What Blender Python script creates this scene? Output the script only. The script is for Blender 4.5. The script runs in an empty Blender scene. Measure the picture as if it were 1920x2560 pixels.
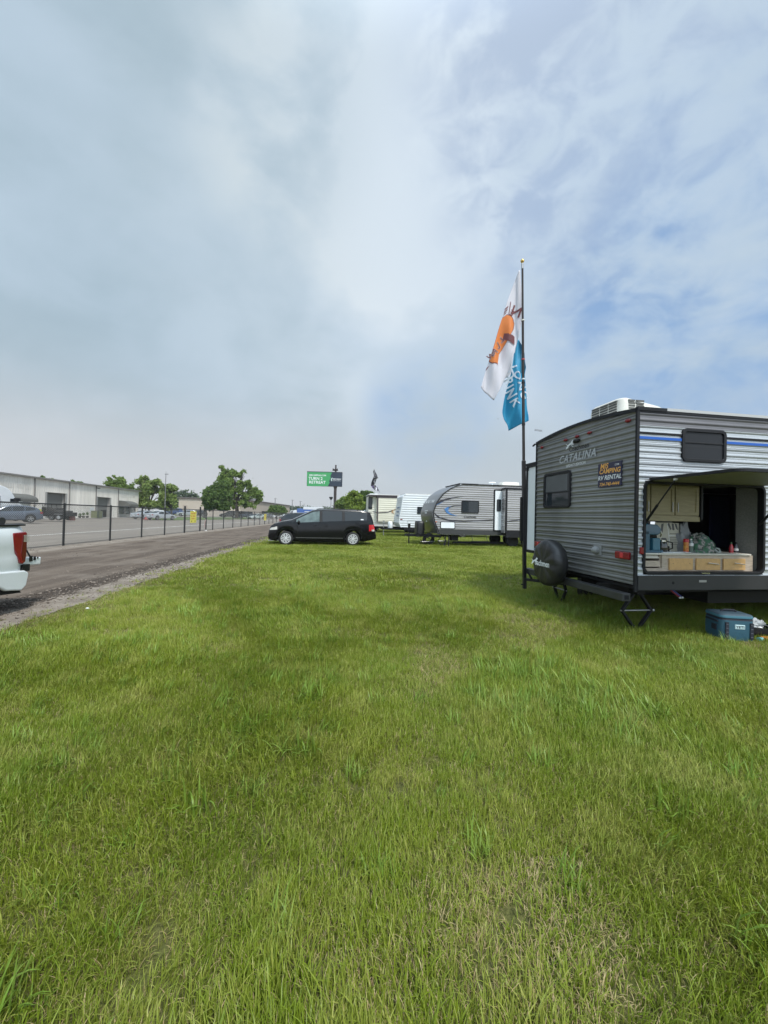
import bpy, math, random
import numpy as np
from mathutils import Vector, Matrix, noise as mnoise
R = math.radians
random.seed(7)
rng = np.random.default_rng(11)
C = bpy.context.scene.collection
SC = bpy.context.scene

# ------------------------------------------------------------------ camera
FPX = 962.0            # focal length in pixels of the 1920 x 2560 photograph (13 mm equivalent phone lens)
EYE = 1.5
YAW, PITCH, ROLL = R(5.58), R(0.66), R(1.35)
f0 = Vector((math.sin(YAW) * math.cos(PITCH), math.cos(YAW) * math.cos(PITCH), math.sin(PITCH)))
r0 = Vector((math.cos(YAW), -math.sin(YAW), 0))
u0 = r0.cross(f0)
CR = r0 * math.cos(ROLL) + u0 * math.sin(ROLL)
CU = -r0 * math.sin(ROLL) + u0 * math.cos(ROLL)
CF = f0
cam = bpy.data.cameras.new('camera')
cam.sensor_fit = 'VERTICAL'
cam.sensor_height = 34.6
cam.sensor_width = 26.0
cam.lens = 34.6 * FPX / 2560
cam.clip_start = 0.05
cam.clip_end = 6000
camo = bpy.data.objects.new('camera', cam)
C.objects.link(camo)
camo.matrix_world = Matrix(((CR.x, CU.x, -CF.x, 0), (CR.y, CU.y, -CF.y, 0), (CR.z, CU.z, -CF.z, EYE), (0, 0, 0, 1)))
SC.camera = camo


def ray(px, py):
    return CR * ((px - 960) / FPX) - CU * ((py - 1280) / FPX) + CF


def at(px, py, Z):
    """world point seen at pixel px, py at depth Z"""
    return Vector((0, 0, EYE)) + ray(px, py) * Z


def gnd(px, py, z=0.0):
    d = ray(px, py)
    return Vector((0, 0, EYE)) + d * ((z - EYE) / d.z)


def gpx(px, Z):
    """ground point under the horizon at column px and depth Z"""
    p = at(px, 1289 + .0236 * (px - 866), Z)
    return Vector((p.x, p.y, 0))


# ------------------------------------------------------------------ world, sun, exposure
SUN_EL, SUN_AZ = R(56), R(152)      # azimuth clockwise from +Y: high, behind the photographer
W = bpy.data.worlds.new('World')
SC.world = W
W.use_nodes = True
nt = W.node_tree
nt.nodes.clear()


class NB:
    """tiny node expression builder"""
    def __init__(s, tree): s.t = tree

    def n(s, typ, **kw):
        nd = s.t.nodes.new(typ)
        for k, v in kw.items(): setattr(nd, k, v)
        return nd

    def put(s, sock, v):
        if isinstance(v, bpy.types.NodeSocket): s.t.links.new(v, sock)
        else: sock.default_value = v

    def m(s, op, a, b=0.0, c=None, clamp=False):
        nd = s.n('ShaderNodeMath', operation=op, use_clamp=clamp)
        s.put(nd.inputs[0], a); s.put(nd.inputs[1], b)
        if c is not None: s.put(nd.inputs[2], c)
        return nd.outputs[0]

    def v(s, op, a, b=None, out=0):
        nd = s.n('ShaderNodeVectorMath', operation=op)
        s.put(nd.inputs[0], a)
        if b is not None: s.put(nd.inputs[1], b)
        return nd.outputs[out]

    def mix(s, f, a, b, blend='MIX'):
        nd = s.n('ShaderNodeMix', data_type='RGBA', blend_type=blend)
        s.put(nd.inputs[0], f)
        for i, q in ((6, a), (7, b)):
            s.put(nd.inputs[i], q if isinstance(q, bpy.types.NodeSocket) else (*q, 1)[:4])
        return nd.outputs[2]

    def noise(s, vec, scale, detail=4, rough=.5, dist=0.0):
        nd = s.n('ShaderNodeTexNoise')
        if vec is not None: s.t.links.new(vec, nd.inputs['Vector'])
        nd.inputs['Scale'].default_value = scale; nd.inputs['Detail'].default_value = detail
        nd.inputs['Roughness'].default_value = rough; nd.inputs['Distortion'].default_value = dist
        return nd.outputs[0]

    def ramp(s, v, lo, hi, a=0.0, b=1.0):
        nd = s.n('ShaderNodeMapRange', interpolation_type='SMOOTHSTEP')
        s.put(nd.inputs[0], v)
        for i, q in zip((1, 2, 3, 4), (lo, hi, a, b)): nd.inputs[i].default_value = q
        return nd.outputs[0]


nb = NB(nt)
sky = nb.n('ShaderNodeTexSky', sky_type='NISHITA', sun_disc=False)
sky.sun_elevation, sky.sun_rotation = SUN_EL, SUN_AZ
D = nb.v('NORMALIZE', nb.n('ShaderNodeTexCoord').outputs['Generated'])
sep = nb.n('ShaderNodeSeparateXYZ'); nt.links.new(D, sep.inputs[0])
dz = nb.m('MAXIMUM', sep.outputs[2], 0.0)
den = nb.m('ADD', dz, 0.22)
flat = nb.n('ShaderNodeCombineXYZ')
nt.links.new(nb.m('DIVIDE', sep.outputs[0], den), flat.inputs[0])
nt.links.new(nb.m('DIVIDE', sep.outputs[1], den), flat.inputs[1])
fl = flat.outputs[0]


def blob(px, py, deg, sharp=1.0):
    """smooth bump of angular radius deg about a fixed direction of the sky"""
    d = ray(px, py).normalized()
    c = nb.v('DOT_PRODUCT', D, tuple(d), out=1)
    return nb.ramp(c, math.cos(R(deg)), math.cos(R(deg * .08)))


mp = nb.n('ShaderNodeMapping'); mp.inputs['Rotation'].default_value = (R(6), R(20), R(10)); mp.inputs['Scale'].default_value = (.95, 1.0, 1.5)
mp.inputs['Location'].default_value = (3.1, 1.7, .4)
nt.links.new(D, mp.inputs[0])
n_big = nb.noise(mp.outputs[0], 2.1, 4, .5, .35)
n_mid = nb.noise(mp.outputs[0], 4.6, 6, .54, .45)
n_fin = nb.noise(mp.outputs[0], 11.0, 6, .56, .4)
tone = nb.m('ADD', nb.m('MULTIPLY', n_big, .58), nb.m('ADD', nb.m('MULTIPLY', n_mid, .36), nb.m('MULTIPLY', n_fin, .06)))
tone = nb.ramp(tone, .35, .65)
el = sep.outputs[2]
low = nb.ramp(el, -.02, .42)                   # 0 at the horizon
c_dark = nb.mix(low, (.55, .605, .645), (.385, .505, .60))
c_lite = nb.mix(low, (.625, .672, .712), (.56, .685, .82))
cloud = nb.mix(tone, c_dark, c_lite)
# brighter veil where the sun stands behind thin cloud, and its two arms
arms = nb.m('ADD', nb.m('MULTIPLY', blob(740, 360, 13), .55), nb.m('ADD', nb.m('MULTIPLY', blob(1200, 330, 16), .50), nb.m('MULTIPLY', blob(950, 120, 14), .40)))
arms = nb.m('MULTIPLY', arms, nb.ramp(n_mid, .36, .66))
brt = nb.m('ADD', nb.m('MULTIPLY', nb.m('ADD', blob(1015, 565, 15), nb.m('MULTIPLY', blob(990, 555, 9), .8)), .95), nb.m('ADD', nb.m('MULTIPLY', blob(980, 560, 36), .34), arms))
brt = nb.m('MULTIPLY', brt, nb.m('ADD', .62, nb.m('MULTIPLY', nb.ramp(nb.m('ADD', nb.m('MULTIPLY', n_mid, .6), nb.m('MULTIPLY', n_fin, .4)), .34, .66), .75)), clamp=True)
cloud = nb.mix(brt, cloud, (.77, .85, .905))
# slate patches left and lilac grey upper right
slate = nb.m('MULTIPLY', nb.m('ADD', blob(330, 520, 30), blob(560, 60, 20), clamp=True), .38)
cloud = nb.mix(slate, cloud, (.37, .485, .56))
lil = nb.m('MULTIPLY', nb.m('ADD', blob(1600, 330, 24), nb.m('MULTIPLY', blob(1330, 60, 16), .6), clamp=True), nb.ramp(nb.m('ADD', nb.m('MULTIPLY', n_mid, .45), nb.m('MULTIPLY', n_fin, .55)), .42, .60))
white = nb.m('MULTIPLY', blob(1560, 300, 40), .62)
cloud = nb.mix(white, cloud, (.60, .72, .86))
cloud = nb.mix(nb.m('MULTIPLY', lil, .75), cloud, (.41, .515, .69))
# holes of blue, right half
hole = nb.m('ADD', nb.m('MULTIPLY', blob(1760, 830, 19), 1.15), nb.m('ADD', nb.m('MULTIPLY', blob(1880, 560, 20), .32), nb.m('ADD', nb.m('MULTIPLY', blob(1080, 1040, 12), .85), nb.m('MULTIPLY', blob(1500, 620, 20), .30))))
hole = nb.m('MULTIPLY', hole, nb.ramp(nb.m('ADD', nb.m('MULTIPLY', n_mid, .7), nb.m('MULTIPLY', n_fin, .3)), .30, .72), clamp=True)
blue = nb.mix(.35, (.25, .48, .86), nb.mix(1.0, sky.outputs[0], (.085, .085, .085), 'MULTIPLY'))
cloud = nb.mix(nb.m('MULTIPLY', hole, .78), cloud, blue)
# pale warm bank just over the horizon
bank = nb.m('MULTIPLY', nb.ramp(el, .30, .02), nb.m('MULTIPLY', blob(200, 1050, 44), .75))
cloud = nb.mix(bank, cloud, (.67, .675, .69))
# an overcast is two to three times brighter overhead than at the horizon; the part above and behind the frame
over = nb.m('ADD', 1.0, nb.m('MULTIPLY', nb.ramp(el, .76, .97), 1.5))
back = nb.m('ADD', 1.0, nb.m('MULTIPLY', nb.ramp(nb.v('DOT_PRODUCT', D, (-f0.x, -f0.y, 0), out=1), -.05, .6), 1.3))
cloud = nb.mix(1.0, cloud, nb.n('ShaderNodeCombineXYZ').outputs[0], 'MULTIPLY') if False else cloud
gain = nb.m('MULTIPLY', over, back)
sc_ = nb.v('SCALE', cloud); sc_n = sc_.node; nb.put(sc_n.inputs['Scale'], nb.m('MULTIPLY', gain, 10.0 / 2 ** .6))
bg = nb.n('ShaderNodeBackground'); nt.links.new(sc_, bg.inputs[0]); bg.inputs[1].default_value = 0.1
wo = nb.n('ShaderNodeOutputWorld'); nt.links.new(bg.outputs[0], wo.inputs[0])
W.cycles.sampling_method = 'MANUAL'
W.cycles.sample_map_resolution = 512

sl = bpy.data.lights.new('sun', 'SUN')
sl.energy = 2.7
sl.angle = R(9)
sl.color = (1, .96, .89)
so = bpy.data.objects.new('sun', sl)
C.objects.link(so)
sd = Vector((math.sin(SUN_AZ) * math.cos(SUN_EL), math.cos(SUN_AZ) * math.cos(SUN_EL), math.sin(SUN_EL)))
so.rotation_euler = sd.to_track_quat('Z', 'Y').to_euler()
so.location = sd * 60
SC.view_settings.view_transform = 'Standard'
SC.view_settings.look = 'None'
SC.view_settings.exposure = 0.6
SC.view_settings.gamma = 1.0
SC.cycles.max_bounces = 6
SC.cycles.diffuse_bounces = 3
SC.cycles.glossy_bounces = 3
SC.cycles.transmission_bounces = 4
SC.cycles.transparent_max_bounces = 12
SC.cycles.use_denoising = True
SC.cycles.denoising_prefilter = 'ACCURATE'

# ------------------------------------------------------------------ materials
MATS = {}


def M(name, col, rough=.5, metal=0.0, var=0.0, vs=4.0, bump=0.0, bs=60.0, coat=0.0, spec=.5, col2=None, stretch=None, sub=0.0):
    if name in MATS: return MATS[name]
    m = bpy.data.materials.new(name); m.use_nodes = True
    t = m.node_tree; p = t.nodes['Principled BSDF']; b = NB(t)
    p.inputs['Base Color'].default_value = (*col, 1)
    p.inputs['Roughness'].default_value = rough
    p.inputs['Metallic'].default_value = metal
    p.inputs['Coat Weight'].default_value = coat
    p.inputs['Specular IOR Level'].default_value = spec
    if var or bump or col2:
        vec = b.n('ShaderNodeTexCoord').outputs['Object']
        if stretch:
            mpn = b.n('ShaderNodeMapping'); mpn.inputs['Scale'].default_value = stretch
            t.links.new(vec, mpn.inputs[0]); vec = mpn.outputs[0]
        if var or col2:
            nz = b.noise(vec, vs, 6, .6)
            fac = b.ramp(nz, .32, .68)
            c2 = col2 or tuple(max(0, c * (1 - var)) for c in col)
            t.links.new(b.mix(fac, c2, col), p.inputs['Base Color'])
            t.links.new(b.m('ADD', rough - .06, b.m('MULTIPLY', nz, .14)), p.inputs['Roughness'])
        if bump:
            bn = b.n('ShaderNodeBump'); bn.inputs['Strength'].default_value = bump; bn.inputs['Distance'].default_value = .02
            t.links.new(b.noise(vec, bs, 4, .6), bn.inputs['Height']); t.links.new(bn.outputs[0], p.inputs['Normal'])
    MATS[name] = m
    return m


def glass(name, col=(.02, .025, .03), rough=.04):
    return M(name, col, rough, 0, spec=.38)


BLACK = M('black_plastic', (.010, .010, .011), .45, var=.3, vs=9, spec=.3)
TRIM = M('black_trim', (.014, .014, .016), .5, var=.25, vs=7, spec=.22)
RUB = M('tyre_rubber', (.018, .018, .018), .85, bump=.3, bs=90)
STEEL = M('black_steel', (.012, .012, .013), .55, 0, var=.3, spec=.25)
GALV = M('galvanised', (.42, .42, .42), .4, .8, var=.2)
CHROME = M('chrome', (.7, .7, .72), .12, 1.0)
WHITEP = M('white_paint', (.74, .76, .76), .3, var=.06, vs=2, coat=.4)
REDL = M('red_lens', (.20, .006, .010), .18, coat=.25, var=.2, vs=30)
CLEARL = M('clear_lens', (.62, .60, .55), .12, .35, coat=.6, var=.3, vs=20)
GLS = glass('dark_glass')
GLSL = M('pale_glass', (.11, .15, .145), .05, spec=.6, coat=.3, var=.5, vs=3)


# ------------------------------------------------------------------ mesh helpers
class MB:
    def __init__(s): s.v, s.f, s.mi, s.k = [], [], [], 0

    def _add(s, vs, fs):
        o = len(s.v); s.v += [tuple(p) for p in vs]
        s.f += [tuple(i + o for i in f) for f in fs]; s.mi += [s.k] * len(fs)
        return s

    def mat(s, k): s.k = k; return s

    def box(s, c, d, rz=0.0, rx=0.0, ry=0.0):
        h = Vector(d) / 2
        m = Matrix.Translation(Vector(c)) @ Matrix.Rotation(rz, 4, 'Z') @ Matrix.Rotation(ry, 4, 'Y') @ Matrix.Rotation(rx, 4, 'X')
        vs = [m @ Vector((x * h.x, y * h.y, z * h.z)) for x in (-1, 1) for y in (-1, 1) for z in (-1, 1)]
        return s._add(vs, [(0, 1, 3, 2), (4, 6, 7, 5), (0, 4, 5, 1), (2, 3, 7, 6), (0, 2, 6, 4), (1, 5, 7, 3)])

    def bb(s, x0, x1, y0, y1, z0, z1):
        return s.box(((x0 + x1) / 2, (y0 + y1) / 2, (z0 + z1) / 2), (x1 - x0, y1 - y0, z1 - z0))

    def cyl(s, a, b, r0_, r1_=None, n=12, cap=True):
        a, b = Vector(a), Vector(b); r1_ = r0_ if r1_ is None else r1_
        d = (b - a).normalized(); q = d.orthogonal().normalized(); w = d.cross(q)
        vs = []
        for p, r in ((a, r0_), (b, r1_)):
            vs += [p + (q * math.cos(2 * math.pi * i / n) + w * math.sin(2 * math.pi * i / n)) * r for i in range(n)]
        fs = [(i, (i + 1) % n, n + (i + 1) % n, n + i) for i in range(n)]
        if cap: fs += [tuple(range(n - 1, -1, -1)), tuple(range(n, 2 * n))]
        return s._add(vs, fs)

    def bar(s, a, b, w, h=None):
        a, b = Vector(a), Vector(b); h = w if h is None else h
        d = (b - a).normalized(); up = Vector((0, 0, 1)) if abs(d.z) < .95 else Vector((1, 0, 0))
        q = d.cross(up).normalized() * w / 2; u = q.cross(d).normalized() * h / 2
        vs = [p + i * q + j * u for p in (a, b) for i, j in ((-1, -1), (1, -1), (1, 1), (-1, 1))]
        return s._add(vs, [(3, 2, 1, 0), (4, 5, 6, 7), (0, 1, 5, 4), (1, 2, 6, 5), (2, 3, 7, 6), (3, 0, 4, 7)])

    def tube(s, pts, r, n=8, taper=None):
        pts = [Vector(p) for p in pts]
        rs = [r] * len(pts) if taper is None else [r + (taper - r) * i / (len(pts) - 1) for i in range(len(pts))]
        vs, fs = [], []
        q = None
        for i, p in enumerate(pts):
            d = (pts[min(i + 1, len(pts) - 1)] - pts[max(i - 1, 0)]).normalized()
            q = d.orthogonal().normalized() if q is None else (q - d * q.dot(d)).normalized()
            w = d.cross(q)
            vs += [p + (q * math.cos(2 * math.pi * k / n) + w * math.sin(2 * math.pi * k / n)) * rs[i] for k in range(n)]
        for i in range(len(pts) - 1):
            fs += [(i * n + k, i * n + (k + 1) % n, (i + 1) * n + (k + 1) % n, (i + 1) * n + k) for k in range(n)]
        fs += [tuple(range(n - 1, -1, -1)), tuple(range((len(pts) - 1) * n, len(pts) * n))]
        return s._add(vs, fs)

    def prism(s, poly, d0, d1, plane='xz'):
        """extrude a closed 2D outline; plane xz -> along y, xy -> along z, yz -> along x"""
        def P(a, b, d): return {'xz': (a, d, b), 'xy': (a, b, d), 'yz': (d, a, b)}[plane]
        n = len(poly)
        vs = [P(a, b, d0) for a, b in poly] + [P(a, b, d1) for a, b in poly]
        fs = [tuple(range(n)), tuple(range(2 * n - 1, n - 1, -1))] + [(i, i + n, (i + 1) % n + n, (i + 1) % n) for i in range(n)]
        return s._add(vs, fs)

    def ring(s, outer, inner, d0, d1, plane='xz'):
        def P(a, b, d): return {'xz': (a, d, b), 'xy': (a, b, d), 'yz': (d, a, b)}[plane]
        n = len(outer)
        vs = [P(*p, d0) for p in outer] + [P(*p, d0) for p in inner] + [P(*p, d1) for p in outer] + [P(*p, d1) for p in inner]
        fs = []
        for i in range(n):
            j = (i + 1) % n
            fs += [(i, j, n + j, n + i), (2 * n + i, 3 * n + i, 3 * n + j, 2 * n + j), (i, 2 * n + i, 2 * n + j, j), (n + i, n + j, 3 * n + j, 3 * n + i)]
        return s._add(vs, fs)

    def lathe(s, prof, n=24, c=(0, 0, 0), axis='y'):
        """prof: list of (radius, along)"""
        vs, fs = [], []
        for r, h in prof:
            for k in range(n):
                a = 2 * math.pi * k / n; x, y = r * math.cos(a), r * math.sin(a)
                p = {'y': (x, h, y), 'z': (x, y, h), 'x': (h, x, y)}[axis]
                vs.append((p[0] + c[0], p[1] + c[1], p[2] + c[2]))
        for i in range(len(prof) - 1):
            fs += [(i * n + k, i * n + (k + 1) % n, (i + 1) * n + (k + 1) % n, (i + 1) * n + k) for k in range(n)]
        return s._add(vs, fs)

    def grid(s, rows):
        nr, nc = len(rows), len(rows[0])
        vs = [p for r in rows for p in r]
        return s._add(vs, [(i * nc + j, i * nc + j + 1, (i + 1) * nc + j + 1, (i + 1) * nc + j) for i in range(nr - 1) for j in range(nc - 1)])

    def ball(s, c, rx, ry=None, rz=None, n=16, m=10):
        ry = ry or rx; rz = rz or rx
        rows = [[(c[0] + rx * math.sin(math.pi * i / m) * math.cos(2 * math.pi * j / n), c[1] + ry * math.sin(math.pi * i / m) * math.sin(2 * math.pi * j / n), c[2] + rz * math.cos(math.pi * i / m)) for j in range(n + 1)] for i in range(m + 1)]
        return s.grid(rows)

    def poly(s, pts): return s._add(pts, [tuple(range(len(pts)))])

    def build(s, name, mats, parent=None, smooth=None, bevel=0.0, solid=0.0):
        me = bpy.data.meshes.new(name)
        me.from_pydata(s.v, [], s.f)
        for m in (mats if isinstance(mats, (list, tuple)) else [mats]): me.materials.append(m)
        if any(s.mi): me.polygons.foreach_set('material_index', s.mi)
        import bmesh as _bm
        b = _bm.new(); b.from_mesh(me)
        _bm.ops.remove_doubles(b, verts=b.verts, dist=1e-5)
        _bm.ops.recalc_face_normals(b, faces=b.faces)
        b.to_mesh(me); b.free()
        if smooth is not None:
            me.polygons.foreach_set('use_smooth', [True] * len(me.polygons))
            me.set_sharp_from_angle(angle=R(smooth))
        o = bpy.data.objects.new(name, me); C.objects.link(o)
        if parent: o.parent = parent
        if bevel:
            md = o.modifiers.new('bevel', 'BEVEL'); md.width = bevel; md.segments = 2; md.limit_method = 'ANGLE'; md.angle_limit = R(40)
        if solid:
            md = o.modifiers.new('solid', 'SOLIDIFY'); md.thickness = solid; md.offset = 0
        return o


def tag(o, label=None, cat=None, group=None, kind=None):
    if label: o['label'] = label
    if cat: o['category'] = cat
    if group: o['group'] = group
    if kind: o['kind'] = kind
    return o


def thing(name, label, cat, loc=(0, 0, 0), rz=0.0, group=None):
    o = bpy.data.objects.new(name, None); C.objects.link(o)
    o.location = loc; o.rotation_euler = (0, 0, rz); o.empty_display_size = .2
    return tag(o, label, cat, group)


def rr(cx, cy, w, h, r, n=5):
    """rounded rectangle outline"""
    pts = []
    for sx, sy, a in ((1, 1, 0), (-1, 1, 90), (-1, -1, 180), (1, -1, 270)):
        for k in range(n + 1):
            t = R(a + 90 * k / n)
            pts.append((cx + sx * (w / 2 - r) + r * math.cos(t), cy + sy * (h / 2 - r) + r * math.sin(t)))
    return pts


def text2d(s, size, bold=0.0, shear=0.0, space=1.0, cut=2):
    """flat lettering as 2D vertices and faces, centred"""
    cu = bpy.data.curves.new('t', 'FONT'); cu.body = s; cu.size = size; cu.offset = bold * size; cu.shear = shear
    cu.space_character = space; cu.align_x = 'CENTER'; cu.align_y = 'CENTER'; cu.resolution_u = 3; cu.fill_mode = 'FRONT'
    ob = bpy.data.objects.new('t', cu)
    me = ob.to_mesh()
    vs = [(v.co.x, v.co.y) for v in me.vertices]; fs = [tuple(p.vertices) for p in me.polygons]
    ob.to_mesh_clear(); bpy.data.objects.remove(ob); bpy.data.curves.remove(cu)
    return vs, fs


def letters(mb, s, size, fn, **kw):
    """adds lettering to mb with fn(x, y) -> point"""
    vs, fs = text2d(s, size, **kw)
    mb._add([fn(x, y) for x, y in vs], fs)
    return mb


# ------------------------------------------------------------------ ground, road, asphalt
def ground_mat():
    m = bpy.data.materials.new('lawn_soil'); m.use_nodes = True
    t = m.node_tree; b = NB(t); p = t.nodes['Principled BSDF']
    pos = b.n('ShaderNodeNewGeometry').outputs['Position']
    n1 = b.noise(pos, .55, 5, .6); n2 = b.noise(pos, 5.0, 6, .65); n3 = b.noise(pos, 34, 4, .7)
    c = b.mix(b.ramp(n1, .3, .7), (.095, .105, .03), (.12, .115, .042))
    c = b.mix(b.ramp(n2, .45, .75), c, (.16, .15, .06))
    c = b.mix(b.m('MULTIPLY', b.ramp(n3, .4, .7), .75), c, (.04, .05, .014))
    t.links.new(c, p.inputs['Base Color']); p.inputs['Roughness'].default_value = .95; p.inputs['Specular IOR Level'].default_value = .1
    bn = b.n('ShaderNodeBump'); bn.inputs['Strength'].default_value = .8; bn.inputs['Distance'].default_value = .05
    t.links.new(b.m('ADD', b.noise(pos, 22, 5, .7), b.m('MULTIPLY', n2, .6)), bn.inputs['Height']); t.links.new(bn.outputs[0], p.inputs['Normal'])
    return m


def road_mat():
    m = bpy.data.materials.new('packed_dirt'); m.use_nodes = True
    t = m.node_tree; b = NB(t); p = t.nodes['Principled BSDF']
    pos = b.n('ShaderNodeNewGeometry').outputs['Position']
    sx = b.n('ShaderNodeSeparateXYZ'); t.links.new(pos, sx.inputs[0])
    mpn = b.n('ShaderNodeMapping'); mpn.inputs['Scale'].default_value = (1.0, .09, 1); t.links.new(pos, mpn.inputs[0])
    streak = b.noise(mpn.outputs[0], 2.6, 6, .62, .2)
    grit = b.noise(pos, 26, 5, .72); lump = b.noise(pos, 2.2, 6, .65)
    x = b.m('ADD', sx.outputs[0], b.m('MULTIPLY', b.m('SUBTRACT', lump, .5), .55))
    # pale loose gravel shoulders (to the lawn at -4.3, to the fence at -11.2) around the dark driven strip
    sh = b.m('MAXIMUM', b.ramp(x, -5.05, -4.75), b.ramp(x, -10.0, -10.7))
    dark = b.mix(b.ramp(streak, .35, .65), (.074, .057, .045), (.122, .097, .077))
    pale = b.mix(b.ramp(lump, .35, .65), (.155, .130, .106), (.245, .212, .178))
    dark = b.mix(b.m('MULTIPLY', b.ramp(b.noise(pos, .7, 6, .65), .45, .68), .6), dark, (.17, .142, .118))
    c = b.mix(sh, dark, pale)
    # ridge of clods pushed to the edge of the driven strip
    rid = b.m('MULTIPLY', b.m('MULTIPLY', b.ramp(x, -5.5, -5.2), b.ramp(x, -4.75, -5.0)), b.ramp(grit, .42, .60))
    c = b.mix(b.m('MULTIPLY', rid, .75), c, (.075, .06, .05))
    c = b.mix(b.m('MULTIPLY', b.ramp(grit, .5, .72), .3), c, (.22, .19, .165))
    t.links.new(c, p.inputs['Base Color']); p.inputs['Roughness'].default_value = .95; p.inputs['Specular IOR Level'].default_value = .15
    bn = b.n('ShaderNodeBump'); bn.inputs['Strength'].default_value = .9; bn.inputs['Distance'].default_value = .035
    t.links.new(b.m('ADD', b.m('MULTIPLY', streak, .7), b.m('ADD', b.m('MULTIPLY', grit, .5), b.m('MULTIPLY', rid, .9))), bn.inputs['Height'])
    t.links.new(bn.outputs[0], p.inputs['Normal'])
    return m


def asphalt_mat():
    m = bpy.data.materials.new('old_asphalt'); m.use_nodes = True
    t = m.node_tree; b = NB(t); p = t.nodes['Principled BSDF']
    pos = b.n('ShaderNodeNewGeometry').outputs['Position']
    mpn = b.n('ShaderNodeMapping'); mpn.inputs['Scale'].default_value = (1.0, .05, 1); t.links.new(pos, mpn.inputs[0])
    st = b.noise(mpn.outputs[0], 1.4, 5, .6)
    n1 = b.noise(pos, .25, 6, .6); n2 = b.noise(pos, 30, 3, .7)
    c = b.mix(b.ramp(st, .35, .65), (.165, .138, .110), (.215, .183, .150))
    c = b.mix(b.m('MULTIPLY', b.ramp(n1, .4, .7), .6), c, (.145, .125, .105))
    c = b.mix(b.m('MULTIPLY', n2, .3), c, (.12, .11, .10))
    t.links.new(c, p.inputs['Base Color']); p.inputs['Roughness'].default_value = .9
    bn = b.n('ShaderNodeBump'); bn.inputs['Strength'].default_value = .4; bn.inputs['Distance'].default_value = .01
    t.links.new(n2, bn.inputs['Height']); t.links.new(bn.outputs[0], p.inputs['Normal'])
    return m


SOIL, DIRT, ASPH = ground_mat(), road_mat(), asphalt_mat()
g = MB()
ys = [-40, -10, 0, 15, 40, 100, 300, 900, 2500]; xs = [-2500, -700, -200, -60, -12, 0, 12, 60, 200, 700, 2500]
g.grid([[(x, y, 0) for x in xs] for y in ys])
tag(g.build('ground', SOIL), kind='structure', label='flat grass field reaching to the horizon')


def edge_x(y):   # the ragged edge of the lawn along the dirt road
    return -4.02 - .02 * max(0, min(y, 25)) + .16 * mnoise.noise((y * .35, 1.3, 0)) + .16 * mnoise.noise((y * 1.7, 4.1, 0)) + .10 * mnoise.noise((y * 5, 9.1, 0))


g = MB()
rows = []
for i in range(0, 720):
    y = -12 + i * .2
    rows.append([(-11.9, y, .004), (-9, y, .004), (-6, y, .004), (edge_x(y), y, .004)])
for y in (150, 200, 300): rows.append([(-11.9, y, .004), (-9, y, .004), (-6, y, .004), (-4.3, y, .004)])
g.grid(rows)
tag(g.build('dirt_road', DIRT), kind='structure', label='packed brown dirt road along the fence')
g = MB(); g.grid([[(-62, y, .008), (-24, y, .008), (-11.75, y, .008)] for y in (-10, 30, 80, 150, 260)])
tag(g.build('asphalt_lot', ASPH), kind='structure', label='grey tan asphalt lot beyond the fence')
g = MB(); g.grid([[(x - .09 + .01 * math.sin(y), y, .012), (x + .09 + .01 * math.sin(y * 1.3), y, .012)] for y in range(10, 200, 2) for x in (-16.95,)])
tag(g.build('road_marking', M('worn_line', (.74, .73, .69), .8, var=.3, vs=3)), kind='structure', label='long white line painted on the asphalt lot')
GRS2 = M('far_lawn', (.085, .14, .025), .95, var=.35, vs=.6, bump=.6, bs=6)
g = MB()
isl = [gnd(425, 1301), gnd(640, 1298), gnd(655, 1294.5), gnd(385, 1293.2), gnd(380, 1299)]
g.prism([(p.x, p.y) for p in isl], .002, .11, 'xy')
tag(g.build('grass_island', GRS2), kind='structure', label='kerbed green lawn island at the far side of the lot')

# ------------------------------------------------------------------ the near travel trailer
def siding(mb, zs, d, left, right, gaps=None, plane='x'):
    """horizontal corrugated siding as real folds. zs: heights, d(z): depth of the fold, left/right(z): ends of the row.
    gaps: list of (lo, hi, z0, z1) openings. plane x: runs along x at y=-d; plane y: runs along y at x=-d"""
    def P(a, z): return (a, -d(z), z) if plane == 'x' else (-d(z), a, z)
    for z0, z1 in zip(zs[:-1], zs[1:]):
        zm = (z0 + z1) / 2
        segs = [(left, right)]
        for lo, hi, g0, g1 in (gaps or []):
            if g0 < zm < g1:
                segs = [(left, lambda z, lo=lo: lo), (lambda z, hi=hi: hi, right)]
        for a, b in segs:
            if b(zm) - a(zm) > .005:
                mb._add([P(a(z0), z0), P(b(z0), z0), P(b(z1), z1), P(a(z1), z1)], [(0, 1, 2, 3)])
    return mb


def fold(pitch, depth, z_off=0.0):
    def d(z):
        t = ((z - z_off) / pitch) % 1.0
        # broad rounded rib, narrow valley, small lip: the look of pressed aluminium siding
        rib = .5 - .5 * math.cos(2 * math.pi * min(1, t / .72)) if t < .72 else 0
        return depth * (rib ** .75) + depth * .35 * math.exp(-((t - .86) / .05) ** 2)
    return d


def levels(z0, z1, pitch, per=10):
    n = int((z1 - z0) / pitch * per) + 1
    return [z0 + (z1 - z0) * i / n for i in range(n + 1)]


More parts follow.
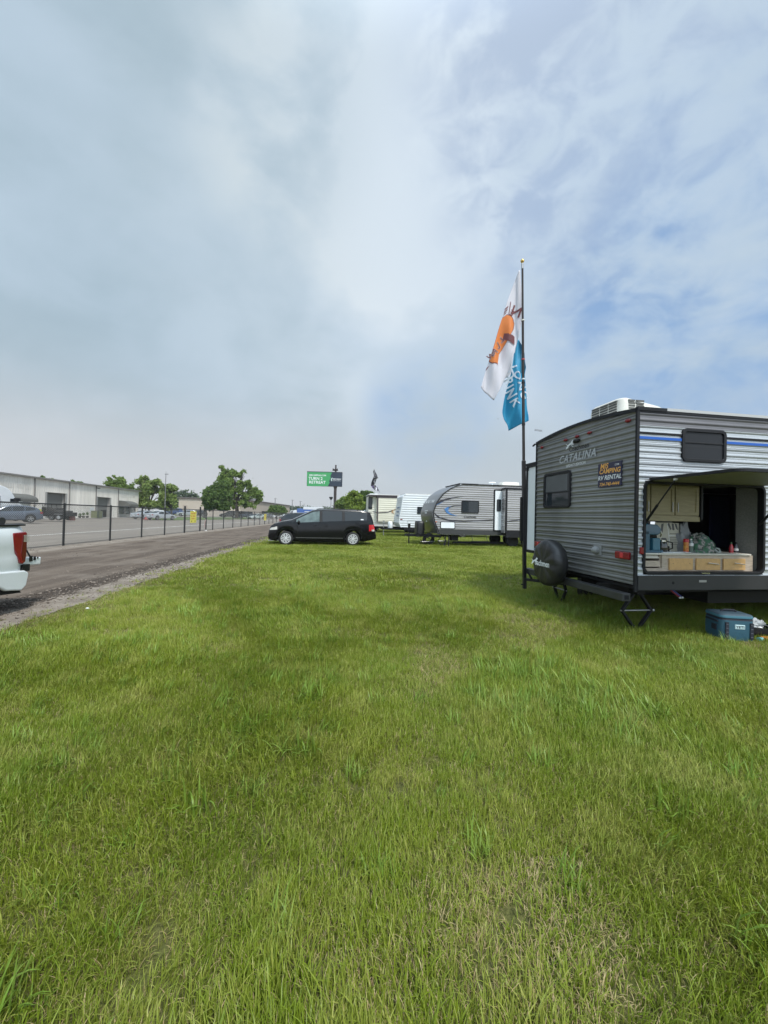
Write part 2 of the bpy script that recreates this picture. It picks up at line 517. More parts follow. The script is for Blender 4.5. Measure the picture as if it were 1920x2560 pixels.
SID_G = M('grey_siding', (.20, .202, .198), .33, .35, var=.30, vs=1.2, stretch=(1, 1, .25))
SID_DG = M('dark_grey_siding', (.155, .15, .16), .35, .3, var=.12, vs=2)
SID_S = M('silver_siding', (.46, .48, .50), .26, .40, var=.10, vs=1.4, stretch=(.6, 1, 3))
SEAMM = M('seam_shadow_line', (.02, .02, .022), .6)
BLUE_ST = M('blue_stripe', (.020, .095, .38), .4, spec=.25)
WHT = M('white_panel', (.72, .75, .77), .4, var=.05)
ROOFW = M('white_roof_skin', (.62, .62, .60), .6, var=.2)
OLIVE = M('hatch_liner', (.21, .215, .13), .6, var=.2, vs=6)
CAB = M('pale_cabinet_wood', (.33, .285, .16), .5, var=.2, vs=6, stretch=(1, 1, 8))
CARC = M('grey_oak_carcass', (.46, .38, .30), .5, var=.3, vs=5, stretch=(2, 1, 14))
DRAW = M('tan_drawer_front', (.55, .33, .13), .45, var=.14, vs=30)
TOPM = M('pale_counter_edge', (.60, .57, .50), .4, var=.12)
LINER = M('grey_liner', (.25, .25, .235), .7, var=.25, vs=60)
NAVY = M('navy_door', (.012, .016, .06), .35)
LOGO_W = M('white_decal', (.68, .70, .71), .5, var=.12, vs=40)
LOGO_S = M('silver_decal', (.40, .42, .43), .4, .3, var=.15, vs=30)
LOGO_B = M('black_decal', (.010, .010, .012), .55, spec=.2)

TYAW = R(3.3)
tp = at(1590, 1306, 5.1)
trailer = thing('travel_trailer', 'dark grey rear and silver sided travel trailer with its outdoor kitchen hatch open', 'travel trailer', (tp.x, tp.y, 0), TYAW)
TM = Matrix.Translation((tp.x, tp.y, 0)) @ Matrix.Rotation(TYAW, 4, 'Z')
def TL(x, y, z): return TM @ Vector((x, y, z))


WID, LEN, ZB, ZT = 2.44, 8.2, .67, 2.99
CROWN = .085
def roofz(y): return ZT + CROWN * (1 - ((y - WID / 2) / (WID / 2)) ** 2)


# rear wall
fd = fold(.0835, .0115, .03)
mb = MB()
def row_l(z):
    if z <= ZT: return 0.0
    return WID / 2 - WID / 2 * math.sqrt(max(0, 1 - (z - ZT) / CROWN))
def row_r(z): return WID - row_l(z)
siding(mb, levels(ZB, ZT + CROWN * .98, .0835), fd, row_l, row_r, [(1.36 + .03, 2.157 - .03, 1.72 + .03, 2.36 - .03)], 'y')
rear = mb.build('rear_wall', SID_G, trailer, smooth=50)
mb = MB()
for z in np.arange(ZB + .255, ZT, .334): mb.bb(-.0042, .01, .005, WID - .005, z - .0025, z + .0025)
mb.build('panel_seam', SEAMM, trailer)
# side wall facing the lawn, opening of the outdoor kitchen left free
OX0, OX1, OZ0, OZ1 = .095, 2.03, .81, 2.06
fs_ = fold(.083, .0135, .02)
wins = (.667 + .03, 1.365 - .03, 2.34 + .03, 2.79 - .03)
mb = MB(); siding(mb, levels(.80, 2.795, .083), fs_, lambda z: 0, lambda z: LEN, [(OX0 + .02, OX1 - .02, OZ0, OZ1), wins])
side = mb.build('side_wall', SID_S, trailer, smooth=50)
mb = MB(); siding(mb, levels(2.795, ZT, .083), fs_, lambda z: 0, lambda z: LEN)
mb.build('upper_side_band', SID_DG, trailer, smooth=50)
mb = MB()
for z in (2.796, 2.55, 2.30, 2.105): mb.bb(.0, LEN, -.0135, .004, z - .0022, z + .0022)
mb.build('panel_seam', SEAMM, trailer)
mb = MB()
for a, b in ((.02, .667), (1.365, LEN)): mb.bb(a, b, -.0155, .0, 2.68, 2.708)
mb.build('stripe', LOGO_B, trailer)
mb = MB()
for a, b in ((.02, .667), (1.365, LEN)): mb.bb(a, b, -.0160, .0, 2.612, 2.648)
mb.build('stripe', BLUE_ST, trailer)
mb = MB(); mb.bb(.03, LEN, -.018, .01, .60, .80)
mb.bb(.28, .30, -.0185, 0, .70, .715)
mb.build('skirt', M('skirt_black', (.022, .022, .023), .5, var=.25, vs=3), trailer, bevel=.006)
mb = MB(); mb.box((1.02, -.0205, .722), (.115, .004, .030)); mb.build('maker_badge', GALV, trailer)
mb = MB(); mb.cyl((.56, -.0195, .70), (.56, -.016, .70), .02); mb.build('hole_plug', LOGO_B, trailer)
# hidden faces: far side, front, floor, roof
mb = MB()
mb.bb(.0, LEN, WID - .02, WID, ZB, ZT); mb.bb(LEN - .03, LEN, .0, WID, ZB, ZT)
mb.build('far_wall', WHT, trailer)
mb = MB(); mb.bb(.06, LEN, .05, WID - .02, .60, .64)
for yy in (.55, 1.9): mb.bb(-.1, LEN, yy - .05, yy + .05, .47, .60)
mb.bb(1.7, 3.4, .5, 2.0, .30, .60); mb.bb(5.6, 7.4, .5, 2.0, .30, .60); mb.bb(.9, 8.15, 2.3, 2.42, .05, .66); mb.bb(8.0, 8.15, .1, 2.3, .05, .66)  # added unseen tanks, far and front panels block light under the trailer
mb.build('underfloor', STEEL, trailer)
mb = MB(); mb.grid([[(x, WID * j / 12, roofz(WID * j / 12) + .012) for j in range(13)] for x in (-.02, LEN)])
mb.build('roof', ROOFW, trailer, solid=.02)
mb = MB()
ys_ = [WID * j / 24 for j in range(25)]
mb.grid([[(-.028, y, roofz(y) - .022) for y in ys_], [(-.028, y, roofz(y) + .026) for y in ys_], [(.03, y, roofz(y) + .028) for y in ys_]])
mb.build('roof_trim', TRIM, trailer, solid=.006)
mb = MB(); mb.bb(-.02, .42, -.030, .02, ZT + .0, ZT + .045); mb.build('roof_corner_cap', TRIM, trailer)
mb = MB(); mb.bb(.42, LEN, -.026, .02, ZT + .012, ZT + .05); mb.build('drip_rail', M('pale_rail', (.42, .42, .41), .4, .2), trailer)
mb = MB(); mb.bb(.0, LEN, -.020, .01, ZT - .022, ZT + .012); mb.build('side_trim', TRIM, trailer)
mb = MB(); mb.bar((-.03, WID + .02, ZT + .0), (-.03, WID + .10, ZT - .03), .03, .02); mb.bar((.05, WID + .02, ZT), (3, WID + .02, ZT), .04); mb.build('gutter_spout', TRIM, trailer)
mb = MB(); mb.bb(-.024, .018, -.022, .012, .60, ZT + .02); mb.bb(-.024, .018, -.024, .010, .58, .64)
mb.build('corner_trim', TRIM, trailer, bevel=.004)
mb = MB(); mb.bb(-.02, .012, WID - .012, WID + .012, ZB, ZT); mb.build('corner_trim', TRIM, trailer)


def window_at(parent, c, w, h, plane, out=-1, r=.07, split=None, base=0.0, gl=None, fr=.045, vert=False):
    """framed tinted window. plane xz: in a side wall, yz: in a rear wall. c: centre along, height"""
    o_, i_ = rr(c[0], c[1], w, h, r), rr(c[0], c[1], w - 2 * fr, h - 2 * fr, max(.02, r - fr * .8))
    mb = MB(); mb.ring(o_, i_, base + out * .030, base + .004, plane)
    if split is not None:
        if vert: mb.bb(split - .012, split + .012, base - .022, base + .002, c[1] - h / 2 + fr, c[1] + h / 2 - fr) if plane == 'xz' else None
        elif plane == 'xz': mb.bb(c[0] - w / 2 + fr, c[0] + w / 2 - fr, base - .022, base + .002, split - .012, split + .012)
        else: mb.bb(base - .022, base + .002, c[0] - w / 2 + fr, c[0] + w / 2 - fr, split - .012, split + .012)
    f_ = mb.build('window', TRIM, parent, bevel=.006)
    mb = MB(); mb.prism(i_, base - .012, base + .0, plane); mb.build('pane', gl or GLS, f_)
    return f_


DARKP = M('charcoal_pane', (.020, .021, .024), .3, spec=.16)
window_at(trailer, (1.016, 2.565), .70, .45, 'xz', split=2.60, gl=DARKP)
wf = window_at(trailer, (1.758, 2.04), .80, .64, 'yz', split=2.0, gl=GLS)
mb = MB(); mb.bb(-.0128, -.011, 1.46, 2.10, 2.02, 2.30); mb.build('drawn_blind', M('grey_blind', (.085, .09, .095), .5, var=.2), wf)

# rear face details
def rear_pt(off=.0165):
    return lambda t0, z0: (lambda x, y: (-off, t0 - x, z0 + y))
mb = MB(); letters(mb, 'CATALINA', .18, rear_pt(.0172)(1.235, 2.553), bold=.022, shear=.28, space=1.10); mb.build('lettering', LOGO_S, trailer)
mb = MB(); letters(mb, 'Coachmen', .115, rear_pt(.0172)(1.17, 2.700), bold=.006); mb.build('lettering', LOGO_B, trailer)
mb = MB(); letters(mb, 'LEGACY EDITION', .062, rear_pt(.0172)(1.245, 2.430), bold=.012, shear=.25); mb.build('lettering', LOGO_W, trailer)


def dog(mb, fn, s):
    """leaping spotted hound emblem as two flat outlines"""
    body = [(-1.0, -.35), (-.72, -.30), (-.50, -.05), (-.15, .10), (.25, .22), (.45, .45), (.62, .55), (.80, .50), (.98, .36), (.92, .28), (.72, .27),
            (.62, .12), (.70, -.02), (1.0, -.10), (.98, -.18), (.60, -.16), (.42, -.08), (.05, -.10), (-.20, -.22), (-.38, -.42), (-.62, -.55), (-.95, -.62), (-.98, -.55), (-.70, -.45)]
    mb.poly([fn(x * s, y * s) for x, y in body])
    mb.poly([fn(x * s, y * s) for x, y in [(-.50, -.05), (-.70, .12), (-.95, .22), (-.98, .18), (-.74, .05), (-.58, -.12)]])
    mb.poly([fn(x * s, y * s) for x, y in [(.36, -.08), (.55, -.32), (.82, -.42), (.80, -.48), (.50, -.40), (.28, -.12)]])
    return mb


mb = MB(); dog(mb, rear_pt(.0172)(1.40, 2.79), .115); mb.build('hound_emblem', LOGO_W, trailer)
mb = MB(); mb.bb(-.0185, -.004, .245, .709, 2.01, 2.36); st = mb.build('rental_placard', M('placard_navy', (.012, .012, .04), .4), trailer)
ORA = M('orange_print', (.72, .36, .07), .5)
mb = MB(); letters(mb, 'MIS', .108, rear_pt(.0194)(.585, 2.312), bold=.02, shear=.2); mb.build('lettering', ORA, st)
mb = MB(); letters(mb, 'CAMPING', .094, rear_pt(.0194)(.475, 2.236), bold=.02, shear=.2); mb.build('lettering', ORA, st)
mb = MB(); letters(mb, '734-740-4444', .069, rear_pt(.0194)(.48, 2.046), bold=.015, shear=.2); mb.build('lettering', ORA, st)
mb = MB(); letters(mb, '.COM', .035, rear_pt(.0194)(.335, 2.313), bold=.01); mb.build('lettering', LOGO_W, st)
mb = MB(); letters(mb, 'RV RENTAL', .090, rear_pt(.0194)(.478, 2.142), bold=.022, shear=.2); mb.build('lettering', LOGO_W, st)
for t in (.145, .92, 1.22, 1.52, 2.25):
    mb = MB(); mb.ball((-.018, t, 2.885), .028, .052, .027, 14, 8); mb.build('marker_light', REDL, trailer, smooth=60)
mb = MB(); mb.ball((-.035, 1.22, 2.81), .04, .06, .035); mb.bb(-.03, 0, 1.14, 1.30, 2.80, 2.835); mb.build('backup_camera', BLACK, trailer, smooth=40)
for t in (.19, 2.28):
    mb = MB(); mb.bb(-.05, -.005, t - .125, t + .125, .995, 1.095); lf = mb.build('tail_light', REDL, trailer, bevel=.012)
    mb = MB(); mb.bb(-.053, -.02, t - .03, t + .03, 1.01, 1.08); mb.build('lens', M('red_lens_bright', (.5, .03, .035), .2, coat=.5), lf, bevel=.006)
mb = MB(); mb.bb(.045, .10, -.032, -.005, 1.08, 1.175); mb.build('side_marker_light', REDL, trailer, bevel=.012)
mb = MB(); mb.cyl((-.02, .70, 1.08), (-.075, .70, 1.05), .055, .05, 16); mb.ball((-.06, .70, 1.07), .045, .055, .05); mb.bb(-.02, -.005, .62, .78, 1.0, 1.16)
mb.build('vent_hood', M('grey_vent', (.22, .225, .225), .5), trailer, smooth=40)
mb = MB(); mb.bb(-.03, -.018, 2.20, 2.42, .80, .955); lp = mb.build('licence_plate', LOGO_W, trailer)
mb = MB(); mb.bb(-.0315, -.03, 2.205, 2.415, .915, .950); mb.build('plate_band', BLUE_ST, lp)
mb = MB(); mb.bb(-.0316, -.03, 2.23, 2.39, .845, .895); mb.build('plate_digits', M('plate_ink', (.03, .04, .12), .5), lp)

# bumper, spare wheel, jacks
mb = MB(); mb.bb(-.20, -.08, -.02, WID + .04, .46, .565); bmp = mb.build('bumper', M('bumper_paint', (.04, .041, .042), .45, .2, var=.25), trailer, bevel=.008)
mb = MB(); mb.bb(-.17, -.11, -.026, -.018, .485, .54); mb.build('bumper_socket', LOGO_B, bmp)
for y in (.55, 1.9):
    mb = MB(); mb.bb(-.10, .4, y - .04, y + .04, .47, .56); mb.build('bumper_arm', STEEL, trailer)
VIN = M('vinyl_cover', (.020, .020, .021), .38, bump=.5, bs=7, var=.2)
sc0 = (-.33, 1.434, .80)
prof = [(0, -.125), (.10, -.125), (.22, -.122), (.30, -.118), (.345, -.10), (.372, -.06), (.38, .0), (.375, .06), (.35, .105), (.30, .12), (0, .12)]
mb = MB(); vs, fs = [], []
NN = 48
for r_, h_ in prof:
    for k in range(NN):
        a = 2 * math.pi * k / NN
        pk = .010 * math.sin(a * 9 + 1) * min(1, r_ / .3) * (1 if h_ < 0 else .4) + .006 * math.sin(a * 17 + r_ * 20) * min(1, r_ / .3)
        sag = -.02 * max(0, -math.sin(a)) * (r_ > .3)
        vs.append((sc0[0] + h_ - pk * .8, sc0[1] + r_ * math.cos(a), sc0[2] + (r_ - sag) * math.sin(a)))
for i in range(len(prof) - 1):
    fs += [(i * NN + k, i * NN + (k + 1) % NN, (i + 1) * NN + (k + 1) % NN, (i + 1) * NN + k) for k in range(NN)]
mb._add(vs, fs)
sp = mb.build('spare_wheel', VIN, trailer, smooth=60)
mb = MB(); off = .335 + .126 - .005 + .012
letters(mb, 'oachmen', .118, lambda x, y: (-off, sc0[1] + .0 - x, .775 + y * 1.15), bold=.015)
dog(mb, lambda x, y: (-off, sc0[1] + .225 - x, .80 + y), .105)
mb.build('cover_lettering', M('cover_print', (.78, .80, .80), .5), sp)
mb = MB(); mb.bar((-.2, 1.434, .5), (-.22, 1.434, .80), .06, .06); mb.build('spare_carrier', STEEL, trailer)


def jack(parent, x, y, zt=.47, wide=.30, ax='y'):
    """scissor stabiliser: four arms, a screw rod and a foot"""
    def P(a, z): return (x, y + a, z) if ax == 'y' else (x + a, y, z)
    mb = MB(); zm = zt * .52
    for s in (-1, 1):
        mb.bar(P(s * .05, zt), P(s * wide / 2, zm), .045, .03); mb.bar(P(s * wide / 2, zm), P(s * .05, .03), .045, .03)
    mb.bb(P(0, 0)[0] - .10, P(0, 0)[0] + .10, P(0, 0)[1] - .09, P(0, 0)[1] + .09, .006, .03)
    mb.bb(x - .06, x + .06, y - .08, y + .08, zt, zt + .05)
    j = mb.build('stabiliser_jack', STEEL, parent)
    mb = MB(); mb.cyl(P(-wide / 2 - .02, zm), P(wide / 2 + .03, zm), .011); mb.ball(P(wide / 2 + .035, zm), .022); mb.ball(P(wide / 2 - .01, zm), .018); mb.build('screw_rod', GALV, j)
jack(trailer, .30, .30, .50, .46, 'x')
jack(trailer, .22, 1.95, .48, .34, 'y')
for dx, c in ((0, 'red'), (.04, 'blue')):
    mm = M(c + '_pipe', (.32, .03, .05) if c == 'red' else (.04, .06, .30), .4)
    mb = MB(); mb.tube([(.90 + dx, .50, .60), (.98 + dx, .44, .52), (1.08 + dx, .38, .42)], .011); pp = mb.build('water_pipe', mm, trailer)
    mb = MB(); mb.ball((1.085 + dx, .378, .415), .018); mb.build('pipe_cap', LOGO_W, pp)
# wheels under the middle
for xw in (4.1, 4.95):
    for yw in (.18, WID - .18):
        mb = MB(); mb.lathe([(.0, -.09), (.2, -.09), (.32, -.10), (.35, -.06), (.35, .06), (.32, .10), (.2, .09), (0, .09)], 28, (xw, yw, .35)); wq = mb.build('wheel', RUB, trailer, smooth=40)
        mb = MB(); mb.lathe([(0, -.105), (.08, -.11), (.19, -.098), (.2, -.08)], 20, (xw, yw, .35)); mb.build('rim', GALV, wq, smooth=40)
# slide out box beyond the far wall
mb = MB(); mb.bb(.42, 3.2, WID - .05, 3.52, .83, 2.70); so_ = mb.build('slide_out', WHT, trailer)
mb = MB()
mb.bb(.395, .44, WID, 3.55, 2.66, 2.74); mb.bb(.395, 3.2, WID, 3.57, 2.70, 2.76); mb.bb(.395, .44, 3.50, 3.55, .80, 2.66); mb.bb(.395, .44, WID, 3.55, .78, .84)
mb.build('slide_trim', TRIM, so_)
mb = MB(); mb.bb(.38, .44, 3.48, 3.56, 2.60, 2.68); mb.build('slide_trim', TRIM, so_)

# roof air conditioner
ACW = M('ivory_plastic', (.55, .54, .49), .45, var=.08)
mb = MB()
xa, xb, ya, yb, za, zb = .46, 1.40, .82, 1.62, ZT + .06, 3.47
def ac_ring(f, z, g):    # rounded footprint
    return [(p[0], p[1], z) for p in rr((xa + xb) / 2 + g, (ya + yb) / 2, (xb - xa) * f, (yb - ya) * f, .12 * f, 5)]
rows = [ac_ring(1, za, 0), ac_ring(1, za + .10, 0), ac_ring(.97, zb - .10, -.01), ac_ring(.92, zb - .03, -.025), ac_ring(.82, zb, -.04), ac_ring(.3, zb + .008, -.05)]
for q in rows: q.append(q[0])
# slope the nose: lower the tall rows towards the front
rows = [[(p[0], p[1], p[2] - max(0, (p[0] - .98)) * .62 * max(0, (p[2] - za - .08) / (zb - za)) * 1.0) for p in q] for q in rows]
mb.grid(rows); mb.poly(rows[-1][:-1])
ac = mb.build('air_conditioner', ACW, trailer, smooth=35)
mb = MB()
zz = np.linspace(za + .075, zb - .055, 8)
for z in zz:
    ins = .0 + .012 * (z - za) / (zb - za)
    for a, b in ((.93, 1.10), (1.125, 1.30), (1.325, 1.50)): mb.bb(xa - .004 - ins * .2, xa + .02, a, b, z - .013, z + .013)
LVM = M('louvre_shadow', (.07, .07, .065), .7)
mb.build('end_louvre', LVM, ac)
mb = MB()
for z in zz:
    ins = .012 * (z - za) / (zb - za)
    for a, b in ((.585, .70), (.72, .86)): mb.bb(a, b, ya - .004 + ins, ya + .02, z - .013, z + .013)
mb.build('side_louvre', LVM, ac)

# outdoor kitchen
fo, fi = rr((OX0 + OX1) / 2, (OZ0 + OZ1) / 2, OX1 - OX0, OZ1 - OZ0, .10, 7), rr((OX0 + OX1) / 2, (OZ0 + OZ1) / 2, OX1 - OX0 - .075, OZ1 - OZ0 - .075, .07, 7)
mb = MB(); mb.ring(fo, fi, -.026, .06); fr_ = mb.build('opening_frame', TRIM, trailer, bevel=.006)
mb = MB(); mb.bb(.99, 1.12, -.032, -.024, .826, .838); mb.build('latch_plate', CHROME, fr_)
K0, K1, KD = OX0 + .02, OX1 - .02, .78
kit = MB(); kit.bb(K0, 1.36, KD, KD + .02, .70, 2.07).bb(K0 - .02, K0, .02, KD, .70, 2.07).bb(K1, K1 + .02, .02, .36, .70, 2.07).bb(K0, K1, .02, KD, 2.07, 2.09).bb(K0, K1, .02, KD, .70, .72)
kit = kit.build('kitchen_lining', LINER, trailer)
mb = MB(); mb.bb(K0, 1.90, .055, KD, 1.068, 1.090); mb.build('countertop', TOPM, trailer, bevel=.004)
# carcass with an open two-shelf bay on the left
mb = MB()
mb.bb(.475, K1 - .06, .075, .095, .83, 1.066); mb.bb(K0, .475, .075, .095, .83, .885)
mb.bb(.455, .475, .095, KD, .83, 1.066); mb.bb(K0, .455, .09, KD, .72, .735)
mb.build('cabinet_carcass', CARC, trailer)
mb = MB(); mb.bb(K0 + .01, .44, .068, .088, .905, .985); mb.build('shelf_front', CARC, trailer)
mb = MB(); mb.box((.285, .095, 1.035), (.30, .012, .045), rx=R(-35)); mb.build('tilted_tray', TOPM, trailer)
for i, (a, b) in enumerate(((.575, .945), (1.0, 1.385), (1.44, 1.80))):
    mb = MB(); mb.bb(a, b, .052, .074, .862, 1.022); d_ = mb.build('drawer', DRAW, trailer, bevel=.005)
    if i:
        mb = MB(); xm = (a + b) / 2 + .05; mb.cyl((xm - .085, .028, .965), (xm + .085, .028, .945), .006)
        for q in (-.07, .07): mb.cyl((xm + q, .03, .945), (xm + q, .053, .945), .005)
        mb.build('handle', CHROME, d_)
    else:
        for q in (.06, -.06): mb = MB(); mb.cyl(((a + b) / 2 + q * 2.2, .0505, .95), ((a + b) / 2 + q * 2.2, .053, .95), .005); mb.build('screw_hole', LOGO_B, d_)
# upper cupboard
mb = MB(); mb.bb(K0, 1.34, .34, KD, 1.56, 2.06); mb.bb(K0, 1.34, .32, .345, 1.53, 1.60); up = mb.build('upper_cupboard', CAB, trailer)
for a, b, hx in ((K0 + .02, .50, .47), (.52, .90, .865), (.92, 1.31, .955)):
    mb = MB(); mb.bb(a, b, .318, .338, 1.62, 2.04); mb.ring(rr((a + b) / 2, 1.83, b - a, .42, .005, 1), rr((a + b) / 2, 1.83, b - a - .09, .33, .005, 1), .308, .318); dr = mb.build('cupboard_door', CAB, up)
    mb = MB(); mb.cyl((hx, .30, 1.66), (hx, .30, 1.80), .006); mb.build('handle', GALV, dr)
# open void on the right, walls painted near-black for the shade inside
mb = MB(); mb.bb(1.34, 1.37, .30, KD, 1.56, 2.06); mb.bb(1.345, 1.365, KD, 1.62, .70, 2.06); mb.bb(1.345, 3.4, 1.60, 1.62, .70, 2.06); mb.bb(3.38, 3.4, .36, 1.6, .70, 2.06); mb.bb(K1 + .02, 3.4, .36, .38, .70, 2.06); mb.bb(1.345, 3.4, .36, 1.62, 2.072, 2.088); mb.bb(1.345, 3.4, KD, 1.62, 1.06, 1.08); mb.build('dark_recess', M('void_shade_black', (.01, .01, .012), .6), trailer)
mb = MB(); mb.bb(2.58, 2.96, 1.22, 1.26, 1.09, 1.98); mb.build('navy_door', NAVY, trailer)
# hatch standing straight out
hatch = MB(); HZ = OZ1 - .005
hatch.prism([(p[0], p[1]) for p in rr((OX0 + OX1) / 2 + .02, -.60, OX1 - OX0 - .01, 1.18, .10, 7)], HZ, HZ + .032, 'xy')
hatch = hatch.build('kitchen_hatch', TRIM, trailer)
hatch.location = (0, 0, 0)
mb = MB(); mb.prism([(p[0], p[1]) for p in rr((OX0 + OX1) / 2 + .02, -.60, OX1 - OX0 - .09, 1.10, .07, 7)], HZ - .006, HZ + .0, 'xy'); mb.build('hatch_lining', OLIVE, hatch)
mb = MB(); mb.box((1.05, -1.06, HZ - .012), (.12, .03, .012)); mb.build('hatch_catch', GALV, hatch)
for sx in (OX0 + .06, OX1 - .06):
    mb = MB(); mb.cyl((sx + .0, -.42, HZ - .02), (sx, -.17, 1.73), .009); mb.cyl((sx, -.17, 1.73), (sx, .015, 1.50), .016); g_ = mb.build('gas_strut', BLACK, trailer)
    mb = MB(); mb.box((sx, -.42, HZ - .015), (.03, .03, .025)); mb.build('strut_bracket', LOGO_W, g_)

# ------------------------------------------------------------------ things on the counter
KT = 1.0905
def on_counter(name, label, cat, x, y, group=None, z=KT):
    p = TL(x, y, z); return thing(name, label, cat, p, TYAW, group)
TEAL = M('teal_enamel', (.020, .085, .14), .3, coat=.3, var=.1)
TEAL2 = M('teal_enamel_light', (.035, .135, .20), .3, coat=.3, var=.1)
k = on_counter('coffee_maker', 'teal blue coffee maker at the left end of the trailer counter', 'coffee maker', .37, .22)
mb = MB(); mb.prism(rr(-.10, 0, .13, .22, .03), .0, .30, 'xy'); mb.prism(rr(0, 0, .34, .24, .04), 0, .035, 'xy'); mb.build('housing', TEAL, k, bevel=.006)
mb = MB(); mb.prism([(-.165, .24), (.08, .245), (.12, .27), (.125, .33), (.07, .385), (-.10, .395), (-.165, .35)], -.11, .11); mb.build('brew_head', TEAL, k, bevel=.012)
mb = MB(); mb.bb(-.015, .10, -.125, -.05, .035, .20); mb.build('water_tank', TEAL2, k, bevel=.01)
mb = MB(); mb.cyl((.06, 0, .38), (.06, 0, .425), .06, .06, 20); mb.build('lid', CHROME, k, smooth=40)
mb = MB(); mb.tube([(.10, -.06, .33), (.15, -.07, .30), (.165, -.07, .25), (.16, -.06, .22)], .008); mb.build('lever', CHROME, k)
k = on_counter('coffee_carafe', 'glass carafe with chrome rim between coffee maker and poster', 'carafe', .60, .20)
mb = MB(); mb.lathe([(0, 0), (.055, 0), (.072, .05), (.06, .12), (.045, .15)], 20, axis='z'); mb.build('jug', M('smoky_glass', (.03, .028, .025), .08, coat=.5), k, smooth=40)
mb = MB(); mb.lathe([(.046, .148), (.05, .15), (.05, .17), (.0, .175)], 20, axis='z'); mb.build('rim', CHROME, k, smooth=40)
mb = MB(); mb.tube([(.05, -.02, .155), (.11, -.05, .14), (.115, -.05, .06), (.07, -.03, .04)], .009); mb.build('handle', LOGO_B, k)
k = on_counter('food_tray', 'shiny black tray box standing behind the white papers', 'tray', .62, .30)
mb = MB(); mb.prism(rr(0, 0, .30, .12, .02), 0, .085, 'xy'); mb.build('box', LOGO_B, k, bevel=.006)
mb = MB(); mb.bb(-.152, -.13, -.062, -.03, .03, .07); mb.build('clasp', CHROME, k)
p = TL(.90, .36, KT)
k = thing('instruction_poster', 'printed cream poster leaning on the counter wall', 'poster', p, TYAW)
PAP = M('cream_paper', (.46, .44, .36), .7, var=.1); INK = M('grey_ink', (.09, .09, .09), .7)
mb = MB(); mb.prism([(-.20, 0), (.20, 0), (.20, .42), (-.20, .42)], -.002, .0); o_ = mb.build('sheet', PAP, k); o_.rotation_euler = (R(-9), 0, 0)
mb = MB()
mb.prism(rr(.09, .36, .035, .10, .012), -.004, -.002); mb.prism([(.0, .40), (.03, .42), (.06, .33), (.04, .31)], -.004, -.002); mb.prism([(.12, .42), (.155, .40), (.17, .31), (.14, .33)], -.004, -.002)
mb.prism([(-.13, .28), (-.10, .40), (-.06, .41), (-.10, .27)], -.004, -.002); mb.prism(rr(-.09, .14, .09, .11, .02), -.004, -.002)
for i in range(5): mb.bb(.01, .17 - .02 * (i % 2), -.004, -.002, .20 - i * .025, .206 - i * .025)
mb.bb(.02, .17, -.004, -.002, .255, .262)
mb.build('print', INK, o_); mb = MB(); mb.bb(-.003, .003, -.0035, -.002, 0, .42); mb.bb(0, .2, -.0035, -.002, .228, .234); mb.build('fold_line', WHT, o_)
k = on_counter('paper_stack', 'white papers lying flat at the front of the counter', 'paper', .66, .13)
mb = MB(); mb.box((0, 0, .005), (.34, .10, .008), rz=R(2)); mb.box((.12, -.01, .012), (.30, .09, .006), rz=R(-1)); mb.build('sheet', LOGO_W, k)
k = on_counter('chip_canister', 'yellow chip canister with red lid standing beside the water bottle', 'canister', .985, .20); k.scale = (.85, .85, .74)
YEL = M('yellow_label', (.60, .33, .05), .4, col2=(.45, .09, .02), vs=18)
mb = MB(); mb.lathe([(0, 0), (.037, 0), (.037, .20), (0, .20)], 20, axis='z'); mb.build('can', YEL, k, smooth=40)
mb = MB(); mb.lathe([(0, .195), (.041, .195), (.041, .25), (.034, .262), (0, .262)], 20, axis='z'); mb.build('lid', M('red_plastic', (.42, .015, .02), .35), k, smooth=40)
mb = MB(); mb.lathe([(.0375, .0), (.0385, .0), (.0385, .03), (.0375, .03)], 20, axis='z'); mb.build('label_band', M('red_print', (.5, .05, .02), .4), k)
k = on_counter('water_bottle', 'clear plastic water bottle between canister and patterned bag', 'bottle', 1.075, .21); k.scale = (.9, .9, .8)
mb = MB(); mb.lathe([(0, 0), (.03, 0), (.033, .02), (.032, .06), (.033, .12), (.033, .17), (.015, .215), (.014, .225), (0, .225)], 16, axis='z'); mb.build('bottle', M('clear_pet', (.12, .16, .15), .1, coat=.5), k, smooth=40)
mb = MB(); mb.lathe([(.034, .115), (.0345, .115), (.0345, .165), (.034, .165)], 16, axis='z'); mb.build('label', LOGO_W, k)
mb = MB(); mb.cyl((0, 0, .222), (0, 0, .245), .016); mb.build('cap', LOGO_W, k)


def crumpled(rx, ry, rz, seed, n=28, m=16, amp=.25):
    mb = MB(); rows = []
    for i in range(m + 1):
        th = math.pi * .5 * i / m
        row = []
        for j in range(n + 1):
            ph = 2 * math.pi * (j % n) / n
            d = Vector((math.sin(th) * math.cos(ph), math.sin(th) * math.sin(ph), math.cos(th)))
            f_ = 1 + amp * mnoise.noise(d * 2.3 + Vector((seed, 0, 0))) + amp * .5 * mnoise.noise(d * 6 + Vector((0, seed, 0)))
            row.append((d.x * rx * f_, d.y * ry * f_, max(.001, d.z * rz * f_)))
        rows.append(row)
    return mb.grid(rows)


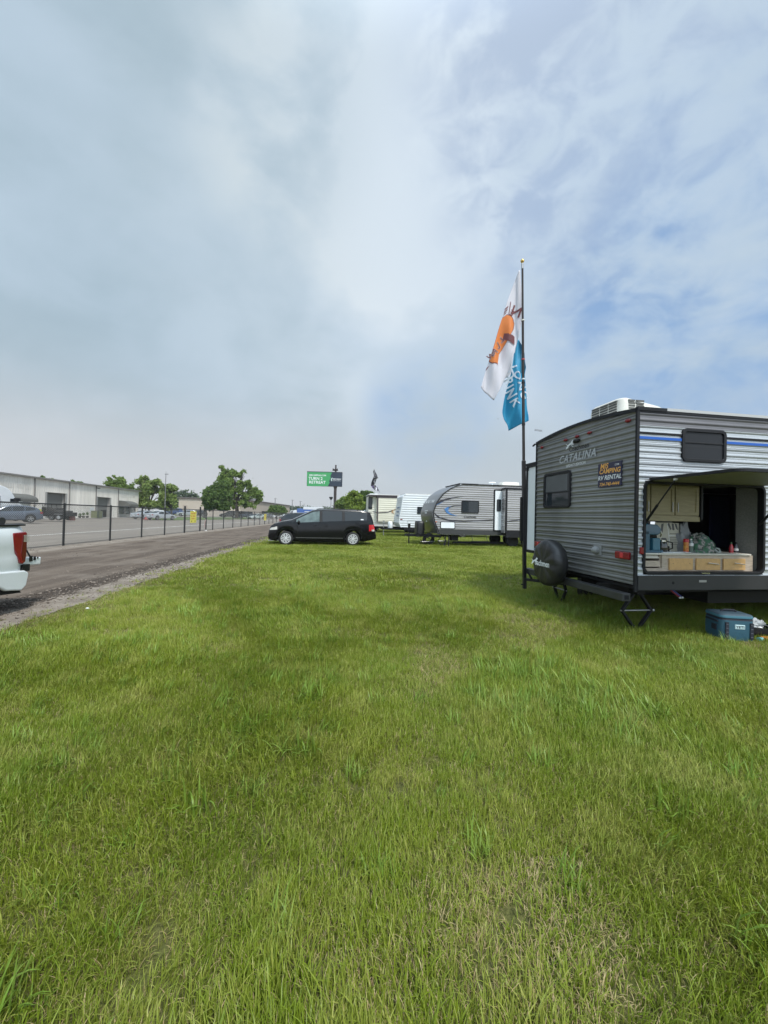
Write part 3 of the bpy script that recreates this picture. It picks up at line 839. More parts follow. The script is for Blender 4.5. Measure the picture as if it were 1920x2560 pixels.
CAMO = bpy.data.materials.new('patterned_fabric'); CAMO.use_nodes = True
_t = CAMO.node_tree; _b = NB(_t); _o = _b.n('ShaderNodeTexCoord').outputs['Object']
_n = _b.noise(_o, 17, 1.5, .5, .6); _n2 = _b.noise(_o, 31, 2, .5, .4)
_c = _b.mix(_b.ramp(_n, .46, .49), (.02, .10, .045), (.10, .12, .11)); _c = _b.mix(_b.ramp(_n, .56, .58), _c, (.25, .24, .22)); _c = _b.mix(_b.ramp(_n2, .60, .62), _c, (.012, .02, .016))
_t.links.new(_c, _t.nodes['Principled BSDF'].inputs['Base Color']); _t.nodes['Principled BSDF'].inputs['Roughness'].default_value = .6
k = on_counter('patterned_bag', 'green and white patterned plastic bag slumped mid counter', 'bag', 1.29, .27)
crumpled(.22, .14, .26, 3.1).build('bag', CAMO, k, smooth=70)
mb = MB(); mb.tube([(.10, -.13, .05), (.13, -.15, .015), (.17, -.15, .02), (.17, -.13, .06), (.13, -.12, .07)], .012); mb.build('strap', M('pale_strap', (.3, .34, .32), .6), k)
p = TL(1.16, .42, KT)
k = thing('folded_cloth', 'pale grey cloth draped on top behind the patterned bag', 'cloth', p, TYAW)
crumpled(.17, .10, .40, 7.7, amp=.3).build('cloth', M('grey_cloth', (.27, .28, .29), .8, var=.3), k, smooth=60)
for i, (x, lab, cc) in enumerate(((1.80, 'small red sauce bottle at the right end of the counter', (.30, .02, .03)), (1.885, 'small dark sauce bottle with white label beside the red one', (.05, .05, .06)))):
    k = on_counter('sauce_bottle', lab, 'bottle', x, .25, 'sauce bottles at the right of the counter')
    mb = MB(); mb.lathe([(0, 0), (.026, 0), (.028, .06), (.022, .10), (.011, .125), (.011, .13), (0, .13)], 16, axis='z'); mb.build('bottle', M('sauce%d' % i, cc, .25, coat=.4), k, smooth=40)
    mb = MB(); mb.cyl((0, 0, .125), (0, 0, .155), .013, .010); mb.build('cap', M('green_cap', (.02, .06, .02), .5) if i == 0 else LOGO_B, k)
    if i:
        mb = MB(); mb.lathe([(.0285, .03), (.0288, .03), (.0288, .065), (.0285, .065)], 16, axis='z'); mb.build('label', LOGO_W, k)

# ------------------------------------------------------------------ soft cooler and odds and ends beside it on the grass
cp = gnd(1850, 1606)
ck = thing('soft_cooler', 'blue soft sided cooler on the grass beside the silver trailer', 'cooler', (cp.x + .02, cp.y + .17, .0), R(-14))
FAB = M('cooler_fabric', (.022, .085, .125), .65, var=.15, vs=20, bump=.3, bs=200); FABT = M('cooler_fabric_top', (.03, .06, .085), .7, var=.2, vs=20)
FABL = M('cooler_band', (.05, .15, .20), .6); WEB = M('webbing', (.010, .012, .022), .7)
wx, wy, hz = .40, .34, .275
mb = MB()
rows = [[(p[0], p[1], z) for p in rr(0, 0, wx * f, wy * f, .07, 6)] for f, z in ((.97, .0), (1, .03), (1.01, .16), (.99, hz))]
for q in rows: q.append(q[0])
mb.grid(rows); mb.build('body', FAB, ck, smooth=50)
mb = MB(); rows = [[(p[0], p[1], z) for p in rr(0, 0, wx * f, wy * f, .07, 6)] for f, z in ((.995, hz - .002), (.975, hz + .008), (.975, hz + .02), (.995, hz + .028))]
for q in rows: q.append(q[0])
mb.grid(rows); mb.build('zip', WEB, ck, smooth=50)
mb = MB(); rows = [[(p[0], p[1], z) for p in rr(0, 0, wx * f, wy * f, .07, 6)] for f, z in ((1.0, hz + .026), (1.01, hz + .04), (.99, hz + .058))]
for q in rows: q.append(q[0])
mb.grid(rows); mb.build('lid_band', FABL, ck, smooth=50)
mb = MB(); rows = [[(p[0], p[1], z) for p in rr(0, 0, wx * f, wy * f, .065 * f, 6)] for f, z in ((.985, hz + .055), (.95, hz + .068), (.6, hz + .078), (.05, hz + .08))]
for q in rows: q.append(q[0])
mb.grid(rows); mb.build('lid', FABT, ck, smooth=60)
mb = MB(); mb.tube([(-.09, 0, hz + .078), (-.06, 0, hz + .10), (.06, 0, hz + .10), (.09, 0, hz + .078)], .012); mb.build('carry_handle', WEB, ck)
for x in (-.13, .15):
    mb = MB(); mb.bb(x - .019, x + .019, -wy / 2 - .010, -wy / 2 + .01, .045, .25)
    w_ = mb.build('webbing_strip', WEB, ck)
    for z in (.07, .12, .17, .22): mb = MB(); mb.bb(x - .012, x + .012, -wy / 2 - .012, -wy / 2 - .009, z, z + .006); mb.build('webbing_stitch', M('stitch', (.12, .13, .15), .7), w_)
mb = MB(); mb.bb(-.04, .075, -wy / 2 - .008, -wy / 2 + .012, .165, .222); bd = mb.build('name_badge', M('pale_badge', (.42, .56, .58), .5), ck, bevel=.006)
mb = MB(); letters(mb, 'YETI', .042, lambda x, y: (.0175 + x * 1.15, -wy / 2 - .0095, .1935 + y), bold=.02); mb.build('lettering', WEB, bd)
mb = MB(); mb.bb(-wx / 2 - .012, -wx / 2 + .012, -.12, .10, .235, .258); mb.bb(-wx / 2 - .016, -wx / 2 + .01, -.10, -.02, .13, .20); mb.build('side_buckle', WEB, ck)
def clutter(name, label, cat, dx, dy, rz=0.0):
    return thing(name, label, cat, (ck.location.x + dx, ck.location.y + dy, 0), rz)
k = clutter('black_crate', 'low black tray of tools on the grass right of the cooler', 'tray', .52, .05, R(-4))
mb = MB(); mb.bb(-.24, .24, -.14, .14, .075, .085).bb(-.24, .24, -.14, -.13, .08, .14).bb(-.24, .24, .13, .14, .08, .14).bb(-.24, -.23, -.13, .13, .08, .14).bb(.23, .24, -.13, .13, .08, .14)
mb.bb(-.22, .22, -.12, .12, .002, .08); mb.build('tray', LOGO_B, k)
k = clutter('orange_box', 'orange carton lying in front of the black tray', 'box', .56, -.16, R(-6))
mb = MB(); mb.bb(-.22, .22, -.05, .05, .004, .055); mb.build('carton', M('orange_card', (.50, .19, .03), .5, var=.3, vs=14), k, bevel=.004)
k = clutter('teal_cup', 'pale teal plastic cup lying next to the cooler', 'cup', .275, -.16, R(20))
mb = MB(); mb.cyl((-.04, 0, .032), (.05, 0, .028), .032, .024, 16); mb.build('cup', M('teal_plastic', (.16, .42, .42), .35), k, smooth=40)
mb = MB(); mb.cyl((.045, 0, .029), (.056, 0, .028), .026, .026, 16); mb.build('rim', LOGO_W, k, smooth=40)
k = clutter('crumpled_bag', 'crumpled clear bag lying on the black tray', 'bag', .44, .06)
o_ = crumpled(.14, .09, .09, 5.5, 22, 12, .5).build('bag', M('clear_bag', (.5, .51, .52), .2, coat=.5, var=.5, vs=20), k, smooth=30); o_.location.z = .14
k = clutter('metal_tongs', 'metal tongs resting across the bag on the tray', 'tongs', .47, .02)
mb = MB(); mb.bar((-.16, .05, .25), (.12, -.05, .15), .016, .006); mb.bar((-.15, .07, .25), (.13, -.02, .15), .016, .006); mb.build('tongs', GALV, k)

# ------------------------------------------------------------------ telescoping flagpole and its two flags
base = TL(-.22, 2.42, .19)
top = at(1306, 655, base.y * math.cos(YAW) + base.x * math.sin(YAW) - .05)
ax = (top - base)
fp = thing('flagpole', 'tall black telescoping flagpole with gold ball mounted at the trailer bumper', 'flagpole', base)
def along(h): return Vector((0, 0, 0)) + ax * (h / ax.z)
mb = MB(); mb.bar(along(-.02), along(2.45), .062, .062); mb.build('mounting_sleeve', M('sleeve_paint', (.020, .019, .021), .4, .2, var=.3), fp, bevel=.006)
PM = M('pole_bronze', (.035, .028, .025), .35, .5, var=.2)
for h0, h1, r in ((2.45, 3.95, .0265), (3.95, 5.15, .023), (5.15, ax.z - .03, .019)):
    mb = MB(); mb.cyl(along(h0), along(h1), r, r, 14); mb.build('pole_section', PM, fp, smooth=40)
for h in (3.15, 3.95): mb = MB(); mb.cyl(along(h - .02), along(h + .02), .033, .033, 14); mb.build('collar', BLACK, fp)
for h, c in ((4.40, (.4, .06, .06)), (4.02, (.6, .62, .63)), (5.15, (.55, .55, .5))):
    mb = MB(); mb.cyl(along(h - .012), along(h + .012), .031, .031, 12); mb.build('flag_ring', M('ring%.2f' % h, c, .4), fp)
mb = MB(); mb.ball(along(ax.z + .02), .036); mb.cyl(along(ax.z - .05), along(ax.z), .012); mb.build('gold_ball', M('gold', (.62, .42, .14), .25, .9), fp, smooth=60)
mb = MB(); mb.cyl(along(ax.z - .13), along(ax.z - .03), .0215); mb.build('tip_collar', GALV, fp)
mb = MB(); q = TM.to_3x3() @ Vector((.06, 0, 0)); q2 = TM.to_3x3() @ Vector((.12, -.95, 0))
mb.bar((0, 0, .16), q + q2 * 1.0 + Vector((0, 0, .24)), .05, .05); mb.bar((0, 0, .40), q2 * .22 + Vector((0, 0, .20)), .03, .02); mb.bar((-.07, 0, .06), (.0, 0, .06), .02, .02)
mb.build('bracket', STEEL, fp)
mb = MB(); mb.bb(-.11, -.04, -.03, .03, .90, 1.75); mb.build('side_clamp', STEEL, fp)

# flags: drawn in metres in the upright plane through the pole, then bent with folds in depth
UX = Vector((math.cos(YAW), -math.sin(YAW), 0)); UY = Vector((math.sin(YAW), math.cos(YAW), 0)); DEP = base.dot(UY)
S8 = DEP / FPX / 4.61
def uv8(X, Y):
    """position on the enlarged photo crop -> metres right of the pole foot, height above ground"""
    w = at(1180 + X / 4.61, 620 + Y / 4.61, DEP); return ((w - base).dot(UX), w.z)


def flag(name, label, cat, left, right, mat, fold_fn, nu=36, nv=70):
    """left/right: edge polylines (X, Y) on the crop with equal parameter"""
    def edge(pl, t):
        pl = [uv8(*p) for p in pl]
        L_ = [0]
        for a, b in zip(pl[:-1], pl[1:]): L_.append(L_[-1] + math.dist(a, b))
        s = t * L_[-1]
        for i in range(len(pl) - 1):
            if s <= L_[i + 1] + 1e-9:
                f = (s - L_[i]) / max(1e-9, L_[i + 1] - L_[i]); return [pl[i][k] + (pl[i + 1][k] - pl[i][k]) * f for k in (0, 1)]
        return pl[-1]
    mb = MB(); rows = []
    for j in range(nv + 1):
        a, b = edge(left, j / nv), edge(right, j / nv)
        rows.append([to3(a[0] + (b[0] - a[0]) * i / nu, a[1] + (b[1] - a[1]) * i / nu, fold_fn) for i in range(nu + 1)])
    mb.grid(rows)
    t = thing(name, label, cat, (base.x, base.y, 0))
    o = mb.build('cloth', mat, t, smooth=80); o.modifiers.new('s', 'SOLIDIFY').thickness = .002
    return t
def to3(u, z, fn, off=0.0): return UX * u + UY * (fn(u, z) - off) + Vector((0, 0, z))


def flag_mat(name, col, tr):
    m = bpy.data.materials.new(name); m.use_nodes = True; t = m.node_tree; b = NB(t); t.nodes.clear()
    d_ = b.n('ShaderNodeBsdfPrincipled'); d_.inputs['Base Color'].default_value = (*col, 1); d_.inputs['Roughness'].default_value = .6; d_.inputs['Sheen Weight'].default_value = .1
    bn = b.n('ShaderNodeBump'); bn.inputs['Strength'].default_value = .25; t.links.new(b.noise(b.n('ShaderNodeTexCoord').outputs['Object'], 9, 4, .5), bn.inputs['Height']); t.links.new(bn.outputs[0], d_.inputs['Normal'])
    r_ = b.n('ShaderNodeBsdfTranslucent'); r_.inputs[0].default_value = (*col, 1)
    mx = b.n('ShaderNodeMixShader'); mx.inputs[0].default_value = tr; t.links.new(d_.outputs[0], mx.inputs[1]); t.links.new(r_.outputs[0], mx.inputs[2])
    o = b.n('ShaderNodeOutputMaterial'); t.links.new(mx.outputs[0], o.inputs[0]); return m


FW, FT = flag_mat('white_flag_cloth', (.68, .67, .72), .4), flag_mat('teal_flag_cloth', (.015, .29, .50), .35)
F_OR, F_BR, F_PK = flag_mat('orange_print_cloth', (.85, .26, .06), .4), flag_mat('maroon_print', (.16, .045, .05), .25), flag_mat('pale_print', (.66, .60, .62), .35)
def fw(u, z): return .03 * math.sin(u * 17 + z * 2.2) * min(1, (6.3 - z) / 1.2) + .015 * math.sin(u * 31 - z * 4) * min(1, (6.3 - z) / 1.5) + .03 * mnoise.noise((u * 4, z * 2.5, 1)) * min(1, (6.3 - z) / 1.5)
def ft(u, z): return .10 + .06 * math.sin(u * 15 + z * 2) + .03 * math.sin(u * 29 - z * 5)
wf_ = flag('flag', 'white flag with orange barrel emblem hanging upper on the tall pole', 'flag',
           [(553, 232), (415, 600), (310, 940), (205, 1290), (105, 1605)], [(566, 236), (600, 700), (560, 980), (400, 1480), (255, 1752)], FW, fw)
# the right part that folds back over, hanging lower and further away
mb = MB()
def fw2(u, z): return fw(u, z) + .05
pl = [(600, 700), (575, 930), (505, 1195), (470, 1210), (462, 1440), (405, 1475), (330, 1300), (440, 1000)]
def add_decal(mb, pts, fn, off, sub=1):
    """polygon on the crop, cut into thin strips so that it follows the folds"""
    P2 = [uv8(*p) for p in pts]
    zs = np.linspace(min(p[1] for p in P2), max(p[1] for p in P2), max(2, int((max(p[1] for p in P2) - min(p[1] for p in P2)) / .02)))
    n = len(P2)
    def span(z):
        xs = []
        for i in range(n):
            a, b = P2[i], P2[(i + 1) % n]
            if (a[1] - z) * (b[1] - z) <= 0 and a[1] != b[1]: xs.append(a[0] + (b[0] - a[0]) * (z - a[1]) / (b[1] - a[1]))
        return (min(xs), max(xs)) if xs else None
    for z0, z1 in zip(zs[:-1], zs[1:]):
        e = (z1 - z0) * .001
        s0, s1 = span(z0 + e), span(z1 - e)
        if not s0 or not s1: continue
        k = max(1, int((s0[1] - s0[0]) / .03))
        for i in range(k):
            q = [(s0[0] + (s0[1] - s0[0]) * i / k, z0), (s0[0] + (s0[1] - s0[0]) * (i + 1) / k, z0), (s1[0] + (s1[1] - s1[0]) * (i + 1) / k, z1), (s1[0] + (s1[1] - s1[0]) * i / k, z1)]
            mb._add([to3(u, z, fn, off) for u, z in q], [(0, 1, 2, 3)])
    return mb
add_decal(mb, pl, fw2, -.0).build('folded_corner', FW, wf_, smooth=80)
barrel = [(405, 762), (445, 775), (475, 805), (492, 860), (480, 930), (440, 1000), (360, 1150), (325, 1200), (300, 1335), (240, 1325), (205, 1290), (310, 945), (352, 800)]
def grow(pl, g):
    cx_, cy_ = sum(p[0] for p in pl) / len(pl), sum(p[1] for p in pl) / len(pl)
    return [(cx_ + (x - cx_) * (1 + g), cy_ + (y - cy_) * (1 + g * .45)) for x, y in pl]
mb = MB(); add_decal(mb, [(x + (5 if x > 330 else 1), y + (4 if y > 1200 else -5)) for x, y in grow(barrel, .035)], fw, .006); mb.build('emblem_outline', F_BR, wf_)
mb = MB(); add_decal(mb, barrel, fw, .010); mb.build('emblem', F_OR, wf_)
mb = MB(); add_decal(mb, [(378, 972), (497, 1010), (492, 1112), (365, 1040)], fw, .014); mb.build('emblem_band', F_BR, wf_)
for pts in ([(385, 690), (425, 655), (430, 668), (378, 712)], [(378, 722), (418, 690), (420, 700), (372, 742)], [(372, 752), (410, 722), (410, 732), (366, 766)], [(452, 600), (460, 602), (432, 770), (424, 766)]): mb = MB(); add_decal(mb, pts, fw, .008); mb.build('printed_stroke', F_BR, wf_)
for pts in ([(362, 1305), (424, 1262), (426, 1272), (366, 1320)], [(378, 1325), (410, 1345), (412, 1365), (390, 1345)], [(190, 1350), (212, 1345), (168, 1400), (165, 1395)], [(296, 1405), (310, 1435), (288, 1438)]): mb = MB(); add_decal(mb, pts, fw, -.035 if pts[0][0] > 300 else .008); mb.build('printed_stroke', F_BR, wf_)
def fine(vs, fs, lim):
    """split lettering triangles until no edge is longer than lim"""
    vs = list(vs); work = [tuple(f[:3]) for f in fs] + [(f[0], f[2], f[3]) for f in fs if len(f) == 4]; out = []
    mid = {}
    def mp_(a, b):
        k = (min(a, b), max(a, b))
        if k not in mid: mid[k] = len(vs); vs.append(((vs[a][0] + vs[b][0]) / 2, (vs[a][1] + vs[b][1]) / 2))
        return mid[k]
    while work:
        a, b, c = work.pop(); e = [(math.dist(vs[p], vs[q]), p, q, r) for p, q, r in ((a, b, c), (b, c, a), (c, a, b))]
        L_, p, q, r = max(e)
        if L_ > lim: m_ = mp_(p, q); work += [(p, m_, r), (m_, q, r)]
        else: out.append((a, b, c))
    return vs, out
def flag_letter(mb, ch, X, Y, size, rot, fn, off, mirror=1, **kw):
    u0_, z0_ = uv8(X, Y); c, s = math.cos(R(rot)), math.sin(R(rot))
    vs, fs = fine(*text2d(ch, size, **kw), .025)
    mb._add([to3(u0_ + (mirror * x * c - y * s), z0_ + (mirror * x * s + y * c), fn, off) for x, y in vs], fs)
mb = MB(); flag_letter(mb, 'N', 520, 720, .27, -18, fw, .010, -1, bold=.016); mb.build('lettering', F_BR, wf_)
mb = MB(); flag_letter(mb, 'E', 462, 745, .17, -28, fw, .016, -1, bold=.012)
mb.build('lettering', F_BR, wf_)
mbo, mbi = MB(), MB()
for ch, X, Y, rot, sz in (('A', 262, 1190, 38, .15), ('L', 312, 1118, 40, .15), ('L', 352, 1045, 42, .14), ('W', 222, 1240, 36, .13)):
    flag_letter(mbo, ch, X, Y, sz, rot, fw, .015, -1, bold=.055); flag_letter(mbi, ch, X, Y, sz, rot, fw, .019, -1, bold=.01)
mbo.build('letter_outline', F_PK, wf_); mbi.build('lettering', F_BR, wf_)

tf_ = flag('flag', 'teal flag with white lettering hanging lower on the tall pole', 'flag',
           [(560, 985), (500, 1180), (470, 1420), (420, 1640), (373, 1865), (410, 1960), (437, 2020), (453, 2085)], [(590, 1000), (640, 1180), (662, 1330), (650, 1420), (655, 1590), (672, 1720), (692, 1900), (692, 1965)], FT, ft)
mb = MB()
for w_, X, Y in (('LONG', 560, 1520), ('DRINK', 470, 1610)):
    pass
for ch, X, Y in (('L', 500, 1365), ('O', 545, 1450), ('N', 592, 1560), ('G', 630, 1670), ('D', 452, 1440), ('R', 442, 1515), ('I', 447, 1580), ('N', 465, 1660), ('K', 512, 1765)):
    flag_letter(mb, ch, X, Y, .225, -63, ft, .012, 1, bold=.022)
mb.build('lettering', flag_mat('pale_blue_print', (.62, .70, .78), .3), tf_)
mb = MB(); add_decal(mb, [(590, 1010), (640, 1180), (660, 1330), (640, 1395), (600, 1400), (596, 1200)], ft, .010); mb.build('painted_fold_shade', flag_mat('teal_fold_shade', (.008, .09, .16), .1), tf_)  # shade of the fold painted on the cloth as a darker teal patch

# ------------------------------------------------------------------ cars
def interp(pl, x):
    if x <= pl[0][0]: return pl[0][1]
    for (a, b), (c, d) in zip(pl[:-1], pl[1:]):
        if x <= c: return b + (d - b) * (x - a) / (c - a) if c > a else d
    return pl[-1][1]


def paint(name, col, rough=.22, metal=.0):
    return M(name, col, rough, metal, coat=.3, var=.05, vs=2)


def wheel(parent, x, y, r, wd, style='alloy', rimcol=None, rim_r=.66, n=24):
    s = -1 if y < 0 else 1
    mb = MB(); h = wd / 2
    mb.lathe([(.0, -h * .6), (r * .55, -h * .8), (r * rim_r, -h * .98), (r * .86, -h), (r * .97, -h * .75), (r, -h * .4), (r, h * .4), (r * .97, h * .75), (r * .86, h), (r * rim_r, h * .98), (r * .55, h * .8), (0, h * .6)], n, (x, y, r))
    w = mb.build('wheel', RUB, parent, smooth=40)
    mb = MB(); rc = rimcol or GALV; ro = r * rim_r
    f = y + s * (h + .002)
    if style == 'plain':
        mb.lathe([(0, f - s * .01), (ro * .3, f), (ro * .9, f - s * .004), (ro, f - s * .02)], n, (x, 0, r)); mb.build('rim', rc, w, smooth=40)
    else:
        mb.lathe([(ro * .90, f - s * .012), (ro * .93, f + s * .004), (ro, f + s * .002), (ro * 1.02, f - s * .02)], n, (x, 0, r))
        ns = 7 if style == 'cover' else 5
        for k in range(ns):
            a0 = 2 * math.pi * k / ns + .3
            for da in (-.17, .17):
                a, b = a0 + da * .5, a0 + da * 1.25
                p = (x + ro * .24 * math.cos(a), f - s * .004, r + ro * .24 * math.sin(a)); q = (x + ro * .93 * math.cos(b), f - s * .004, r + ro * .93 * math.sin(b))
                mb.bar(p, q, .02, ro * (.15 if style == 'cover' else .12)) if False else mb._add(
                    [(p[0] - math.sin(a) * ro * .055, p[1], p[2] + math.cos(a) * ro * .055), (p[0] + math.sin(a) * ro * .055, p[1], p[2] - math.cos(a) * ro * .055),
                     (q[0] + math.sin(b) * ro * .10, q[1], q[2] - math.cos(b) * ro * .10), (q[0] - math.sin(b) * ro * .10, q[1], q[2] + math.cos(b) * ro * .10)], [(0, 1, 2, 3)])
        mb.lathe([(0, f + s * .006), (ro * .22, f + s * .006), (ro * .27, f - s * .005)], 16, (x, 0, r))
        rm = mb.build('rim', rc, w, smooth=40)
        mb = MB(); mb.lathe([(0, f - s * .03), (ro * .97, f - s * .03)], n, (x, 0, r)); mb.build('rim_shadow', M('wheel_well_dark', (.02, .02, .02), .8), w)
    return w


class Car:
    """lofted body. local x runs from the nose (0) to the tail, the side shown to the photographer is y < 0"""
    def __init__(s, name, label, cat, loc, rz, L, Wd, top, belt, sill, wheels, wr_, pnt, group=None, tumble=.30, nose=.30, tail=.16, nst=70, glassm=None, arch=1.12):
        s.t = thing(name, label, cat, loc, rz, group); s.L, s.W = L, Wd; s.top, s.belt, s.sill = top, belt, sill; s.wx, s.r = wheels, wr_; s.tum = tumble; s.nose, s.tail, s.arch = nose, tail, arch
        xs = sorted(set([round(x, 4) for x in np.linspace(0, L, nst)] + [round(p[0], 4) for p in top + belt if 0 <= p[0] <= L] + [round(w + wr_ * arch * math.cos(a), 4) for w in wheels for a in np.linspace(0, math.pi, 13) if 0 <= w + wr_ * arch * math.cos(a) <= L]))
        s.xs = xs
        mb = MB(); mb.grid([s.section(x) for x in xs])
        mb.poly(s.section(xs[0])); mb.poly(s.section(xs[-1])[::-1])
        s.body = mb.build('body', pnt, s.t, smooth=32)
        s.gm = glassm or GLS

    def hw(s, x):
        w = s.W / 2
        if x < s.nose * 3: w *= 1 - .20 * (1 - x / (s.nose * 3)) ** 2
        if x > s.L - s.tail * 4: w *= 1 - .12 * ((x - (s.L - s.tail * 4)) / (s.tail * 4)) ** 2
        return w

    def prof(s, x):
        z1 = interp(s.top, x); zb_ = min(interp(s.belt, x), z1 - .012); zs = interp(s.sill, x) if isinstance(s.sill, list) else s.sill
        for w in s.wx:
            R_ = s.r * s.arch
            if abs(x - w) < R_: zs = max(zs, s.r + math.sqrt(R_ * R_ - (x - w) ** 2))
        zs = min(zs, zb_ - .06)
        w = s.hw(x); h = z1 - zb_
        wt = w * .965
        wroof = wt - s.tum * h * .85 if h > .10 else wt * .93
        return zs, zb_, z1, w, wt, wroof

    def section(s, x):
        zs, zb_, z1, w, wt, wr_ = s.prof(x); dz_ = zb_ - zs; h = z1 - zb_
        e = min(.075, h * .5)
        half = [(w * .90, zs), (w * .975, zs + dz_ * .10), (w, zs + dz_ * .38), (w * .997, zs + dz_ * .66), (w * .985, zs + dz_ * .86), (wt, zb_), (wr_, z1 - e), (wr_ - e * .45, z1 - e * .3), (wr_ * .82, z1), (wr_ * .4, z1 + .018)]
        return [(x, y, z) for y, z in half] + [(x, -y, z) for y, z in half[::-1]] + [(x, half[0][0], half[0][1])]

    def side_y(s, x, z):
        p = s.section(x)[:8]
        for (_, y0, z0), (_, y1, z1) in zip(p[:-1], p[1:]):
            if z0 <= z <= z1: return y0 + (y1 - y0) * (z - z0) / max(1e-6, z1 - z0)
        return p[-1][1] if z > p[-1][2] else p[0][1]

    def patch(s, name, mat, zlo, zhi, x0, x1, sides=(-1, 1), off=.006, parent=None, n=14, nz=4, gap=0.012):
        """piece following the body side between two curves"""
        out = []
        for sd_ in sides:
            mb = MB(); rows = []
            for x in np.linspace(x0, x1, n + 1):
                a = zlo(x) if callable(zlo) else zlo; b = zhi(x) if callable(zhi) else zhi
                if b < a + gap: b = a + .001
                rows.append([(x, sd_ * (s.side_y(x, a + (b - a) * k / nz) + off), a + (b - a) * k / nz) for k in range(nz + 1)])
            mb.grid(rows); out.append(mb.build(name, mat, parent or s.t, smooth=40))
        return out

    def side_window(s, x0, x1, m=None, top=.085, bot=.03, sides=(-1, 1), lean0=0.0, lean1=0.0):
        return s.patch('side_window', m or s.gm, lambda x: interp(s.belt, x) + bot, lambda x: max(interp(s.belt, x) + bot, interp(s.top, x) - top), x0, x1, sides)

    def top_glass(s, name, x0, x1, m=None, inset=.06, off=.008, n=8):
        mb = MB(); rows = []
        for x in np.linspace(x0, x1, n + 1):
            zs, zb_, z1, w, wt, wr_ = s.prof(x); e = min(.075, (z1 - zb_) * .5)
            rows.append([(x, y, z + off) for y, z in ((-(wr_ - inset - .02), z1 - e * .3), (-(wr_ * .82), z1), (-wr_ * .4, z1 + .018), (0, z1 + .02), (wr_ * .4, z1 + .018), (wr_ * .82, z1), (wr_ - inset - .02, z1 - e * .3))])
        mb.grid(rows); return mb.build(name, m or s.gm, s.t, smooth=60)

    def wheels(s, style='alloy', rc=None, rim_r=.66):
        for x in s.wx:
            for sd_ in (-1, 1): wheel(s.t, x, sd_ * (s.W / 2 - .125), s.r, .21, style, rc, rim_r)

    def box(s, name, mat, *a, bevel=.01, parent=None):
        mb = MB(); mb.bb(*a); return mb.build(name, mat, parent or s.t, bevel=bevel)

    def ends(s, head=True, zl=.68, zh=.82, tl=.80, th=1.0, tailm=None):
        for sd_ in (-1, 1):
            xh = .10; s.patch('headlight', CLEARL, zl, zh, .03, .42, (sd_,), .008, n=6)
            s.patch('tail_light', tailm or REDL, tl, th, s.L - .26, s.L - .02, (sd_,), .010, n=6)
        mb = MB(); w = s.hw(.0) * .6; mb.bb(-.015, .05, -w, w, zl - .18, zl + .04); mb.build('grille', BLACK, s.t)
        mb = MB(); w = s.hw(s.L); 
        mb.bb(s.L - .02, s.L + .012, -.26, .26, tl - .16, tl - .04); mb.build('licence_plate', LOGO_W, s.t)


# the black minivan
VO = gpx(716, 18.42); VYAW = R(5.0)
vd = Vector((math.cos(VYAW), math.sin(VYAW), 0)); vn = Vector((-math.sin(VYAW), math.cos(VYAW), 0))
VW = 2.0
vloc = VO - vd * .83 + vn * (VW / 2 - .02)
BLK = M('black_car_paint', (.005, .005, .006), .16, spec=.36)
top = [(0, .60), (.03, .72), (.10, .86), (.25, .965), (.63, 1.07), (1.13, 1.15), (1.5, 1.345), (1.88, 1.53), (2.1, 1.63), (2.5, 1.70), (3.4, 1.715), (4.3, 1.69), (4.66, 1.63), (4.80, 1.55), (4.92, 1.36), (5.02, 1.13), (5.12, .92), (5.16, .72), (5.22, .56)]
belt = [(0, .56), (.10, .80), (.25, .92), (.63, 1.03), (1.13, 1.09), (1.45, 1.01), (2.5, 1.06), (4.5, 1.17), (4.85, 1.16), (5.0, 1.06), (5.12, .86), (5.22, .53)]
top = [(0, .60), (.03, .76), (.10, .92), (.25, 1.03), (.63, 1.15), (1.08, 1.235), (1.45, 1.42), (1.87, 1.625), (2.09, 1.725), (2.3, 1.76), (2.6, 1.785), (3.4, 1.795), (4.45, 1.775), (4.78, 1.725), (4.92, 1.66), (5.01, 1.45), (5.08, 1.20), (5.13, 1.0), (5.17, .78), (5.22, .58)]
belt = [(0, .56), (.10, .86), (.25, .98), (.63, 1.10), (1.08, 1.16), (1.45, 1.08), (2.5, 1.14), (4.5, 1.245), (4.90, 1.25), (5.06, 1.14), (5.15, .90), (5.22, .54)]
van = Car('minivan', 'black minivan with white wheel covers parked on the grass beside the road', 'minivan', vloc, VYAW, 5.22, VW, top, belt, [(0, .30), (.2, .22), (.45, .20), (4.6, .22), (5.0, .30), (5.22, .36)], (.83, 4.05), .345, BLK, tumble=.30, nose=.22, tail=.20, nst=90)
TINT = M('tinted_privacy_glass', (.036, .040, .044), .05, spec=.36)
van.side_window(1.30, 2.40, GLSL); van.side_window(2.54, 3.50, TINT); van.side_window(3.63, 4.74, TINT)
van.top_glass('windscreen', 1.16, 2.06, glass('windscreen_glass', (.04, .05, .05), .05))
van.top_glass('rear_window', 4.93, 5.07, TINT, .10)
van.patch('pillar', BLACK, lambda x: interp(belt, x) + .02, lambda x: interp(top, x) - .08, 2.41, 2.53, off=.008)
van.patch('pillar', BLACK, lambda x: interp(belt, x) + .02, lambda x: interp(top, x) - .08, 3.51, 3.62, off=.008)
WCV = M('white_wheel_cover', (.60, .61, .61), .35, .3, var=.1)
van.wheels('cover', WCV, .69)
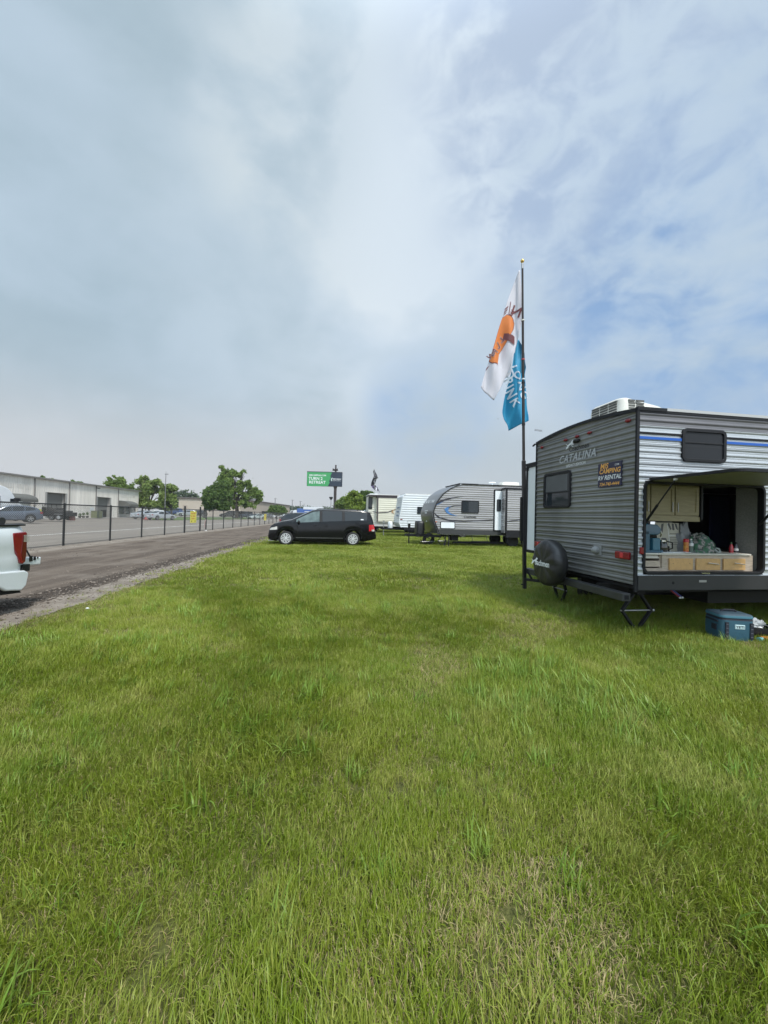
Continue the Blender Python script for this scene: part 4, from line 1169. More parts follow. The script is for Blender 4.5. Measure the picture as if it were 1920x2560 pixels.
for sd_ in (-1, 1):
    van.patch('headlight', CLEARL, lambda x: .72 + .10 * x, lambda x: .80 + .26 * x, .06, .42, (sd_,), .012, n=8)
    tl_ = van.patch('tail_light', M('bright_tail_lens', (.42, .012, .016), .2, coat=.3), lambda x: .74 + (x - 4.8) * .12, lambda x: 1.06 + (x - 4.8) * .02, 4.84, 5.13, (sd_,), .014, n=8)[0]
    van.patch('reversing_lens', CLEARL, .74, .83, 4.98, 5.12, (sd_,), .018, parent=tl_, n=4)
    van.patch('body_moulding', GALV, .375, .39, 1.30, 3.55, (sd_,), .006, n=6)
    for x in (2.12, 2.62): van.patch('door_handle', BLACK, .955, .99, x, x + .19, (sd_,), .02, n=3)
    for x in (1.36, 2.47, 3.58): van.patch('door_seam', M('seam_black', (.001, .001, .001), .9), .32, lambda xx: interp(belt, xx) - .01, x, x + .012, (sd_,), .002, n=1)
    for w in (.83, 4.05):   # wheel arch lip
        mb = MB(); rows = []
        for a in np.linspace(R(2), R(178), 22):
            x = w + math.cos(a) * .40; z = .345 + math.sin(a) * .40; x2 = w + math.cos(a) * .445; z2 = .345 + math.sin(a) * .445
            rows.append([(x, sd_ * (van.side_y(min(max(x, .02), 5.2), z) - .02), z), (x, sd_ * (van.side_y(min(max(x, .02), 5.2), z) + .012), z), (x2, sd_ * (van.side_y(min(max(x2, .02), 5.2), z2) + .012), z2), (x2, sd_ * van.side_y(min(max(x2, .02), 5.2), z2), z2)])
        mb.grid(rows); mb.build('wheel_arch', M('arch_black', (.012, .012, .013), .4, spec=.3), van.t, smooth=60)
    mb = MB(); mb.ball((1.42, sd_ * 1.07, 1.13), .06, .11, .09); mb.bb(1.40, 1.46, sd_ * 1.0 - .05, sd_ * 1.0 + .05, 1.06, 1.09); mb.build('mirror', BLACK, van.t, smooth=50)
    mb = MB(); mb.tube([(2.25, sd_ * .70, 1.77), (2.4, sd_ * .70, 1.81), (4.2, sd_ * .70, 1.80), (4.4, sd_ * .70, 1.76)], .016); mb.build('roof_rail', BLACK, van.t)
mb = MB(); mb.prism([(4.62, 1.73), (5.03, 1.675), (5.01, 1.645), (4.62, 1.68)], -.62, .62); mb.build('spoiler', BLK, van.t, bevel=.01)
mb = MB(); mb.bb(-.01, .05, -.62, .62, .36, .52); mb.bb(-.005, .05, -.45, .45, .63, .74); mb.build('grille', BLACK, van.t)
mb = MB(); mb.bb(.0, .5, -.85, .85, .215, .235); mb.build('chin_strip', GALV, van.t)
mb = MB(); mb.bb(5.0, 5.24, -.80, .80, .36, .52); mb.build('bumper', BLK, van.t, bevel=.04)
mb = MB(); mb.bb(5.16, 5.20, -.26, .26, .72, .84); mb.build('licence_plate', LOGO_W, van.t)
mb = MB(); mb.bb(4.46, 4.58, -.905, -.89, 1.21, 1.26)
van.patch('window_sticker', LOGO_W, 1.29, 1.34, 4.42, 4.56, (-1,), .011, n=3)
mb = MB(); mb.bb(.95, 3.9, -.7, .7, .17, .30); mb.build('underbody', BLACK, van.t)
for x in (1.95, 2.9):
    mb = MB(); mb.bb(x - .05, x + .10, -.75, -.30, .70, 1.15); mb.ball((x + .06, -.52, 1.28), .06, .13, .10); mb.build('front_seat' if x < 2.5 else 'middle_seat', M('seat_grey', (.12, .12, .12), .8), van.t)


def facing(p, ang_from_right):
    """yaw for a vehicle whose nose-to-tail line points ang degrees away (counter-clockwise) from the image's rightward direction"""
    return -YAW + R(ang_from_right)


def lotz(x): return interp([(-36, .14), (-24, .02), (-11.9, .0)], x)


SED_TOP = [(0, .52), (.05, .66), (.35, .76), (1.15, .90), (1.35, .97), (2.05, 1.36), (2.5, 1.43), (3.0, 1.42), (3.55, 1.26), (4.05, 1.05), (4.55, 1.0), (4.70, .92), (4.75, .55)]
SED_BELT = [(0, .48), (.05, .60), (.35, .72), (1.15, .86), (1.6, .88), (4.05, .96), (4.55, .97), (4.70, .88), (4.75, .52)]
SUV_TOP = [(0, .55), (.05, .75), (.25, .90), (1.05, 1.05), (1.25, 1.10), (1.85, 1.50), (2.25, 1.62), (3.0, 1.64), (3.7, 1.57), (4.2, 1.38), (4.45, 1.10), (4.55, .95), (4.6, .55)]
SUV_BELT = [(0, .5), (.05, .68), (.25, .84), (1.05, 1.0), (1.5, 1.02), (3.4, 1.10), (4.1, 1.20), (4.40, 1.06), (4.55, .90), (4.6, .52)]
PU_TOP = [(0, .7), (.05, .95), (.25, 1.08), (1.3, 1.16), (1.5, 1.24), (2.1, 1.78), (2.5, 1.88), (3.6, 1.88), (3.75, 1.80), (3.85, 1.34), (3.95, 1.30), (5.7, 1.30), (5.75, .75)]
PU_BELT = [(0, .6), (.05, .88), (.25, 1.03), (1.3, 1.12), (1.6, 1.18), (3.75, 1.25), (3.95, 1.27), (5.7, 1.27), (5.75, .70)]


def far_car(kind, label, cat, px, Z, ang, col, group, dz=0.0, rim='alloy', metal=.3):
    """a parked car centred on column px at depth Z"""
    p = gpx(px, Z); 
    z = lotz(p.x) + dz
    top, belt, L, Wd, whl, r, nm = {'sedan': (SED_TOP, SED_BELT, 4.75, 1.82, (.95, 3.75), .32, 'sedan'), 'suv': (SUV_TOP, SUV_BELT, 4.6, 1.86, (.92, 3.65), .36, 'suv'), 'pickup': (PU_TOP, PU_BELT, 5.75, 2.0, (1.05, 4.6), .39, 'pickup_truck')}[kind]
    rz = facing(p, ang); d = Vector((math.cos(rz), math.sin(rz), 0))
    loc = Vector((p.x, p.y, z)) - d * L / 2
    c = Car(nm, label, cat, loc, rz, L, Wd, top, belt, [(0, .32), (.3, .22), (L - .5, .24), (L, .38)] if kind != 'pickup' else [(0, .42), (L, .5)], whl, r, paint('paint_%.3f_%.3f_%.3f' % col, col, .25, metal), group, nst=36)
    if kind == 'sedan': c.side_window(1.45, 2.45); c.side_window(2.52, 3.45); c.top_glass('windscreen', 1.38, 2.1); c.top_glass('rear_window', 3.1, 3.95); c.ends(True, .58, .70, .74, .90)
    elif kind == 'suv': c.side_window(1.30, 2.30); c.side_window(2.36, 3.20); c.side_window(3.26, 3.98); c.top_glass('windscreen', 1.3, 1.9); c.top_glass('rear_window', 3.9, 4.38); c.ends(True, .74, .88, .86, 1.06)
    else:
        c.side_window(1.62, 2.60); c.side_window(2.68, 3.62); c.top_glass('windscreen', 1.55, 2.15); c.ends(True, .86, 1.02, .92, 1.2)
        mb = MB(); mb.bb(3.98, 5.62, -.82, .82, 1.315, 1.335); mb.build('bed_cover', BLACK, c.t)
    c.wheels(rim)
    return c


GC, WC, SC_, DC, BC = (.095, .115, .15), (.72, .74, .75), (.42, .45, .48), (.03, .032, .036), (.02, .06, .18)
SEDG = 'cars parked beyond the fence'
c = far_car('suv', 'slate grey crossover on the asphalt just beyond the fence', 'suv', 24, 36.5, 54, GC, SEDG)
for sd_ in (-1,):
    mb = MB(); mb.ball((1.42, -1.0, 1.06), .10, .09, .07); mb.build('mirror', BLACK, c.t, smooth=50)
far_car('sedan', 'silver sedan parked behind the fence nearer the warehouse, left of its twin', 'sedan', 367, 64, 252, SC_, SEDG)
far_car('sedan', 'silver sedan parked on the lot right beside the lawn island', 'sedan', 403, 63, 250, SC_, SEDG)
far_car('pickup', 'white pickup parked beyond the lawn island in the shade of loose trees', 'pickup', 412, 100, 12, WC, SEDG, .4)
far_car('suv', 'white suv parked before the beige hall, behind the blue pickup', 'suv', 436, 106, 30, WC, SEDG, .4)
far_car('pickup', 'blue pickup parked before the beige hall', 'pickup', 443, 98, 8, BC, SEDG, .3)
far_car('suv', 'pale silver suv behind the yellow fence sign', 'suv', 468, 96, 20, SC_, SEDG, .2)
far_car('suv', 'black suv parked under the dense round tree', 'suv', 494, 100, 15, DC, SEDG, .2)
far_car('suv', 'black suv parked left of the big tree trunk', 'suv', 574, 98, 10, DC, SEDG, .2)
far_car('pickup', 'dark pickup parked right of the big tree trunk', 'pickup', 604, 101, 14, DC, SEDG)
far_car('pickup', 'dark navy pickup parked next to the pale green sedan', 'pickup', 622, 99, 16, (.03, .045, .075), SEDG)
far_car('sedan', 'pale mint sedan behind the second yellow fence sign', 'sedan', 642, 98, 60, (.45, .52, .50), SEDG)
far_car('suv', 'grey suv between the mint sedan and the white pickup', 'suv', 668, 120, 75, (.16, .17, .18), SEDG)
far_car('pickup', 'white pickup facing the lot by the clipped dark bush', 'pickup', 690, 124, 80, WC, SEDG)
far_car('pickup', 'small distant white pickup nearest the blue hauler', 'pickup', 718, 140, 70, WC, SEDG)
far_car('suv', 'small distant white suv standing at the end of the fence line', 'suv', 728, 132, 75, (.60, .62, .63), SEDG)
c = far_car('suv', 'dark suv with red tail light showing behind the black minivan', 'suv', 768, 34, 168, DC, None)
c.t['category'] = 'suv'
mb = MB(); mb.bb(2.0, 3.7, -.66, .66, 1.63, 1.66); mb.build('roof_panel', paint('silver_roof', (.42, .43, .44)), c.t)
far_car('pickup', 'white pickup roof peeping out behind the minivan tail', 'pickup', 922, 40, 88, WC, None)

# ------------------------------------------------------------------ the white pickup at the left edge, tailgate down
PW = paint('white_truck_paint', (.60, .64, .65), .3)
tkq = at(65, 1400, 5.6)
KX = tkq.x
tk = thing('pickup_truck', 'white pickup with its tailgate down standing on the dirt road', 'pickup', (KX, tkq.y, -.10), R(-90))
# local x: from the tail forward (world -Y after turning); local y: 0 at the side towards the lawn, negative... outward = +y
def kf(x, out, z): return (x, out, z)
mb = MB()
# bed side with a pressed crease: stations along x, section from sill to rail
def bedsec(x):
    tuck = .05 * max(0, 1 - x / .25) ** 2
    R_ = .50; wz = .36
    lo = .62
    if abs(x - 1.32) < R_: lo = max(lo, .40 + math.sqrt(R_ * R_ - (x - 1.32) ** 2))
    pts = [(-.02 - tuck, lo), (.0 - tuck, lo + .06), (.012 - tuck, .90), (.0 - tuck, .96), (.02 - tuck, 1.06), (.015 - tuck, 1.20), (-.01 - tuck, 1.30), (-.045 - tuck, 1.345), (-.09 - tuck, 1.35), (-.12 - tuck, 1.34), (-.12 - tuck, .75)]
    return [(x, y, max(z, lo) if i < 3 else max(z, lo + .01)) for i, (y, z) in enumerate(pts)]
stx = sorted(set(list(np.linspace(.02, 1.75, 24)) + [1.32 + .5 * math.cos(a) for a in np.linspace(0, math.pi, 15)]))
rows = [bedsec(x) for x in stx]
mb.grid(rows)
o_ = mb.build('bed_side', PW, tk, smooth=40)
mb = MB(); mb.grid([[(x, -2.0 - (y - .0), z) for x, y, z in r_] for r_ in rows]); mb.build('bed_side', PW, tk, smooth=40)
mb = MB(); mb.bb(.02, 1.75, -1.9, -.1, .74, .79); mb.bb(1.70, 1.75, -1.9, -.1, .79, 1.33); mb.build('bed_floor', BLACK, tk)
mb = MB(); mb.grid([[(x, -.005, 1.352), (x, -.06, 1.362), (x, -.13, 1.352)] for x in (.02, 1.75)]); mb.build('rail_cap', BLACK, tk, solid=.02)
mb = MB(); mb.tube([(.35, -1.95, 1.41), (.35, -.05, 1.41)], .055, 14); mb.bb(.30, 1.75, -1.9, -.1, 1.36, 1.375); mb.build('rolled_bed_cover', M('vinyl_roll', (.02, .02, .021), .5, bump=.3, bs=20), tk, smooth=50)
# cab, out of the frame to the left but real
mb = MB(); prof = [(1.78, .60), (1.78, 1.36), (1.95, 1.85), (2.2, 1.96), (3.3, 1.96), (3.9, 1.50), (4.1, 1.38), (5.35, 1.25), (5.55, 1.0), (5.6, .60), (5.1, .55), (4.95, .9), (4.5, 1.0), (4.05, .9), (3.9, .55)]
mb.prism(prof, -2.0, .0); mb.build('cab', PW, tk, bevel=.03)
mb = MB(); mb.prism([(2.1, 1.40), (2.2, 1.86), (3.2, 1.86), (3.7, 1.42)], -.01, .004); mb.build('side_window', GLS, tk)
for x in (1.32, 4.5):
    for y in (-.16, -1.84): wheel(tk, x, y, .40, .26, 'alloy')
# tail lamp wrapping the corner
lamp = [(.255, 1.20), (.245, 1.245), (.03, 1.255), (.015, 1.10), (.02, .90), (.035, .82), (.08, .795), (.12, .815), (.245, 1.06)]
mb = MB(); mb.prism(lamp, -.10, .022); lp_ = mb.build('tail_light', REDL, tk, bevel=.012)
mb = MB(); mb.prism([(.012, 1.25), (-.022, 1.24), (-.028, 1.0), (.012, .93)], -.10, -.012); mb.build('tail_light_edge', REDL, lp_, bevel=.006)
mb = MB(); mb.prism([(.10, 1.21), (.03, 1.215), (.03, .93), (.05, .85), (.09, .84), (.12, .95)], .0, .0265); mb.build('inner_lens', M('deep_red_lens', (.09, .003, .006), .15, coat=.3), lp_, bevel=.006)
mb = MB()
for z in np.linspace(1.12, 1.205, 6): mb.bb(-.012, .085, -.02, .027, z - .006, z + .005)
mb.build('reversing_lens', CLEARL, lp_)
# tailgate hinged down, lying out behind
mb = MB(); mb.box((-.205, -1.0, .80), (.40, 1.82, .115), ry=R(-4)); tg = mb.build('tailgate', PW, tk, bevel=.015)
mb = MB(); mb.bar((-.03, -.085, 1.10), (-.19, -.085, .86), .022, .008); mb.box((-.20, -.083, .84), (.05, .012, .08)); mb.build('tailgate_cable', BLACK, tg)
mb = MB(); mb.box((-.27, -.084, .84), (.035, .012, .055)); mb.cyl((-.33, -.092, .84), (-.33, -.08, .84), .012); mb.build('tailgate_latch', LOGO_B, tg)
# bumper with its corner end
mb = MB(); mb.prism([(.62, .62), (.62, .74), (.05, .70), (-.0, .67), (-.02, .64), (.02, .48), (.10, .42), (.35, .46)], -.07, .035); mb.bb(-.02, .10, -1.95, -.05, .46, .64); mb.build('bumper', PW, tk, bevel=.02)
mb = MB(); mb.bb(-.06, .06, -1.93, .01, .68, .78); mb.build('bumper_step_gap', BLACK, tk)
mb = MB(); mb.prism([(.50, .60), (.10, .44), (.05, .38), (.5, .42)], -.08, -.01); mb.build('bumper_valance', LOGO_B, tk)

# ------------------------------------------------------------------ the other trailers
def local_plane(origin, yaw):
    m = Matrix.Translation(origin) @ Matrix.Rotation(yaw, 4, 'Z'); mi_ = m.inverted()
    n = (m.to_3x3() @ Vector((0, 1, 0)))
    def hit(px, py):
        d = ray(px, py); t = (origin - Vector((0, 0, EYE))).dot(n) / d.dot(n)
        q = mi_ @ (Vector((0, 0, EYE)) + d * t); return (q.x, q.z)
    return m, hit


def r4(x, y): return (880 + x / 3.77, 1150 + y / 3.77)


def curve_x(pts):
    """front outline: x as a function of z from points ordered upward"""
    return lambda z: interp([(q[1], q[0]) for q in pts], z)


# second trailer: silver with a curved grey nose cap
t2o = gpx(1080, 20.0); T2Y = R(3.2)
t2 = thing('travel_trailer', 'silver corrugated travel trailer with curved dark grey nose cap behind the minivan', 'travel trailer', t2o, T2Y)
m2, h2 = local_plane(t2o, T2Y)
prof2 = [h2(*r4(x, y)) for x, y in ((822, 712), (790, 640), (768, 585), (757, 530), (758, 480), (790, 395), (850, 318), (920, 268), (985, 238), (1040, 228))]
prof2 = sorted(prof2, key=lambda q: q[1])
for i in range(1, len(prof2)):
    if prof2[i][1] <= prof2[i - 1][1] + .01: prof2[i] = (prof2[i][0], prof2[i - 1][1] + .01)
fx2 = curve_x(prof2); zt2, zb2 = prof2[-1][1], .62
zsk = h2(*r4(900, 655))[1]
SID2 = M('silver_siding_far', (.385, .37, .37), .26, .45, var=.25, vs=.8, stretch=(.35, 1, 9))
fo2 = fold(.115, .010)
mb = MB(); siding(mb, levels(zsk, zt2, .115, 8), fo2, lambda z: fx2(z) + .02, lambda z: 9.0); mb.build('side_wall', SID2, t2, smooth=50)
mb = MB(); mb.prism([(.30, zb2 + .02), (9.0, zb2 + .02), (9.0, zsk), (fx2(zsk) + .02, zsk)], -.018, .02); mb.build('skirt', M('trailer_skirt_grey', (.035, .036, .036), .5), t2)
W2 = 2.45
mb = MB(); mb.bb(1.7, 9.0, W2 - .03, W2, zb2, zt2); mb.bb(8.97, 9, .0, W2, zb2, zt2); mb.bb(.6, 9, .05, W2, zb2, zb2 + .05); mb.bb(1.5, 9, .02, W2 - .02, zt2 - .03, zt2 + .02); mb.build('shell', WHT, t2)
CAPM = M('grey_nose_cap', (.105, .105, .108), .3, var=.15, vs=1.5, coat=.3)
zz = np.linspace(zb2 + .05, zt2, 30)
mb = MB(); rows = []
for z in list(zz):
    x = fx2(z); rows.append([(x + .10, -.03, z), (x + .01, -.035, z), (x - .0, .0, z), (x - .02, .25, z), (x - .03, W2 / 2, z), (x - .02, W2 - .25, z), (x, W2, z), (x + .1, W2 + .02, z)])
mb.grid(rows); mb.build('nose_cap', CAPM, t2, smooth=50)
mb = MB(); mb.tube([(fx2(z) + .06, -.035, z) for z in zz], .022, 6); mb.bar((fx2(zt2), -.03, zt2), (9, -.03, zt2 + .02), .04, .05); mb.build('nose_trim', TRIM, t2)
mb = MB(); mb.bb(fx2(zt2) - .15, fx2(zt2) + .9, .02, W2 - .02, zt2 + .0, zt2 + .05); mb.build('roof_cap', TRIM, t2)


def rect4(x0, y0, x1, y1, h):
    a, b = h(*r4(x0, y0)), h(*r4(x1, y1)); return min(a[0], b[0]), max(a[0], b[0]), min(a[1], b[1]), max(a[1], b[1])


def win4(t, h, x0, y0, x1, y1, gl=None, fr=.04, r=.06, split=None):
    a, b, c_, d_ = rect4(x0, y0, x1, y1, h); return window_at(t, ((a + b) / 2, (c_ + d_) / 2), b - a, d_ - c_, 'xz', r=r, gl=gl, fr=fr, base=-.020)
win4(t2, h2, 1033, 380, 1193, 502)
win4(t2, h2, 1463, 363, 1640, 490)
a, b, c_, d_ = rect4(832, 578, 970, 650, h2)
mb = MB(); mb.ring(rr((a + b) / 2, (c_ + d_) / 2, b - a, d_ - c_, .06), rr((a + b) / 2, (c_ + d_) / 2, b - a - .07, d_ - c_ - .07, .04), -.03, 0); hd = mb.build('storage_door', TRIM, t2)
mb = MB(); mb.prism(rr((a + b) / 2, (c_ + d_) / 2, b - a - .07, d_ - c_ - .07, .04), -.024, -.01); mb.build('door_skin', WHT, hd)
# slide out with its white end and dark frame
a, b, c_, d_ = rect4(1345, 285, 1415, 665, h2)
mb = MB(); mb.bb(b - .08, 9.0, -.42, .0, c_ - .10, d_ + .10); sl2 = mb.build('slide_out', SID2, t2)
mb = MB(); siding(mb, levels(c_ + .02, d_ + .02, .115, 8), lambda z: .42 + fo2(z), lambda z: b + .02, lambda z: 9.0); mb.build('slide_front', SID2, sl2, smooth=50)
mb = MB(); mb.bb(b - .09, b + .02, -.45, -.01, d_ + .03, d_ + .12); mb.bb(b - .05, b + .05, -.45, -.40, c_ - .1, d_ + .1); mb.bb(b, 9, -.45, -.40, d_ + .03, d_ + .12); mb.bb(b, 9, -.445, -.41, c_ - .35, c_ + .02); mb.build('slide_trim', TRIM, sl2)
mb = MB(); mb.bb(a + .02, b - .04, -.035, -.01, c_, d_); dr_ = mb.build('entry_door', WHT, t2)
mb = MB(); mb.ring(rr((a + b) / 2 - .01, (c_ + d_) / 2, b - a + .06, d_ - c_ + .08, .03), rr((a + b) / 2 - .01, (c_ + d_) / 2, b - a - .06, d_ - c_ - .04, .02), -.045, -.005); mb.build('door_frame', TRIM, dr_)
q = rect4(1362, 370, 1400, 485, h2); window_at(dr_, ((q[0] + q[1]) / 2, (q[2] + q[3]) / 2), q[1] - q[0], q[3] - q[2], 'xz', r=.05, base=-.03, fr=.025)
mb = MB()
def dec4(mb, pts, h, off=-.021): mb.poly([(h(*r4(x, y))[0], off, h(*r4(x, y))[1]) for x, y in pts])
dec4(mb, [(795, 400), (840, 375), (940, 352), (1075, 340), (960, 358), (870, 385), (800, 420)], h2)
dec4(mb, [(765, 490), (830, 540), (930, 565), (1060, 574), (1330, 560), (1330, 568), (1060, 582), (920, 576), (810, 545)], h2)
dec4(mb, [(1430, 572), (1640, 548), (1640, 554), (1430, 580)], h2, -.445)
dec4(mb, [(905, 440), (960, 428), (1028, 428), (1028, 432), (960, 434), (915, 452)], h2)
mb.build('swoosh_decal', M('charcoal_decal', (.03, .028, .035), .4), t2)
mb = MB(); dec4(mb, [(868, 462), (895, 445), (935, 435), (910, 455), (905, 480), (930, 505), (995, 528), (930, 518), (890, 498)], h2); dec4(mb, [(782, 425), (800, 410), (860, 392), (800, 425), (785, 440)], h2); mb.build('swoosh_decal', M('blue_decal', (.06, .16, .36), .4), t2)
mb = MB(); lx, lz = h2(*r4(1112, 537)); letters(mb, 'Coachmen', .16, lambda x, y: (lx + x, -.0215, lz + y), bold=.01); mb.build('lettering', LOGO_B, t2)
mb = MB(); a_ = h2(*r4(790, 582)); mb.box((a_[0], -.02, a_[1]), (.13, .01, .05)); mb.build('side_marker_light', M('amber_lens', (.42, .10, .03), .3), t2)
mb = MB()   # lettering on the nose cap, seen edge-on
for k_, ch in enumerate('CATALINA'):
    yy = 2.05 - k_ * .235; zc = h2(*r4(755, 405))[1] + .10
    vs, fs = text2d(ch, .30, bold=.01)
    mb._add([(fx2(zc + y * .8) - .045, yy - x, zc + y * .8) for x, y in vs], fs)
mb.build('cap_lettering', LOGO_W, t2)
mb = MB()
for z, yy, w_ in ((1.86, 1.15, .5), (1.75, 1.15, .34), (1.30, 1.2, .10)): mb.bb(fx2(z) - .05, fx2(z) - .02, yy - w_ / 2, yy + w_ / 2, z - .03, z + .03)
mb.build('cap_decal', LOGO_W, t2)
# tongue, gas bottle cover, jacks, wheels, steps
def tongue(t, W_, zf, xl, bottles, cover_mat, sx=.35):
    mb = MB(); mb.bar((.6, .25, zf), (xl, W_ / 2, zf), .08, .12); mb.bar((.6, W_ - .25, zf), (xl, W_ / 2, zf), .08, .12); mb.bar((xl - .12, W_ / 2, zf + .02), (xl + .15, W_ / 2, zf + .02), .10, .12)
    mb.bb(xl + .4, xl + .55, .55, W_ - .55, zf - .06, zf + .05)
    tg_ = mb.build('tongue', STEEL, t)
    mb = MB(); mb.cyl((xl + .12, W_ / 2, .03), (xl + .12, W_ / 2, zf + .55), .035); mb.cyl((xl + .12, W_ / 2, .006), (xl + .12, W_ / 2, .03), .11); mb.bb(xl + .06, xl + .18, W_ / 2 - .06, W_ / 2 + .06, zf + .40, zf + .62); mb.build('tongue_jack', GALV if bottles == 'white' else STEEL, tg_)
    return tg_
tongue(t2, W2, .52, -1.05, 'cover', None)
mb = MB()
rows = [[(p[0], p[1], z) for p in rr(-.36, W2 / 2 - .05, .42 * f, .80 * f, .16 * f, 6)] for f, z in ((1.0, .60), (1.02, .9), (1.0, 1.15), (.97, 1.23), (.85, 1.29), (.4, 1.31))]
for q in rows: q.append(q[0])
mb.grid(rows); mb.poly(rows[-1][:-1]); mb.build('gas_bottle_cover', VIN, t2, smooth=50)
jack(t2, .62, .15, .55, .45, 'x'); jack(t2, -.1, .5, .42, .7, 'x')
mb = MB()
for x in (.75, .95): mb.bar((x, -.0, .55), (x - .05, -.05, .02), .05)
mb.build('stand', STEEL, t2)
for x in (4.55, 5.4):
    for y in (.15, W2 - .15): wheel(t2, x, y, .34, .22, 'plain')
mb = MB(); mb.bb(2.2, 3.0, -.15, .1, .28, .31); mb.bar((2.2, -.15, .30), (2.2, .05, .62), .02); mb.bar((3.0, -.15, .30), (3.0, .05, .62), .02); mb.build('folding_step', STEEL, t2)
mb = MB(); mb.bb(1.3, 4.2, .4, .5, .16, .26); mb.bb(1.2, 1.55, .3, .9, .30, .62); mb.build('underfloor_pipe', STEEL, t2)
mb = MB(); a_ = h2(*r4(1397, 230)); mb.cyl((a_[0], 1.0, a_[1] - .05), (a_[0], 1.0, a_[1] + .16), .05); mb.cyl((a_[0], 1.0, a_[1] + .16), (a_[0], 1.0, a_[1] + .20), .22, .17); mb.build('roof_aerial', WHT, t2)
mb = MB(); q = rect4(1480, 180, 1660, 240, h2); rows = [[(p[0], p[1], z) for p in rr((q[0] + q[1]) / 2 + g, 1.2, (q[1] - q[0]) * f, .75 * f, .15 * f)] for f, g, z in ((1, 0, zt2), (.96, .02, zt2 + .2), (.85, .06, zt2 + .30), (.5, .1, zt2 + .32))]
for q_ in rows: q_.append(q_[0])
mb.grid(rows); mb.poly(rows[-1][:-1]); mb.build('air_conditioner', ACW, t2, smooth=40)
tyq = Vector(t2o) + Vector((-.35, .35, 0))
ty = thing('spare_tyre', 'loose tyre leaning under the tongue of the silver trailer', 'tyre', (t2o.x + .05, t2o.y + .95, .33), R(60))
mb = MB(); mb.lathe([(.20, -.09), (.30, -.10), (.335, -.05), (.335, .05), (.30, .10), (.20, .09), (.20, -.09)], 26); mb.build('tyre', RUB, ty, smooth=40); ty.rotation_euler = (R(14), 0, R(15))

# third trailer: all white
t3o = gpx(1003, 28.6); T3Y = R(2.5)
t3 = thing('travel_trailer', 'plain white travel trailer between the cream and the silver ones', 'travel trailer', t3o, T3Y)
m3, h3 = local_plane(t3o, T3Y)
WSID = M('white_siding', (.60, .63, .65), .35, .1, var=.08, vs=1)
prof3 = [(.0, .72), (-.16, 1.05), (-.14, 1.4), (-.02, 2.0), (.10, 3.02), (.30, 3.22)]
fx3 = curve_x([(x, z) for x, z in prof3]); fo3 = fold(.17, .018)
mb = MB(); siding(mb, levels(.74, 3.20, .17, 8), fo3, lambda z: fx3(z), lambda z: 8.0); mb.build('side_wall', WSID, t3, smooth=50)
W3 = 2.4
mb = MB(); rows = []
for z in levels(.74, 3.22, .17, 8): rows.append([(fx3(z) - fo3(z) * .8, 0, z), (fx3(z) - .02 - fo3(z) * .8, W3 / 2, z), (fx3(z) - fo3(z) * .8, W3, z)])
mb.grid(rows); mb.build('front_wall', WSID, t3, smooth=50)
mb = MB(); mb.bb(.3, 8, .0, W3, 3.18, 3.25); mb.bb(.1, 8, W3 - .03, W3, .7, 3.2); mb.bb(7.97, 8, 0, W3, .7, 3.2); mb.build('roof', ROOFW, t3)
mb = MB(); mb.tube([(x - .0, -.025, z) for x, z in prof3], .02, 6); mb.build('corner_trim', WHT, t3)
win4(t3, h3, 615, 440, 720, 510)
a, b, c_, d_ = rect4(522, 566, 640, 618, h3); mb = MB(); mb.ring(rr((a + b) / 2, (c_ + d_) / 2, b - a, d_ - c_, .05), rr((a + b) / 2, (c_ + d_) / 2, b - a - .05, d_ - c_ - .05, .04), -.03, 0); mb.build('storage_door', M('pale_frame', (.42, .44, .45), .5), t3)
mb = MB(); mb.bb(.25, 8, -.01, .03, .50, .74); mb.build('chassis', STEEL, t3)
mb = MB(); mb.box((h3(*r4(465, 560))[0], -.02, h3(*r4(465, 560))[1]), (.16, .02, .06)); mb.build('side_marker_light', REDL, t3)
mb = MB(); 
for z, yy in ((2.2, 1.2), (1.9, 1.2), (1.6, .9)): mb.bb(fx3(z) - .06, fx3(z) - .03, yy - .5, yy + .4, z - .06, z + .06)
mb.build('front_decal', M('faded_blue_decal', (.25, .30, .38), .5), t3)
tongue(t3, W3, .56, -1.25, 'white', None)
for y in (W3 / 2 - .22, W3 / 2 + .22):
    mb = MB(); mb.lathe([(0, .62), (.14, .62), (.155, .68), (.155, 1.02), (.12, 1.10), (.05, 1.13), (0, 1.13)], 18, (-.62, y, 0), 'z'); mb.build('gas_bottle', WHT, t3, smooth=40)
for x in (4.0, 4.8): wheel(t3, x, .15, .34, .22, 'plain'); wheel(t3, x, W3 - .15, .34, .22, 'plain')
jack(t3, .7, .2, .5, .4, 'x')

# fourth trailer: cream slide with brown frame
t4o = gpx(921, 34.5); T4Y = R(2.0)
t4 = thing('travel_trailer', 'cream sided travel trailer with dark framed slide at the far left of the row', 'travel trailer', t4o, T4Y)
m4, h4 = local_plane(t4o, T4Y)
CREAM = M('cream_siding', (.62, .605, .50), .4, var=.08, vs=1); CREAM2 = M('cream_wall', (.58, .575, .50), .45, var=.06)
zt4 = h4(*r4(200, 332))[1]
fo4 = fold(.19, .016)
mb = MB(); siding(mb, levels(.75, zt4 - .1, .19, 8), fo4, lambda z: .0, lambda z: 8.0); mb.build('side_wall', CREAM2, t4, smooth=50)
mb = MB(); mb.bb(-.015, .02, -.01, 2.4, .75, zt4); mb.bb(7.9, 8, .02, 2.4, .75, zt4); mb.bb(0, 8, 2.37, 2.4, .75, zt4); mb.build('end_wall', CREAM2, t4)
mb = MB(); mb.bb(-.06, 8.05, -.45, 2.45, zt4, zt4 + .07); mb.build('roof', ROOFW, t4)
